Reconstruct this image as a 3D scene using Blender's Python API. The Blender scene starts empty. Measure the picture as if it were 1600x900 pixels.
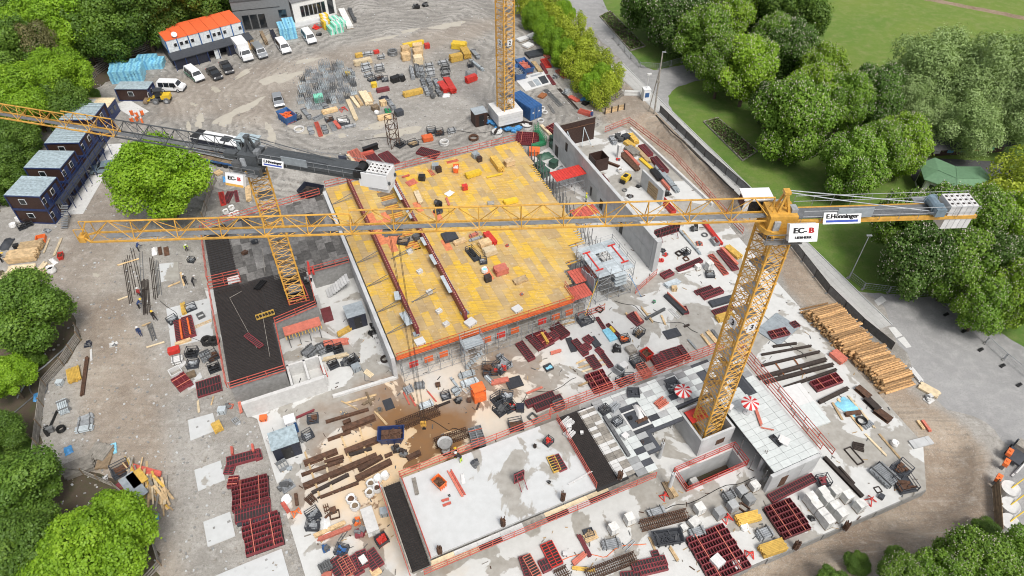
import bpy, bmesh, math, random
import numpy as np
from mathutils import Vector, Matrix
R = math.radians
S = bpy.context.scene
COL = S.collection
# ---------------------------------------------------------------- camera
H, FPX, TH = 68.0, 1090.0, R(45)
cd = bpy.data.cameras.new('camera'); cam = bpy.data.objects.new('camera', cd); COL.objects.link(cam)
cd.sensor_width = 36; cd.lens = 36 * FPX / 1600; cd.clip_start = .5; cd.clip_end = 2000
cam.location = (0, 0, H); cam.rotation_euler = (R(90) - TH, 0, 0); S.camera = cam
# ---------------------------------------------------------------- sky, sun, exposure
W = bpy.data.worlds.new('World'); S.world = W; W.use_nodes = True
wn = W.node_tree; bg = wn.nodes['Background']
sky = wn.nodes.new('ShaderNodeTexSky'); sky.sky_type = 'NISHITA'; sky.sun_disc = False
SUN_EL, SUN_AZ = 58, 150            # degrees; azimuth clockwise from +Y
sky.sun_elevation = R(SUN_EL); sky.sun_rotation = R(SUN_AZ); sky.dust_density = 4; sky.air_density = 1.0; sky.ozone_density = .6
hs = wn.nodes.new('ShaderNodeHueSaturation'); hs.inputs['Saturation'].default_value = .30
wn.links.new(sky.outputs[0], hs.inputs['Color']); wn.links.new(hs.outputs[0], bg.inputs[0]); bg.inputs[1].default_value = .098
sl = bpy.data.lights.new('sun', 'SUN'); sl.energy = 1.5; sl.angle = R(16); sl.color = (1, .95, .88)
sun = bpy.data.objects.new('sun', sl); COL.objects.link(sun)
az, el = R(SUN_AZ), R(SUN_EL)
sd = Vector((math.sin(az) * math.cos(el), math.cos(az) * math.cos(el), math.sin(el)))
sun.rotation_euler = sd.to_track_quat('Z', 'Y').to_euler(); sun.location = (0, 0, 120)
S.view_settings.view_transform = 'Standard'; S.view_settings.look = 'None'; S.view_settings.gamma = 1
S.view_settings.use_curve_mapping = False; S.view_settings.exposure = 0.76
S.render.engine = 'CYCLES'; S.cycles.use_denoising = True; S.cycles.filter_width = 1.05; S.cycles.max_bounces = 6; S.cycles.transparent_max_bounces = 4
S.render.resolution_x, S.render.resolution_y = 1024, 576

# ---------------------------------------------------------------- helpers
def P(px, py, z=0.0):
    """ground position (metres) of a spot of the site plan sheet at height z"""
    u = (px - 800) / FPX; v = (450 - py) / FPX
    d = Vector((u, math.cos(TH) + v * math.sin(TH), -math.sin(TH) + v * math.cos(TH)))
    t = (z - H) / d.z
    return Vector((0, 0, H)) + d * t
def Q(p):
    d = Vector(p) - Vector((0, 0, H)); w = d.y * math.cos(TH) - d.z * math.sin(TH)
    return 800 + FPX * d.x / w, 450 - FPX * (d.y * math.sin(TH) + d.z * math.cos(TH)) / w
def PL(pts, z=0.0): return [P(x, y, z) for x, y in pts]
A1, A2 = R(23.9), R(113.8)              # the two axes of the building grid
E1 = Vector((math.cos(A1), math.sin(A1), 0)); E2 = Vector((math.cos(A2), math.sin(A2), 0))
def inside(x, y, poly):
    c = False; n = len(poly)
    for i in range(n):
        a, b = poly[i], poly[i - 1]
        if (a[1] > y) != (b[1] > y) and x < (b[0] - a[0]) * (y - a[1]) / (b[1] - a[1]) + a[0]: c = not c
    return c

class MB:
    def __init__(s): s.v = []; s.f = []; s.m = []
    def add(s, vs, fs, mi=0):
        o = len(s.v); s.v += [tuple(v) for v in vs]; s.f += [tuple(i + o for i in f) for f in fs]; s.m += [mi] * len(fs); return s
    def box(s, cx, cy, cz, sx, sy, sz, mi=0, rz=0, ry=0, top=None):
        M = Matrix.Translation((cx, cy, cz)) @ Matrix.Rotation(rz, 4, 'Z') @ Matrix.Rotation(ry, 4, 'Y')
        vs = [M @ Vector((a * sx / 2, b * sy / 2, c * sz / 2)) for c in (-1, 1) for b in (-1, 1) for a in (-1, 1)]
        s.add(vs, [(0, 2, 3, 1), (0, 1, 5, 4), (1, 3, 7, 5), (3, 2, 6, 7), (2, 0, 4, 6)], mi)
        s.add(vs, [(4, 5, 7, 6)], mi if top is None else top); return s
    def bar(s, p, q, w, h, mi=0):
        p, q = Vector(p), Vector(q); d = q - p; L = d.length
        if L < 1e-6: return s
        d /= L; up = Vector((0, 0, 1)) if abs(d.z) < .95 else Vector((1, 0, 0))
        sx = d.cross(up).normalized(); su = sx.cross(d)
        vs = [a + sx * (i * w / 2) + su * (j * h / 2) for a in (p, q) for j in (-1, 1) for i in (-1, 1)]
        return s.add(vs, [(0, 2, 3, 1), (4, 5, 7, 6), (0, 1, 5, 4), (2, 6, 7, 3), (0, 4, 6, 2), (1, 3, 7, 5)], mi)
    def tube(s, p, q, r, n=6, mi=0, r2=None, cap=True, mcap=None):
        p, q = Vector(p), Vector(q); d = (q - p).normalized(); up = Vector((0, 0, 1)) if abs(d.z) < .95 else Vector((1, 0, 0))
        a = d.cross(up).normalized(); b = a.cross(d); r2 = r if r2 is None else r2
        vs = [c + (a * math.cos(t * 2 * math.pi / n) + b * math.sin(t * 2 * math.pi / n)) * rr for c, rr in ((p, r), (q, r2)) for t in range(n)]
        s.add(vs, [(i, (i + 1) % n, n + (i + 1) % n, n + i) for i in range(n)], mi)
        if cap: s.add(vs, [tuple(range(n))[::-1], tuple(range(n, 2 * n))], mi if mcap is None else mcap)
        return s
    def path(s, pts, r, n=5, mi=0):
        for a, b in zip(pts, pts[1:]): s.tube(a, b, r, n, mi)
        return s
    def prism(s, poly, z0, z1, top=0, side=0):
        n = len(poly)
        ar = sum(poly[i - 1][0] * poly[i][1] - poly[i][0] * poly[i - 1][1] for i in range(n))
        if ar < 0: poly = poly[::-1]
        vs = [(p[0], p[1], z0) for p in poly] + [(p[0], p[1], z1) for p in poly]
        s.add(vs, [(i, (i + 1) % n, n + (i + 1) % n, n + i) for i in range(n)], side)
        s.add(vs, [tuple(range(n, 2 * n))], top); s.add(vs, [tuple(range(n))[::-1]], side); return s
    def mesh(s, name, mats, smooth=False):
        me = bpy.data.meshes.new(name); me.from_pydata(s.v, [], s.f)
        for m in mats: me.materials.append(M[m] if isinstance(m, str) else m)
        if len(mats) > 1: me.polygons.foreach_set('material_index', s.m)
        if smooth: me.polygons.foreach_set('use_smooth', [True] * len(s.f))
        me.update(); return me
    def build(s, name, mats, parent=None, loc=None, rz=0, smooth=False):
        if isinstance(mats, str): mats = [mats]
        return obj(name, s.mesh(name, mats, smooth), parent, loc, rz)
def obj(name, me, parent=None, loc=None, rz=0):
    o = bpy.data.objects.new(name, me); COL.objects.link(o)
    if parent: o.parent = parent
    if loc is not None: o.location = loc
    o.rotation_euler = (0, 0, rz); return o
LABELS = []
def tag(o, label, cat, group=None):
    o['label'] = label; o['category'] = cat
    if group: o['group'] = group
    return o
def empty(name, loc=(0, 0, 0), rz=0): return obj(name, None, None, loc, rz)
def struct(o): o['kind'] = 'structure'; return o
def stuff(o): o['kind'] = 'stuff'; return o
# where things are: phrases for labels
LM = []
def near(p):
    b = min(LM, key=lambda t: (t[0] - p).length); return b[1]
def auto(o, look, cat, group=None, where=None):
    """label from its look and the nearest landmark; equal ones are told apart at the end"""
    w = where if where is not None else near(Vector((o.location.x, o.location.y, 0)))
    tag(o, (look + ' ' + w).strip(), cat, group or (cat + 's ' + w)); LABELS.append(o); return o
ORD = ['first', 'second', 'third', 'fourth', 'fifth', 'sixth', 'seventh', 'eighth', 'ninth', 'tenth', 'eleventh', 'twelfth']
NUM = ['', 'one', 'two', 'three', 'four', 'five', 'six', 'seven', 'eight', 'nine', 'ten', 'eleven', 'twelve']
def settle_labels():
    d = {}
    for o in LABELS: d.setdefault(o['label'], []).append(o)
    for l, os_ in d.items():
        n = len(os_)
        if n == 1 or n > 12: continue
        os_.sort(key=lambda o: Q(o.location)[0])
        for i, o in enumerate(os_):
            if n == 2: t = ('left' if i == 0 else 'right') + ' one of two'
            elif i == 0: t = 'leftmost of ' + NUM[n]
            elif i == n - 1: t = 'rightmost of ' + NUM[n]
            else: t = ORD[i] + ' from left of ' + NUM[n]
            o['label'] = l + ', ' + t
MC = {}
def cached(key, fn):
    if key not in MC: MC[key] = fn()
    return MC[key]

# ---------------------------------------------------------------- materials
M = {}
def nt(name):
    m = bpy.data.materials.new(name); m.use_nodes = True; M[name] = m
    return m, m.node_tree, m.node_tree.nodes['Principled BSDF']
def N(t, typ, **k):
    n = t.nodes.new(typ)
    for a, b in k.items():
        if a in n.inputs: n.inputs[a].default_value = b
        else: setattr(n, a, b)
    return n
def noise(t, vec, scale, detail=4, rough=.55, dist=0):
    n = N(t, 'ShaderNodeTexNoise'); n.inputs['Scale'].default_value = scale; n.inputs['Detail'].default_value = detail
    n.inputs['Roughness'].default_value = rough; n.inputs['Distortion'].default_value = dist
    t.links.new(vec, n.inputs['Vector']); return n.outputs['Fac']
def ramp(t, fac, stops, interp='LINEAR'):
    n = N(t, 'ShaderNodeValToRGB'); n.color_ramp.interpolation = interp; e = n.color_ramp.elements
    while len(e) < len(stops): e.new(.5)
    for i, (p, c) in enumerate(stops):
        e[i].position = p; e[i].color = (c if len(c) == 4 else (*c, 1)) if hasattr(c, '__len__') else (c, c, c, 1)
    t.links.new(fac, n.inputs[0]); return n.outputs[0]
def mix(t, fac, a, b, mode='MIX'):
    n = N(t, 'ShaderNodeMix', data_type='RGBA', blend_type=mode)
    for s_, v in ((n.inputs[0], fac), (n.inputs[6], a), (n.inputs[7], b)):
        if hasattr(v, 'links') or hasattr(v, 'is_linked'): t.links.new(v, s_)
        elif hasattr(v, '__len__'): s_.default_value = v if len(v) == 4 else (*v, 1)
        else: s_.default_value = v
    return n.outputs[2]
def math_(t, op, a, b=0.0, clamp=False):
    n = N(t, 'ShaderNodeMath', operation=op, use_clamp=clamp)
    for s_, v in ((n.inputs[0], a), (n.inputs[1], b)):
        if hasattr(v, 'is_linked'): t.links.new(v, s_)
        else: s_.default_value = v
    return n.outputs[0]
def pos(t): return N(t, 'ShaderNodeNewGeometry').outputs['Position']
def orand(t): return N(t, 'ShaderNodeObjectInfo').outputs['Random']
def bump(t, b, fac, strength=.3, dist=.05):
    n = N(t, 'ShaderNodeBump'); n.inputs['Strength'].default_value = strength; n.inputs['Distance'].default_value = dist
    t.links.new(fac, n.inputs['Height']); t.links.new(n.outputs[0], b.inputs['Normal'])
def mat(name, col, rough=.7, var=.18, scale=2.5, metal=0.0, rnd=.25, dust=.18):
    m, t, b = nt(name); p = pos(t)
    n1 = noise(t, p, scale, 5); n2 = noise(t, p, scale * 7, 3)
    v = ramp(t, n1, [(.3, 1 - var), (.7, 1 + var)])
    c = mix(t, 1, (*col, 1), v, 'MULTIPLY')
    r = N(t, 'ShaderNodeMapRange'); t.links.new(orand(t), r.inputs[0]); r.inputs[3].default_value = 1 - rnd; r.inputs[4].default_value = 1 + rnd * .6
    c = mix(t, 1, c, r.outputs[0], 'MULTIPLY')
    dm = ramp(t, n2, [(.5, 0), (.72, dust)])
    c = mix(t, dm, c, (.30, .27, .23, 1))
    t.links.new(c, b.inputs['Base Color']); b.inputs['Roughness'].default_value = rough; b.inputs['Metallic'].default_value = metal
    return m
for nm, col, ro, kw in [
    ('crane_yellow', (.58, .315, .05), .5, dict(rnd=.14, var=.22, dust=.22)), ('crane_grey', (.060, .068, .075), .5, dict(rnd=.1)), ('grate', (.16, .17, .18), .6, {}),
    ('galv', (.30, .32, .34), .42, dict(rnd=.35, var=.3)), ('galv_dark', (.13, .135, .14), .5, dict(rnd=.4, var=.3)), ('steel_pale', (.42, .47, .50), .45, {}),
    ('rust', (.085, .040, .022), .85, dict(var=.45)), ('rust_dark', (.036, .026, .022), .85, dict(var=.4, dust=.05)), ('rust_orange', (.25, .09, .03), .85, {}),
    ('red_frame', (.195, .030, .040), .55, dict(rnd=.3)), ('red_rail', (.52, .105, .075), .55, dict(rnd=.15, var=.25)), ('red_bright', (.55, .035, .025), .45, dict(rnd=.1)),
    ('salmon', (.55, .16, .11), .6, {}), ('orange', (.75, .15, .03), .5, dict(rnd=.1)), ('orange_deep', (.62, .12, .03), .55, {}),
    ('plywood_black', (.024, .023, .024), .6, dict(rnd=.4, dust=.05)), ('charcoal', (.040, .045, .055), .6, dict(rnd=.3, dust=.08)), ('black', (.012, .012, .013), .5, dict(rnd=.3, dust=.05)),
    ('yellow_beam', (.60, .38, .075), .6, dict(rnd=.2, var=.25)), ('yellow_bright', (.68, .46, .03), .45, dict(rnd=.1)), ('timber', (.56, .40, .22), .75, dict(rnd=.35, var=.3)), ('timber_pale', (.66, .54, .36), .75, dict(rnd=.25)),
    ('timber_grey', (.27, .25, .22), .85, dict(rnd=.3, var=.3)), ('timber_old', (.22, .16, .10), .85, dict(rnd=.3, var=.3)), ('wood_end', (.50, .33, .16), .8, {}),
    ('white', (.62, .62, .615), .5, dict(rnd=.08, var=.06, dust=.10)), ('white_paint', (.70, .71, .72), .3, dict(rnd=.0, var=.03, dust=.03)), ('bag', (.70, .70, .69), .75, dict(rnd=.1, var=.12)),
    ('block_white', (.62, .62, .60), .85, dict(rnd=.1)), ('blue', (.025, .10, .27), .45, dict(rnd=.15)), ('blue_dark', (.012, .030, .11), .45, dict(rnd=.1)), ('navy', (.012, .016, .032), .5, dict(rnd=.2)),
    ('pack_blue', (.24, .56, .72), .35, dict(rnd=.12, var=.2)), ('pack_mid', (.13, .38, .60), .4, dict(rnd=.2)), ('tarp_blue', (.06, .26, .55), .45, dict(var=.4)), ('pack_green', (.20, .62, .45), .4, dict(rnd=.15)), ('green', (.02, .22, .09), .5, {}), ('green_dark', (.03, .09, .06), .5, {}),
    ('brown', (.035, .014, .010), .6, dict(rnd=.1)), ('cabin_roof', (.33, .41, .45), .5, dict(var=.3, rnd=.12, dust=.3)), ('cabin_white', (.60, .64, .66), .5, dict(rnd=.06)), ('roof_orange', (.78, .14, .045), .5, dict(rnd=.1, var=.1, dust=.12)),
    ('roof_green', (.115, .225, .125), .75, dict(var=.12, rnd=0, dust=.08)), ('roof_dark', (.06, .062, .066), .8, dict(rnd=0)), ('facade_grey', (.17, .175, .18), .7, dict(rnd=0, var=.08)), ('facade_white', (.68, .68, .66), .7, dict(rnd=0, var=.06)),
    ('rubber', (.016, .016, .017), .8, {}), ('bark', (.085, .062, .042), .9, dict(var=.35)), ('concrete', (.46, .47, .475), .8, dict(var=.14, rnd=.13, scale=.7, dust=.08)), ('wood_log', (.44, .26, .115), .8, dict(rnd=.5, var=.4, scale=4)), ('concrete_pale', (.56, .56, .55), .8, dict(var=.1, rnd=.05)), ('concrete_dark', (.24, .24, .235), .85, dict(var=.2, rnd=.05)),
    ('skin', (.42, .25, .17), .6, dict(rnd=0, dust=0)), ('cloth_blue', (.02, .05, .16), .85, {}), ('cloth_dark', (.016, .016, .020), .85, {}), ('cloth_green', (.12, .35, .05), .8, {}), ('vest', (.55, .75, .06), .7, dict(rnd=0)), ('helmet_yellow', (.8, .5, .03), .35, dict(rnd=0)), ('cloth_red', (.35, .03, .03), .85, {}),
    ('silver', (.42, .44, .46), .28, dict(rnd=0, metal=.6, var=.03, dust=.05)), ('car_black', (.012, .012, .014), .22, dict(rnd=0, var=.03, dust=.05)), ('car_blue', (.20, .27, .32), .3, dict(rnd=0, metal=.3, dust=.05)), ('police_green', (.02, .19, .09), .3, dict(rnd=0)), ('lamp_red', (.4, .02, .02), .3, dict(rnd=0)), ('sign_blue', (.02, .06, .35), .5, dict(rnd=0)), ('ink', (.012, .012, .013), .6, dict(rnd=0, dust=0, var=.02)), ('ink_red', (.52, .02, .02), .6, dict(rnd=0, dust=0)),
    ('cut_brown', (.20, .13, .08), .9, dict(var=.3)), ('mud_dark', (.07, .045, .03), .95, dict(var=.4)), ('tile_white', (.53, .565, .56), .55, dict(rnd=.08, var=.07, dust=.05)), ('tile_grey', (.30, .31, .315), .7, dict(rnd=.35, var=.12, dust=.1)), ('tile_dark', (.045, .050, .062), .6, dict(rnd=.4)), ('plank_mid', (.17, .165, .158), .85, dict(rnd=.5, var=.3)), ('plank_dark', (.13, .125, .12), .85, dict(rnd=.75, var=.35)), ('mesh_net', (.50, .50, .48), .8, dict(var=.3)), ('deck_red', (.62, .20, .09), .65, dict(rnd=.15, var=.25)), ('lid_grey', (.30, .34, .37), .5, dict(rnd=.2))]:
    mat(nm, col, ro, **kw)
m, t, b = nt('glass'); b.inputs['Base Color'].default_value = (.014, .018, .022, 1); b.inputs['Roughness'].default_value = .08; b.inputs['Specular IOR Level'].default_value = .8

def deck_mat(name, src):
    m, t, b = nt(name); p = pos(t)
    f = orand(t) if src == 'obj' else N(t, 'ShaderNodeNewGeometry').outputs['Random Per Island']
    c = ramp(t, f, [(0, (.68, .42, .025)), (.18, (.70, .44, .035)), (.34, (.62, .39, .06)), (.50, (.56, .36, .09)), (.64, (.52, .345, .115)), (.78, (.45, .31, .135)), (.90, (.40, .285, .14)), (.96, (.60, .43, .13)), (1, (.36, .27, .155))])
    map_ = N(t, 'ShaderNodeMapping'); map_.inputs['Rotation'].default_value = (0, 0, -A1); map_.inputs['Scale'].default_value = (.4, 5, 1)
    t.links.new(p, map_.inputs[0]); st = noise(t, map_.outputs[0], 1.6, 5)
    c = mix(t, ramp(t, st, [(.40, 0), (.72, .7)]), c, (.29, .20, .10, 1))
    n2 = noise(t, p, .30, 6, .65); c = mix(t, ramp(t, n2, [(.45, 0), (.68, .5)]), c, (.58, .43, .22, 1))
    n5 = noise(t, p, 2.2, 5, .7); c = mix(t, ramp(t, n5, [(.56, 0), (.74, .55)]), c, (.66, .60, .50, 1)); c = mix(t, ramp(t, n5, [(.26, .55), (.40, 0)]), c, (.25, .165, .08, 1))
    t.links.new(c, b.inputs['Base Color']); b.inputs['Roughness'].default_value = .6; return m
deck_mat('deck_sheet', 'obj'); deck_mat('deck_sheet_far', 'isl')

def ring_mask(t, p, centre, r0, r1, nz=3.0):
    """soft-edged irregular stain of its own shape round a centre"""
    d = N(t, 'ShaderNodeVectorMath', operation='DISTANCE'); t.links.new(p, d.inputs[0]); d.inputs[1].default_value = centre
    n = noise(t, p, .16, 4); dd = math_(t, 'ADD', d.outputs['Value'], math_(t, 'MULTIPLY', math_(t, 'SUBTRACT', n, .5), nz * 5))
    r = N(t, 'ShaderNodeMapRange'); t.links.new(dd, r.inputs[0]); r.inputs[1].default_value = r0; r.inputs[2].default_value = r1
    r.inputs[3].default_value = 1; r.inputs[4].default_value = 0; return r.outputs[0]
def slab_mat(name, wet=.5, rusty=True, dry=(.56, .565, .555)):
    m, t, b = nt(name); p = pos(t)
    n1 = noise(t, p, .13, 7, .55, .6); n2 = noise(t, p, 1.3, 5); n3 = noise(t, p, 9, 3)
    k = math_(t, 'ADD', n1, math_(t, 'MULTIPLY', math_(t, 'SUBTRACT', n2, .5), .05))
    wm = ramp(t, k, [(wet, 0), (wet + .012, 1)])
    dc = mix(t, ramp(t, n2, [(.3, 0), (.75, .5)]), (*dry, 1), (dry[0] * .78, dry[1] * .78, dry[2] * .77, 1))
    dc = mix(t, ramp(t, n3, [(.55, 0), (.8, .3)]), dc, (.42, .40, .37, 1))
    wc = mix(t, ramp(t, n2, [(.3, 0), (.7, 1)]), (.29, .275, .245, 1), (.385, .37, .34, 1))
    if rusty:
        rm = ring_mask(t, p, P(640, 715, 0), 6, 13)
        rm2 = ring_mask(t, p, P(760, 620, 0), 3, 12)
        rm = math_(t, 'MAXIMUM', rm, math_(t, 'MULTIPLY', rm2, .55))
        dc = mix(t, rm, dc, mix(t, n2, (.66, .46, .25, 1), (.58, .47, .34, 1)))
        wc = mix(t, rm, wc, mix(t, n2, (.25, .125, .045, 1), (.20, .12, .065, 1)))
    c = mix(t, wm, dc, wc); t.links.new(c, b.inputs['Base Color'])
    t.links.new(ramp(t, wm, [(0, .85), (1, .28)]), b.inputs['Roughness']); return m
slab_mat('slab', .516); slab_mat('slab_clean', .565, False, (.53, .545, .55)); slab_mat('slab_damp', .60, False, (.50, .51, .50))

# site ground: gravel and mud, with the worn haul road from a painted attribute
m, t, b = nt('site_ground'); p = pos(t)
at_ = N(t, 'ShaderNodeAttribute', attribute_name='dirt').outputs['Fac']
n1 = noise(t, p, .10, 7, .6, .5); n2 = noise(t, p, .9, 6, .65); n3 = noise(t, p, 3.2, 5, .75); n4 = noise(t, p, 11, 3, .7)
def streak(rz, s=(.10, 1.6, 1)):
    mp = N(t, 'ShaderNodeMapping'); mp.inputs['Rotation'].default_value = (0, 0, rz); mp.inputs['Scale'].default_value = s; t.links.new(p, mp.inputs[0]); return noise(t, mp.outputs[0], 1.0, 5, .6, .35)
dc_ = N(t, 'ShaderNodeVectorMath', operation='DISTANCE'); t.links.new(p, dc_.inputs[0]); dc_.inputs[1].default_value = P(600, 135)   # tyre tracks circle the material island
wv = math_(t, 'ADD', dc_.outputs['Value'], math_(t, 'MULTIPLY', n1, 14)); trk = math_(t, 'MULTIPLY', math_(t, 'SINE', math_(t, 'MULTIPLY', wv, 3.3)), .5); trk = math_(t, 'ADD', trk, .5)
rg = N(t, 'ShaderNodeMapRange'); t.links.new(dc_.outputs['Value'], rg.inputs[0]); rg.inputs[1].default_value = 16; rg.inputs[2].default_value = 22
rg2 = N(t, 'ShaderNodeMapRange'); t.links.new(dc_.outputs['Value'], rg2.inputs[0]); rg2.inputs[1].default_value = 60; rg2.inputs[2].default_value = 45
trk = math_(t, 'MULTIPLY', math_(t, 'MULTIPLY', trk, math_(t, 'MULTIPLY', rg.outputs[0], rg2.outputs[0])), ramp(t, n2, [(.36, .15), (.6, 1)]))
g = mix(t, ramp(t, n1, [(.35, 0), (.62, 1)]), (.375, .357, .328, 1), (.232, .219, .198, 1))
g = mix(t, ramp(t, n2, [(.50, 0), (.72, .75)]), g, (.46, .445, .42, 1))
d_ = mix(t, ramp(t, n1, [(.35, 0), (.62, 1)]), (.37, .305, .235, 1), (.235, .175, .125, 1)); d_ = mix(t, ramp(t, n2, [(.5, 0), (.7, .6)]), d_, (.43, .375, .31, 1))
g = mix(t, trk, g, (.15, .142, .13, 1)); c = mix(t, at_, g, d_)
st_ = mix(t, at_, streak(R(-72)), streak(R(-28)))
sk_ = math_(t, 'ADD', math_(t, 'MULTIPLY', at_, .65), .35)
c = mix(t, math_(t, 'MULTIPLY', ramp(t, st_, [(.52, 0), (.68, .55)]), sk_), c, (.165, .14, .115, 1)); c = mix(t, math_(t, 'MULTIPLY', ramp(t, st_, [(.28, .5), (.42, 0)]), sk_), c, (.47, .44, .395, 1))
c = mix(t, ramp(t, n3, [(.48, 0), (.72, .6)]), c, (.13, .12, .105, 1)); c = mix(t, ramp(t, n4, [(.54, 0), (.7, .6)]), c, (.55, .54, .52, 1))
t.links.new(c, b.inputs['Base Color']); b.inputs['Roughness'].default_value = .9
bump(t, b, math_(t, 'ADD', n3, math_(t, 'MULTIPLY', n2, 1.5)), .8, .12)
def ground_mat(name, cols, scales=(.12, 1.2, 9), rough=.95, bs=.5):
    m, t, b = nt(name); p = pos(t)
    n1 = noise(t, p, scales[0], 6, .6, .4); n2 = noise(t, p, scales[1], 6, .65); n3 = noise(t, p, scales[2], 4, .7)
    c = mix(t, ramp(t, n1, [(.35, 0), (.65, 1)]), cols[0], cols[1]); c = mix(t, ramp(t, n2, [(.45, 0), (.7, .7)]), c, cols[2]); c = mix(t, ramp(t, n3, [(.5, 0), (.75, .6)]), c, cols[3])
    t.links.new(c, b.inputs['Base Color']); b.inputs['Roughness'].default_value = rough; bump(t, b, math_(t, 'ADD', n3, n2), bs, .08); return m
ground_mat('lawn', [(.070, .145, .018), (.125, .195, .030), (.165, .195, .06), (.05, .10, .015)], (.10, .6, 4))
ground_mat('meadow', [(.145, .20, .030), (.10, .175, .022), (.20, .22, .075), (.07, .125, .02)], (.05, .5, 5))
ground_mat('gravel', [(.30, .30, .30), (.235, .235, .235), (.37, .365, .36), (.14, .14, .14)], (.09, .9, 6))
ground_mat('soil', [(.075, .055, .038), (.11, .085, .060), (.05, .07, .02), (.05, .037, .026)])
ground_mat('embankment', [(.27, .20, .135), (.19, .13, .085), (.33, .265, .19), (.11, .08, .055)], (.25, 1.5, 8), bs=.9)
ground_mat('path_stone', [(.44, .44, .43), (.37, .37, .36), (.47, .47, .46), (.28, .28, .275)], (.3, 2, 12), .85, .3)
m, t, b = nt('puddle'); p = pos(t); c = mix(t, noise(t, p, .8, 4), (.50, .46, .38, 1), (.36, .335, .29, 1)); t.links.new(c, b.inputs['Base Color']); b.inputs['Roughness'].default_value = .12

def leaf_mat(name, c0, c1, c2, tr=.24):
    m, t, b = nt(name)
    f = N(t, 'ShaderNodeAttribute', attribute_name='tint').outputs['Fac']
    c = ramp(t, f, [(0, c0), (.55, c1), (1, c2)])
    r = N(t, 'ShaderNodeMapRange'); t.links.new(orand(t), r.inputs[0]); r.inputs[3].default_value = .85; r.inputs[4].default_value = 1.15
    c = mix(t, 1, c, r.outputs[0], 'MULTIPLY')
    t.links.new(c, b.inputs['Base Color']); b.inputs['Roughness'].default_value = .6
    tl = N(t, 'ShaderNodeBsdfTranslucent'); t.links.new(mix(t, 1, c, (1.1, 1.15, .5, 1), 'MULTIPLY'), tl.inputs[0])
    ms = N(t, 'ShaderNodeMixShader'); ms.inputs[0].default_value = tr
    t.links.new(b.outputs[0], ms.inputs[1]); t.links.new(tl.outputs[0], ms.inputs[2]); t.links.new(ms.outputs[0], t.nodes['Material Output'].inputs[0])
leaf_mat('leaf_chestnut', (0.079, 0.164, 0.011), (0.138, 0.261, 0.021), (0.217, 0.351, 0.037)); leaf_mat('leaf_chestnut_light', (0.131, 0.242, 0.011), (0.217, 0.363, 0.021), (0.309, 0.448, 0.042)); leaf_mat('leaf_chestnut_dark', (0.047, 0.103, 0.011), (0.081, 0.164, 0.021), (0.131, 0.230, 0.033))
leaf_mat('leaf_dark', (0.059, 0.127, 0.011), (0.105, 0.199, 0.021), (0.170, 0.279, 0.033)); leaf_mat('leaf_bright', (0.125, 0.242, 0.008), (0.203, 0.363, 0.013), (0.290, 0.448, 0.028)); leaf_mat('leaf_pale', (0.188, 0.280, 0.083), (0.274, 0.381, 0.138), (0.376, 0.482, 0.220))
leaf_mat('leaf_lime', (0.223, 0.302, 0.019), (0.342, 0.423, 0.028), (0.459, 0.521, 0.056)); leaf_mat('leaf_brown', (0.105, 0.109, 0.037), (0.158, 0.152, 0.056), (0.223, 0.199, 0.079))
m, t, b = nt('blossom'); b.inputs['Base Color'].default_value = (.62, .56, .48, 1); b.inputs['Roughness'].default_value = .8
# ---------------------------------------------------------------- landmarks used in labels
for x, y, s in [(450, 50, 'by the blue insulation packs'), (522, 40, 'by the green insulation packs'), (470, 130, 'left of the scaffold frame field'), (555, 130, 'right of the scaffold frame field'), (612, 82, 'by the grey hose coil'),
    (650, 84, 'by the tall timber stacks'), (695, 134, 'by the long red barriers'), (720, 80, 'by the yellow beam packs'), (597, 158, 'by the wooden crates in the yard'), (448, 182, 'by the blue tipping trailer'), (520, 196, 'below the scaffold frame field'),
    (612, 208, 'by the rusty lattice tower'), (775, 190, 'by the crane base numbered 2'), (822, 168, 'by the blue shipping container'), (832, 128, 'by the white printed board'), (822, 65, 'by the white flat boxes'), (885, 125, 'along the hedge fence'),
    (845, 215, 'by the green rack behind the deck'), (850, 262, 'by the red scaffold table'), (875, 320, 'between deck and tall wall'), (935, 222, 'by the brown wall formwork'), (975, 275, 'by the yellow compactor'), (1020, 262, 'behind the tall concrete wall'), (1035, 330, 'by the timber wall opening'), (1100, 365, 'by the round floor drain'), (1110, 422, 'by the white block tower'),
    (1145, 420, 'at the slab edge near crane 3'), (950, 470, 'by the grey stair tower'), (720, 560, 'by the deck stair scaffold'), (745, 608, 'by the orange skip'), (792, 640, 'by the open mesh crates'), (850, 530, 'below the yellow deck'), (915, 500, 'by the large wire crate'), (990, 505, 'on the pale slab'), (940, 570, 'on the muddy slab'), (1010, 565, 'behind the front guardrail'), (1050, 480, 'by the dark sheet'),
    (617, 684, 'by the blue rust skip'), (560, 640, 'on the rust stained slab'), (530, 715, 'among the rusty girders'), (565, 775, 'by the white open sacks'), (460, 675, 'by the portable toilet'), (390, 770, 'in the red panel row'), (225, 765, 'by the scrap timber pile'), (120, 655, 'by the left plank fence'), (215, 440, 'by the laid out rebar'), (290, 510, 'left of the dark block'), (55, 385, 'in the far left timber store'), (350, 325, 'by the round sacks'),
    (570, 250, 'by the crane ballast'), (540, 545, 'in the courtyard slab'), (860, 860, 'in front of the white block'), (540, 870, 'at the front left slab corner'), (1110, 875, 'by the square panel pack'), (1225, 815, 'by the second square pack'), (1300, 785, 'by the block pallets'), (960, 800, 'by the single block stacks'), (1060, 770, 'by the floor opening'), (1245, 570, 'by the long dark girders'), (1335, 650, 'by the brown edge forms'), (1405, 745, 'at the far slab corner'), (1330, 520, 'by the log pile'), (1210, 515, 'by the blue steel plate'), (1090, 340, 'along the trench rail')]:
    LM.append((P(x, y, 0), s))
ND = 'on the yellow deck'
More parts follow.
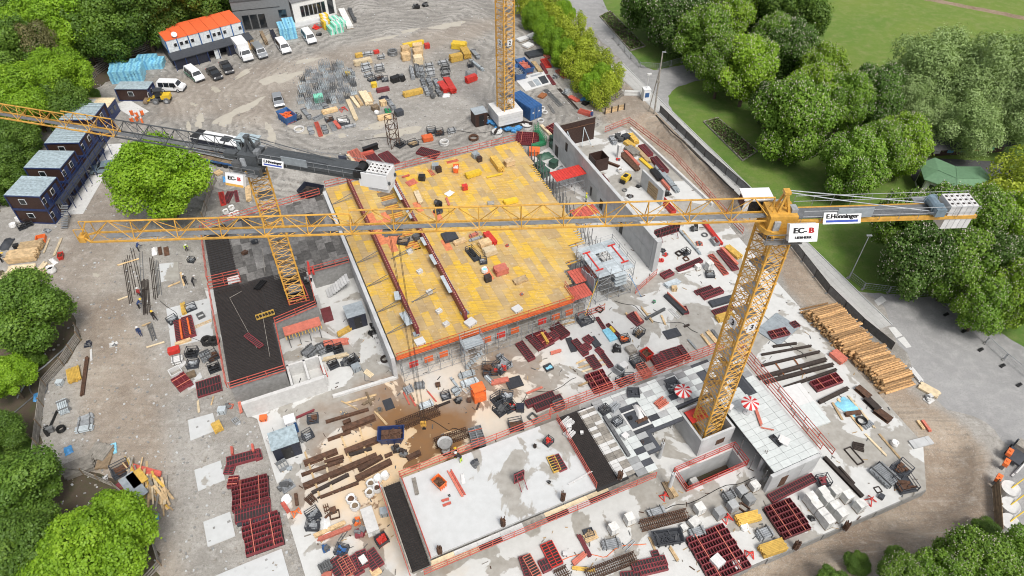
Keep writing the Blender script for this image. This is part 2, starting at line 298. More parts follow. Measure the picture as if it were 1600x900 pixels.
for x, y, s in [(700, 275, 'on yellow deck, back left'), (770, 260, 'on yellow deck, back right'), (745, 385, 'on yellow deck, middle'), (690, 370, 'on yellow deck, left middle'), (680, 460, 'on yellow deck, front strip'), (810, 430, 'on yellow deck, front right')]: pass
LMD = [(P(x, y, 3.35), s) for x, y, s in [(670, 270, 'on the back left of yellow deck'), (770, 265, 'on the back right of yellow deck'), (745, 385, 'in the middle of yellow deck'), (650, 400, 'on the left strips of yellow deck'), (810, 440, 'on the front of yellow deck')]]
def near_deck(p): return min(LMD, key=lambda t: (t[0].xy - p.xy).length)[1]
def UV(u, v, z=0.0): p = E1 * u + E2 * v; p.z = z; return p
def UVP(pts, z=0.0): return [UV(u, v, z) for u, v in pts]
# ---------------------------------------------------------------- ground
SLAB = PL([(385, 648), (312, 430), (505, 345), (800, 262), (868, 225), (950, 192), (985, 203), (1113, 322), (1215, 442), (1442, 693), (1447, 765), (1172, 885), (1050, 938), (500, 975), (402, 655)])
ROAD = PL([(1380, 700), (1452, 680), (1500, 660), (1535, 700), (1535, 790), (1470, 838), (1300, 885), (1120, 975), (900, 1060), (1000, 880), (1180, 850)])
TRENCH = PL([(950, 190), (1004, 176), (1034, 188), (1164, 300), (1158, 335), (1105, 338), (1000, 245), (950, 215)])
def sdf(X, Y, poly):
    n = len(poly); d = np.full(X.shape, 1e9); ins = np.zeros(X.shape, bool)
    for i in range(n):
        ax, ay = poly[i][0], poly[i][1]; bx, by = poly[i - 1][0], poly[i - 1][1]
        ex, ey = bx - ax, by - ay; t_ = np.clip(((X - ax) * ex + (Y - ay) * ey) / (ex * ex + ey * ey), 0, 1)
        d = np.minimum(d, np.hypot(X - ax - t_ * ex, Y - ay - t_ * ey))
        c = ((ay > Y) != (by > Y)) & (X < (bx - ax) * (Y - ay) / (by - ay + 1e-12) + ax); ins ^= c
    return np.where(ins, d, -d)
def sstep(x): x = np.clip(x, 0, 1); return x * x * (3 - 2 * x)
def wob(X, Y, s, seed):
    rs = np.random.RandomState(seed); o = 0
    for k in range(7):
        a = rs.rand() * 6.3; f = s * (1.0 + k * .75); o = o + np.sin((X * np.cos(a) + Y * np.sin(a)) * f + rs.rand() * 6.3) / (1 + k * .7)
    return o / 3
xs = np.concatenate([[-900, -500, -300, -200, -150], np.arange(-128, 128.1, .8), [150, 200, 300, 500, 900]])
ys = np.concatenate([[-400, -150, -40, 0], np.arange(14, 172.1, .8), [190, 230, 300, 500, 1000]])
X, Y = np.meshgrid(xs, ys)
Z = -1.15 * sstep(sdf(X, Y, ROAD) / 2.2) * (1) + np.where(sdf(X, Y, ROAD) > .5, wob(X, Y, .9, 3) * .10, 0)
Z = np.minimum(Z, -2.3 * sstep(sdf(X, Y, TRENCH) / 2.4) + np.where(sdf(X, Y, TRENCH) > .3, wob(X, Y, 1.3, 5) * .18, 0))
Z = np.minimum(Z, np.where(sdf(X, Y, SLAB) > .9, -3.7, 0))
def zone(poly, soft=3.0, k=1.0): return k * sstep(.5 + (sdf(X, Y, PL(poly)) + wob(X, Y, .35, 9) * 2.0) / soft)
dirt = np.maximum.reduce([zone([(1440, 690), (1250, 480), (1180, 380), (1000, 180), (1040, 160), (1170, 300), (1400, 600), (1540, 690), (1550, 800), (1400, 890), (1100, 1000), (900, 1000)], 1.5),
    zone([(110, 470), (200, 440), (230, 560), (260, 700), (290, 980), (170, 980), (120, 640)], 5, .75), zone([(60, 420), (110, 330), (170, 250), (230, 320), (190, 460), (110, 520)], 6, .5), zone([(250, 130), (460, 90), (800, 20), (800, 45), (480, 130), (430, 200), (250, 180)], 6, .45), zone([(890, 150), (1000, 130), (1050, 200), (960, 210)], 3, .7)])
nx, ny = len(xs), len(ys)
me = bpy.data.meshes.new('ground')
idx = np.arange(nx * ny).reshape(ny, nx)
me.from_pydata(np.stack([X.ravel(), Y.ravel(), Z.ravel()], 1).tolist(), [], np.stack([idx[:-1, :-1], idx[:-1, 1:], idx[1:, 1:], idx[1:, :-1]], -1).reshape(-1, 4).tolist())
me.attributes.new('dirt', 'FLOAT', 'POINT').data.foreach_set('value', dirt.ravel().astype('f'))
me.materials.append(M['site_ground']); me.polygons.foreach_set('use_smooth', [True] * len(me.polygons)); struct(obj('ground', me))
rj = random.Random(4)
def ragged(pts, step=1.2, amp=.3, z=0.0):
    w = PL(pts, 0); out = []
    for a, b in zip(w, w[1:] + w[:1]):
        n = max(1, int((b - a).length / step)); nn = Vector((-(b - a).y, (b - a).x, 0)).normalized()
        for i in range(n): out.append(a + (b - a) * (i / n) + nn * rj.uniform(-amp, amp))
    return out
def sheet(name, pts, z, m, amp=.3, step=1.2):
    mb = MB(); w = ragged(pts, step, amp); mb.add([(p.x, p.y, z) for p in w], [tuple(range(len(w)))]); o = mb.build(name, m)
    me = o.data
    if me.polygons[0].normal.z < 0: me.flip_normals()
    return struct(o)
sheet('gravel_plaza', [(1380, 480), (1330, 440), (1170, 296), (1022, 160), (972, 95), (915, 40), (860, -30), (960, -30), (1000, 90), (1090, 85), (1240, 60), (1700, 300), (1720, 960), (1490, 1000), (1500, 850), (1565, 820), (1580, 700), (1540, 660), (1480, 640), (1432, 590)], .004, 'gravel', .35)
sheet('park_lawn', [(1470, 466), (1345, 456), (1320, 444), (1252, 374), (1180, 300), (1105, 233), (1060, 185), (1046, 165), (1044, 150), (1056, 137), (1087, 127), (1250, 105), (1700, 60), (1760, 560), (1610, 548)], .008, 'lawn', .15, .8)
sheet('upper_lawn', [(918, -60), (966, 58), (1000, 100), (1022, 110), (1088, 97), (1250, 80), (1700, 58), (1700, -90)], .008, 'lawn', .15, .8)
sheet('meadow', [(1215, 120), (1290, 60), (1300, -70), (1720, -80), (1700, 150), (1420, 160), (1330, 190)], .012, 'meadow', 2.2, 2)
sheet('trodden_path', [(1425, -10), (1500, 6), (1610, 27), (1700, 46), (1700, 52), (1605, 32), (1500, 11), (1420, -4)], .016, 'embankment', .2)
sheet('forest_floor', [(-200, -120), (385, -90), (384, 25), (246, 74), (215, 105), (140, 142), (128, 178), (60, 205), (20, 250), (0, 330), (-200, 420)], .004, 'soil', .6)
sheet('woodland_edge', [(-120, 420), (0, 425), (95, 470), (128, 530), (70, 605), (55, 735), (205, 745), (245, 850), (252, 1000), (-120, 1000)], .004, 'soil', .5)
sheet('hedge_soil', [(800, -10), (865, 0), (960, 120), (975, 150), (945, 155), (870, 75)], .008, 'soil', .3)
# paved footpath: stone flags near, each a piece
pa, pb = P(972, 100), P(1392, 508); d_ = (pb - pa); pl = d_.length; d_.normalize(); pn = Vector((-d_.y, d_.x, 0)) * -1
pth = empty('paved_path', pa); struct(pth)
mb = MB(); q = [pa - pn * .1, pb - pn * .1, pb + pn * 2.7, pa + pn * 2.7]; mb.prism([v - pa for v in q], .0, .02); mb.build('path_bed', 'path_stone', pth)
fm = MB().box(0, 0, .012, 1.17, .83, .024).mesh('flag', ['path_stone'])
k = 0
for i in range(int(pl / 1.2)):
    for j in range(3):
        if k >= 300: break
        o = obj('flag', fm, pth, d_ * (pl - .6 - i * 1.2) + pn * (.45 + j * .86) + Vector((0, 0, .018 + rj.uniform(0, .008))), math.atan2(d_.y, d_.x)); k += 1
kb = MB(); kb.bar(Vector((0, 0, .05)) - pn * .18, d_ * pl + Vector((0, 0, .05)) - pn * .18, .12, .12); kb.build('kerb', 'concrete', pth)
# puddles in the yard
for i, (x, y, rx, ry, a) in enumerate([(437, 122, 30, 7, .35), (372, 174, 34, 7, .5), (390, 165, 14, 5, .4), (353, 191, 9, 7, 0), (312, 189, 8, 9, 0), (295, 200, 5, 7, 0), (337, 140, 7, 4, 0), (303, 163, 5, 3, 0), (485, 205, 25, 8, -.2), (625, 207, 30, 7, .1), (590, 196, 22, 5, .15), (535, 212, 8, 3, .1), (480, 95, 20, 3, .3), (640, 48, 12, 3, .3), (600, 60, 16, 3, .2), (700, 40, 22, 5, .1), (415, 60, 20, 3, .5), (380, 115, 18, 3, .5), (425, 215, 10, 6, -.8), (420, 200, 6, 8, 0), (150, 430, 4, 4, 0), (470, 130, 6, 2, .4)]):
    c = P(x, y); n = 22; rr = [1 + .35 * math.sin(2 * t * 6.283 / n + i) + .2 * math.sin(5 * t * 6.283 / n + i * 2) + rj.uniform(-.1, .1) for t in range(n)]
    pts = [P(x + rx * rr[t] * math.cos(t * 6.283 / n) * math.cos(a) + ry * rr[t] * math.sin(t * 6.283 / n) * math.sin(a), y + ry * rr[t] * math.sin(t * 6.283 / n) * math.cos(a) - rx * rr[t] * math.cos(t * 6.283 / n) * math.sin(a)) for t in range(n)]
    mb = MB(); mb.add([(p.x - c.x, p.y - c.y, 0) for p in pts], [tuple(range(n))]); o = mb.build('puddle', 'puddle', None, (c.x, c.y, .006 + i * .0004))
    if o.data.polygons[0].normal.z < 0: o.data.flip_normals()
    struct(o)
# ---------------------------------------------------------------- foundation slab with the floor opening
PIT = UVP([(32.2, 26.7), (39.7, 26.7), (39.7, 28.8), (32.2, 28.8)])
ZS = .05
w = SLAB; ar = sum(w[i - 1].x * w[i].y - w[i].x * w[i - 1].y for i in range(len(w)))
if ar < 0: w = w[::-1]
n = len(w); mb = MB(); vs = [(p.x, p.y, -3.8) for p in w] + [(p.x, p.y, ZS) for p in w]
mb.add(vs, [(i, (i + 1) % n, n + (i + 1) % n, n + i) for i in range(n)], 1)
bmx = bmesh.new()
for loop in (w, PIT):
    vv = [bmx.verts.new((p.x, p.y, ZS)) for p in loop]
    for i in range(len(vv)): bmx.edges.new((vv[i], vv[i - 1]))
bmesh.ops.triangle_fill(bmx, edges=bmx.edges[:], use_beauty=True, normal=(0, 0, 1)); bmx.verts.index_update()
mb.add([v.co[:] for v in bmx.verts], [tuple(v.index for v in f.verts) for f in bmx.faces], 0); bmx.free()
for i in range(4):
    a, b = PIT[i], PIT[(i + 1) % 4]; mb.add([(a.x, a.y, ZS), (b.x, b.y, ZS), (b.x, b.y, -3.2), (a.x, a.y, -3.2)], [(0, 1, 2, 3)], 2)
mb.add([(p.x, p.y, -3.2) for p in PIT], [(0, 1, 2, 3)], 3)
fs = struct(mb.build('foundation_slab', ['slab', 'concrete_dark', 'concrete', 'soil']))
# wall faces of the slab edge, cast in bays
ebm = cached('ebay', lambda: MB().box(0, 0, 0, 3.3, .12, 1.7).mesh('edge_bay', ['concrete_dark']))
for a, b in ((SLAB[10], SLAB[11]), (SLAB[11], SLAB[12])):
    dd = b - a; L = dd.length; dd.normalize(); nn = Vector((dd.y, -dd.x, 0)); nn = nn if nn.y < 0 else -nn
    for i in range(int(L / 3.4)):
        p = a + dd * (1.7 + i * 3.4) + nn * (.03 + .02 * (i % 2)); obj('edge_bay', ebm, fs, (p.x, p.y, -.87), math.atan2(dd.y, dd.x))

# ---------------------------------------------------------------- guardrails
pm = MB().box(0, 0, .58, .06, .06, 1.16).mesh('post', ['red_rail'])
def guard(pts, label, h=1.15, boards=True, m='red_rail', step=2.2, zs=None):
    c = pts[0].copy(); root = empty('guardrail', c); tag(root, label, 'guardrail', 'red guardrails along the floor edges')
    for a, b in zip(pts, pts[1:]):
        L = (b - a).length; k = max(1, round(L / step))
        for i in range(k + 1): obj('post', pm, root, a + (b - a) * (i / k) - c)
        mb = MB()
        for zz, hh in ((.14, .13), (.62, .085), (1.08, .085)):
            off = Vector((0, 0, zz)); mb.bar(a - c + off, b - c + off, .045, hh)
        mb.build('rail', m, root)
    return root
def wallbox(mb, a, b, th, z0, z1, mi=0):
    d = (b - a); d.z = 0; L = d.length; c = (a + b) / 2; mb.box(c.x, c.y, (z0 + z1) / 2, L, th, z1 - z0, mi, math.atan2(d.y, d.x)); return mb
def cast_wall(name, a, b, th, z0, z1, label, m='concrete', bay=2.6, rows=2, side=1, off=0):
    """concrete wall whose casting bays stand a little proud of the joints"""
    d = b - a; d.z = 0; L = d.length; rz = math.atan2(d.y, d.x); c = (a + b) / 2; root = empty(name, (c.x, c.y, z0), rz); tag(root, label, 'wall')
    MB().box(0, 0, (z1 - z0) / 2, L, th, z1 - z0).build('wall_core', m, root)
    k = max(1, round(L / bay)); bw = L / k; bh = (z1 - z0) / rows
    me = MB().box(0, 0, 0, bw - .05, .03, bh - .05).mesh('cast_bay', [m])
    for i in range(k):
        for j in range(rows):
            for s_ in ((side,) if side else (-1, 1)): obj('cast_bay', me, root, (-L / 2 + bw * (i + .5), s_ * (th / 2 + .012 + .004 * ((i + j) % 2)), bh * (j + .5)))
    return root
def tile_field(root, poly, z, du, dv, th, name, pick, limit=300, far=None, gap=.02, stag=True, clip=None, seed=1, jz=.012, col=False):
    """pieces laid on the building grid inside poly (u,v); each its own object up to the limit"""
    r = random.Random(seed); us = [p[0] for p in poly]; vs_ = [p[1] for p in poly]; out = []
    v = min(vs_); row = 0
    while v < max(vs_) - .05:
        u = min(us) - (r.uniform(0, du) if stag else 0)
        while u < max(us):
            u0, u1, v0, v1 = max(u, min(us)), min(u + du, max(us)), v, min(v + dv, max(vs_))
            if u1 - u0 > .15 and inside((u0 + u1) / 2, (v0 + v1) / 2, poly): out.append((u0, u1, v0, v1))
            u += du
        v += dv; row += 1
    if col:
        out = []; u = min(us)
        while u < max(us) - .05:
            v = min(vs_) - r.uniform(0, dv)
            while v < max(vs_):
                u0, u1, v0, v1 = u, min(u + du, max(us)), max(v, min(vs_)), min(v + dv, max(vs_))
                if v1 - v0 > .15 and inside((u0 + u1) / 2, (v0 + v1) / 2, poly): out.append((u0, u1, v0, v1))
                v += dv
            u += du
    L = root.location; rest = MB()
    out.sort(key=lambda t: t[2]); res = []
    keep = set(range(len(out))) if len(out) <= limit else set(sorted(range(len(out)), key=lambda i: -((out[i][1] - out[i][0]) * (out[i][3] - out[i][2]) - .004 * out[i][2]))[:limit])
    for i, (u0, u1, v0, v1) in enumerate(out):
        c = UV((u0 + u1) / 2, (v0 + v1) / 2, z + r.uniform(0, jz)); sx, sy = round(u1 - u0 - gap, 2), round(v1 - v0 - gap, 2)
        m = pick(r, (u0 + u1) / 2, (v0 + v1) / 2)
        if m is None: continue
        if i in keep:
            me = cached((name, sx, sy, th, m), lambda: MB().box(0, 0, -th / 2, sx, sy, th).mesh(name, [m])); res.append(obj(name, me, root, c - L, A1))
        else: rest.box(c.x - L.x, c.y - L.y, c.z - L.z - th / 2, sx, sy, th, 0, A1)
    if rest.v: stuff(rest.build(name + '_field', far, root))
    return res
# ---------------------------------------------------------------- yellow formwork deck
ZD = 3.3
DK = [(8.7, 54.1), (32.3, 54.1), (32.3, 57), (33.6, 57), (33.6, 60), (36.6, 60), (36.6, 63), (39.0, 63), (39.3, 70), (40.0, 80), (40.8, 90.4), (8.7, 90.4)]
deck = empty('formwork_deck', UV(24, 72)); tag(deck, 'large yellow plywood formwork deck in the middle of the site', 'formwork deck')
ORG = [(12.4, 72), (18, 72), (18, 90), (12.4, 90)]
def pickd(r, u, v):
    if inside(u, v, [(12.6, 74), (18, 72), (18, 90.4), (12.6, 90.4)]): return 'deck_red' if u < 15.4 else None
    if inside(u, v, [(19.3, 79), (22.5, 77), (23, 84), (19.3, 86)]) and r.random() < .6: return 'deck_red'
    if r.random() < .006: return 'deck_red'
    return 'deck_sheet'
tile_field(deck, DK, ZD, 1.0, 2.5, .05, 'plywood_sheet', pickd, 300, 'deck_sheet_far', .014, True, seed=5, col=True)
Ld = deck.location
mb = MB(); v = 54.4
while v < 90.3:                                   # timber joists under the sheets, ends stick out at the stepped edge
    us_ = [u for u in np.arange(8.8, 41.2, .3) if inside(u, v, DK)]
    p, q_ = UV(min(us_), v, ZD - .17), UV(max(us_) + .45, v, ZD - .17); mb.bar(p - Ld, q_ - Ld, .09, .2); v += .5
mb.build('joist', 'yellow_beam', deck)
mb = MB()
for u in np.arange(9.4, 40, 2.6):
    for v in np.arange(55, 90, 2.6):
        if inside(u + .3, v, DK): mb.tube(UV(u, v, ZS) - Ld, UV(u, v, ZD - .28) - Ld, .05, 5)
stuff(mb.build('steel_prop_field', 'galv', deck))
mb = MB()
for u in np.arange(9.4, 40, 2.6):
    vv = [v for v in np.arange(54.3, 90.4, .5) if inside(u, v, DK)]; mb.bar(UV(u, vv[0], ZD - .36) - Ld, UV(u, vv[-1], ZD - .36) - Ld, .1, .18)
stuff(mb.build('bearer_field', 'red_rail', deck))
mb = MB(); mb.bar(UV(8.7, 53.9, ZD - .06) - Ld, UV(32.3, 53.9, ZD - .06) - Ld, .55, .1); mb.build('edge_walkway', 'orange_deep', deck)
# bays of the opened-up strip: grey walers across
for i in range(7):
    v = 74 + i * 2.3; o = MB().box(0, 0, 0, 2.4, .9, .35).build('waler_bay', 'timber_old' if i % 2 else 'timber_grey', deck, UV(16.7, v, ZD - .1) - Ld, A1)
MB().box(0, 0, 0, 2.7, 18.2, .04).build('bay_floor', 'deck_red', deck, UV(16.7, 81.2, ZD - .42) - Ld, A1)
# scaffold along the deck front: posts, ledgers and hanging red forms
sc = empty('edge_scaffold', UV(20.5, 53.2, ZS)); tag(sc, 'grey tube scaffold carrying the front edge of yellow deck', 'scaffold'); L = sc.location
mb = MB(); lg = MB()
for i, u in enumerate(np.arange(9, 32.4, 1.55)):
    for v in (52.6, 53.7): mb.tube(UV(u, v, ZS) - L, UV(u, v, ZD - .1) - L, .035, 5)
    lg.tube(UV(u, 52.6, 1.6) - L, UV(u, 53.7, 1.6) - L, .03, 4)
    if i % 2 == 0: lg.tube(UV(u, 52.6, .3) - L, UV(u + 1.55, 52.6, 2.9) - L, .025, 4)
for z in (.3, 1.2, 2.1, 2.95):
    for v in (52.6, 53.7): lg.tube(UV(9, v, z) - L, UV(32.2, v, z) - L, .03, 4)
mb.build('scaffold_standard', 'galv', sc); lg.build('ledger', 'galv', sc)
for i, u in enumerate(np.arange(10.5, 31.5, 1.9)):
    if i % 5 == 3: continue
    MB().box(0, 0, 0, 1.1, .12, .9).build('hanging_form', 'orange_deep' if i % 3 else 'red_bright', sc, UV(u, 53.0, 2.35) - L, A1)
guard([UV(8.8, 53.65, ZD), UV(32.4, 53.65, ZD)], 'orange red guardrail along the front edge of the yellow deck', m='orange_deep')
guard([UV(32.5, 53.7, ZD), UV(32.5, 56.5, ZD)], 'short red guardrail at the front right deck corner')
guard([UV(19.5, 90.7, ZD), UV(40.6, 90.7, ZD)], 'long red guardrail along the back edge of yellow deck')
guard([UV(8.8, 90.7, ZD), UV(18.8, 90.7, ZD)], 'red guardrail behind the opened strip of the deck')
# dark red wall forms standing on the deck
def wall_form(u, v0, v1, label, h=1.35):
    root = empty('wall_form', UV(u, (v0 + v1) / 2, ZD), A2); tag(root, label, 'wall formwork', 'dark red wall forms on the deck'); L = v1 - v0
    MB().box(0, 0, h / 2, L, .32, h).build('form_face', 'red_frame', root); rb = MB()
    for i in range(int(L / .55)): rb.box(-L / 2 + .3 + i * .55, -.21, h / 2, .07, .12, h)
    for z in (.3, h - .15): rb.box(0, -.24, z, L, .1, .08)
    stuff(rb.build('form_rib_field', 'red_frame', root))
    tb = MB()
    for i in range(int(L / .42)): tb.box(-L / 2 + .2 + i * .42, .02, h + .05, .07, .1, .1)
    stuff(tb.build('form_tie_field', 'timber', root)); return root
wall_form(12.2, 56.2, 90.2, 'dark red wall form between the two left deck strips')
wall_form(18.5, 56.2, 91, 'dark red wall form left of the main deck field')
for i, (x1, y1, x2, y2) in enumerate([(617, 287, 629, 311), (638, 328, 645, 340), (660, 370, 667, 382), (674, 397, 683, 412), (692, 430, 706, 456), (620, 455, 622, 468), (628, 488, 640, 507)]):
    a, b = P(x1, y1, 4.6), P(x2, y2, 4.6); c = (a + b) / 2
    o = MB().box(0, 0, 0, max(.9, (b - a).length), .8, .08).box(0, .38, .4, max(.9, (b - a).length), .03, .06).build('catwalk_platform', 'steel_pale', None, (c.x, c.y, 4.56), math.atan2((b - a).y, (b - a).x))
    auto(o, 'grey catwalk platform on dark red deck form', 'platform', 'catwalk platforms on the wall forms', '')
for i, (u, v) in enumerate([(10.2, 86), (10.2, 78), (10.2, 72), (10.2, 67), (10.2, 62), (10.2, 58), (15, 71), (15, 62)]):
    o = MB().tube((1.6, 0, 1.2), (-1.6, 0, .06), .05, 5).tube((1.6, 0, .5), (-1.2, 0, .06), .04, 5).box(-1.6, 0, .03, .3, .2, .06).build('push_pull_prop', 'galv_dark', None, UV(u, v, ZD), A1 if i < 6 else A1)
    auto(o, 'slanting steel prop on left deck strips', 'prop', 'slanting props on the deck', '')
for i, (x, y) in enumerate([(640, 392), (656, 423), (671, 455), (686, 485), (697, 505)]):
    o = MB().box(0, 0, .22, .75, .55, .44).box(0, 0, .5, .35, .3, .12).tube((-.1, 0, .56), (.1, 0, .66), .03, 4).build('anchor_block', 'concrete_pale', None, P(x, y + 3, ZD + .01), A1 + .3)
    auto(o, 'white anchor block on the middle deck strip', 'concrete block', 'anchor blocks on the deck', '')
# left concrete wall beside the deck
cast_wall('concrete_wall', UV(8.25, 53.5), UV(8.25, 88.8), .45, ZS, 4.0, 'long grey concrete wall along the left edge of yellow deck', bay=2.8, side=1)
# ---------------------------------------------------------------- dark rebar block, left
ZB = 3.3
LB = [(-10.0, 57.6), (-3.8, 57.6), (-3.7, 65.6), (2.1, 66.6), (2.1, 73), (8.0, 73), (8.0, 89), (-9.6, 87.8)]
lb = empty('rebar_block', UV(-4, 74)); tag(lb, 'dark building block with steel mesh on top, left of the yellow deck', 'building shell'); L = lb.location
mb = MB(); mb.prism([p - L for p in UVP(LB)], ZS, ZB, 0, 1); mb.build('block_body', ['plywood_black', 'concrete_dark'], lb)
def pickb(r, u, v): return 'plank_dark'
tile_field(lb, [(-6.5, 74), (8, 73.2), (8, 88.8), (-6.5, 88)], ZB + .04, 1.1, 2.2, .035, 'form_board', pickb, 200, 'plank_dark', .02, seed=8, col=True)
tile_field(lb, [(-6.3, 76), (1.5, 76), (1.5, 84), (-6.3, 84)], ZB + .06, 1.2, 1.6, .03, 'grey_board', lambda r, u, v: 'plank_mid' if r.random() < .7 else None, 60, 'plank_mid', .03, seed=3, col=True)
def rebar(root, poly, z, sp, name='rebar_mesh', m='rust_dark', r=.018):
    L = root.location; mb = MB(); us = [p[0] for p in poly]; vs_ = [p[1] for p in poly]
    for ax in (0, 1):
        a = min((us, vs_)[ax]) + .1
        while a < max((us, vs_)[ax]):
            b = min((vs_, us)[ax]); run = None
            while b < max((vs_, us)[ax]) + .3:
                ins = inside(*((a, b) if ax == 0 else (b, a)), poly) and b <= max((vs_, us)[ax])
                if ins and run is None: run = b
                if not ins and run is not None:
                    p, q_ = ((a, run), (a, b - .1)) if ax == 0 else ((run, a), (b - .1, a))
                    mb.bar(UV(*p, z + ax * .04) - L, UV(*q_, z + ax * .04) - L, r * 2, r * 2); run = None
                b += .25
            a += sp
    return stuff(mb.build(name, m, root))
rebar(lb, [(-9.8, 73.5), (-6.5, 73.5), (-6.5, 87.5), (-9.5, 87.5)], ZB + .12, .5, 'edge_rebar', 'rust_dark', .02); rebar(lb, [(-3.8, 66), (2, 67), (2, 74), (-3.8, 74)], ZB + .12, .3, 'corner_rebar', 'rust_dark', .018); rebar(lb, [(-9.8, 57.8), (-3.9, 57.8), (-3.9, 74), (-9.8, 74)], ZB + .2, .24, r=.016, m='rust_dark')
for a, b in (((-8, 72), (-6.2, 62)), ((-8, 72), (-6.4, 72.6)), ((-5, 60), (-4.6, 68)), ((-3, 75), (-2.5, 80)), ((0, 76), (-1.2, 86))):
    MB().bar(UV(*a, ZB + .27) - L, UV(*b, ZB + .27) - L, .05, .05).build('setting_out_lath', 'timber_grey', lb)
guard([UV(-9.5, 88.2, ZB), UV(7.6, 89.3, ZB)], 'long red guardrail along the back edge of dark block')
guard([UV(-10.2, 76.5, ZB), UV(-9.8, 87.5, ZB)], 'red guardrail on the upper left edge of dark block')
guard([UV(-10.3, 57.6, ZB), UV(-10.2, 75, ZB)], 'long red guardrail down the left edge of dark block')
guard([UV(-10, 57.3, ZB), UV(-3.7, 57.3, ZB), UV(-3.4, 65.2, ZB)], 'red guardrail round the lower right corner of dark block')
guard([UV(-3.4, 65.3, ZB), UV(1.9, 66.2, ZB), UV(2.3, 72.7, ZB), UV(7.8, 72.6, ZB)], 'red guardrail along the inner courtyard edge of dark block')
guard([UV(-10.2, 76.3, ZB), UV(-6.2, 76.0, ZB), UV(-6.2, 74.6, ZB), UV(-10.2, 75.0, ZB)], 'red guardrail frame round the small notch of dark block')
MB().box(0, 0, 0, 1.6, 1.2, .3).build('notch_plinth', 'concrete_pale', lb, UV(-7, 75.3, ZB + .15) - L, A1)
# courtyard walls and cells in front of it
cast_wall('low_wall', UV(-9.3, 55.3), UV(.2, 55.3), .4, ZS, 2.6, 'light grey low concrete wall in front of dark block', 'concrete_pale', bay=1.35, rows=1, side=-1)
mb = MB(); root = empty('open_cells', UV(-1.6, 57.4, ZS), A1); tag(root, 'open concrete lift cells at the corner of dark block', 'concrete cells')
for x, y, sx, sy in ((-1.9, .2, .25, 3.4), (.1, .2, .25, 3.4), (2.0, .2, .25, 3.4), (.05, 1.8, 4.05, .25), (.05, -1.5, 4.05, .25)): mb.box(x, y, 1.0, sx, sy, 2.0)
mb.build('cell_wall', 'concrete_pale', root)
cast_wall('upstand', UV(.5, 53.9), UV(8.3, 53.6), .35, ZS, .45, 'low concrete kerb wall closing the courtyard front', 'concrete_pale', bay=2, rows=1, side=-1)
cast_wall('stub_wall', UV(2.3, 68.2), UV(2.3, 73), .5, ZS, 3.4, 'white topped concrete wall right of the left crane mast', 'concrete_pale', bay=2, rows=1)
st = empty('concrete_stair', UV(5.6, 71.2, ZS), A1); tag(st, 'grey precast stair flight leaning below the courtyard rail', 'stair')
for i in range(9): MB().box(-1.6 + i * .36, 0, .15 + i * .22, .38, 1.6, .24).build('step', 'concrete', st)
cf = empty('cantilever_form', UV(-.5, 64.3, ZS), A1); tag(cf, 'salmon formwork platform on props beside the left crane', 'formwork table')
MB().box(0, 0, 2.5, 4.6, 1.5, .15).build('table_top', 'salmon', cf); jm = MB()
for i in range(12): jm.box(-2.2 + i * .4, -.2, 2.35, .08, 2.2, .16)
jm.build('table_joist', 'yellow_beam', cf)
for i in range(8): MB().tube((-2 + (i % 4) * 1.3, -.6 + 1.2 * (i // 4), 0), (-2 + (i % 4) * 1.3, -.6 + 1.2 * (i // 4), 2.3), .05, 5).build('table_prop', 'galv_dark', cf)
gt = empty('red_gate_panel', UV(2.9, 66.2, ZS), A1); tag(gt, 'dark red formwork panel standing upright under courtyard rail', 'formwork panel'); MB().box(0, 0, 1.3, 1.3, .1, 2.6).build('panel_face', 'red_frame', gt)
# ---------------------------------------------------------------- foreground block: white slab, rebar field, tiled deck
fb = empty('foreground_block', UV(24, 34)); tag(fb, 'foreground building block with white slab, rebar and tiled deck', 'building shell'); L = fb.location
ZF = 3.3
mb = MB(); mb.prism([p - L for p in UVP([(4.3, 29.3), (22.3, 29.3), (22.3, 38.4), (4.3, 38.4)])], ZF - .32, ZF, 0, 1); mb.build('white_slab', ['slab_clean', 'concrete'], fb)
mb = MB(); mb.prism([p - L for p in UVP([(2.5, 28.8), (4.25, 28.8), (4.25, 38.4), (2.5, 38.4)])], ZF - .8, ZF - .4, 0, 1); mb.build('rebar_trough', ['plywood_black', 'timber_grey'], fb)
for u in (2.42, 4.33): MB().bar(UV(u, 28.8, ZF - .1) - L, UV(u, 38.4, ZF - .1) - L, .12, .7).build('trough_edge', 'timber_grey', fb)
rebar(fb, [(2.5, 28.8), (4.25, 28.8), (4.25, 38.4), (2.5, 38.4)], ZF - .3, .25, 'trough_rebar')
mb = MB(); mb.prism([p - L for p in UVP([(22.35, 29.0), (26.0, 29.0), (26.0, 38.6), (22.35, 38.6)])], ZF - .4, ZF - .1, 0, 0); mb.build('mesh_bed', 'plywood_black', fb)
rebar(fb, [(22.5, 29.2), (25.0, 29.2), (25.0, 38.4), (22.5, 38.4)], ZF + .0, .2, 'field_rebar', 'rust_dark', .016)
def pickm(r, u, v): return 'tile_white' if r.random() < .45 else 'tile_grey'
tile_field(fb, [(24.9, 29.2), (27, 29.2), (27, 38.4), (24.9, 38.4)], ZF - .04, 1.05, .45, .05, 'plank', lambda r, u, v: 'timber_grey' if r.random() < .5 else 'concrete_pale', 60, 'timber_grey', .03, False, seed=11)
TD = [(26.9, 29), (29.0, 29), (29.0, 30.6), (31.0, 30.6), (31.0, 32.8), (35.2, 32.8), (35.2, 34.4), (40.2, 34.4), (40.2, 23.4), (46, 23.4), (46, 38.8), (26.9, 38.8)]
HOLE = [[(28.7, 33.2), (32.1, 33.2), (32.1, 36.6), (28.7, 36.6)], [(39.9, 35), (41.6, 35), (41.6, 37.6), (39.9, 37.6)], [(43.4, 32.5), (44.6, 32.5), (44.6, 37.5), (43.4, 37.5)]]
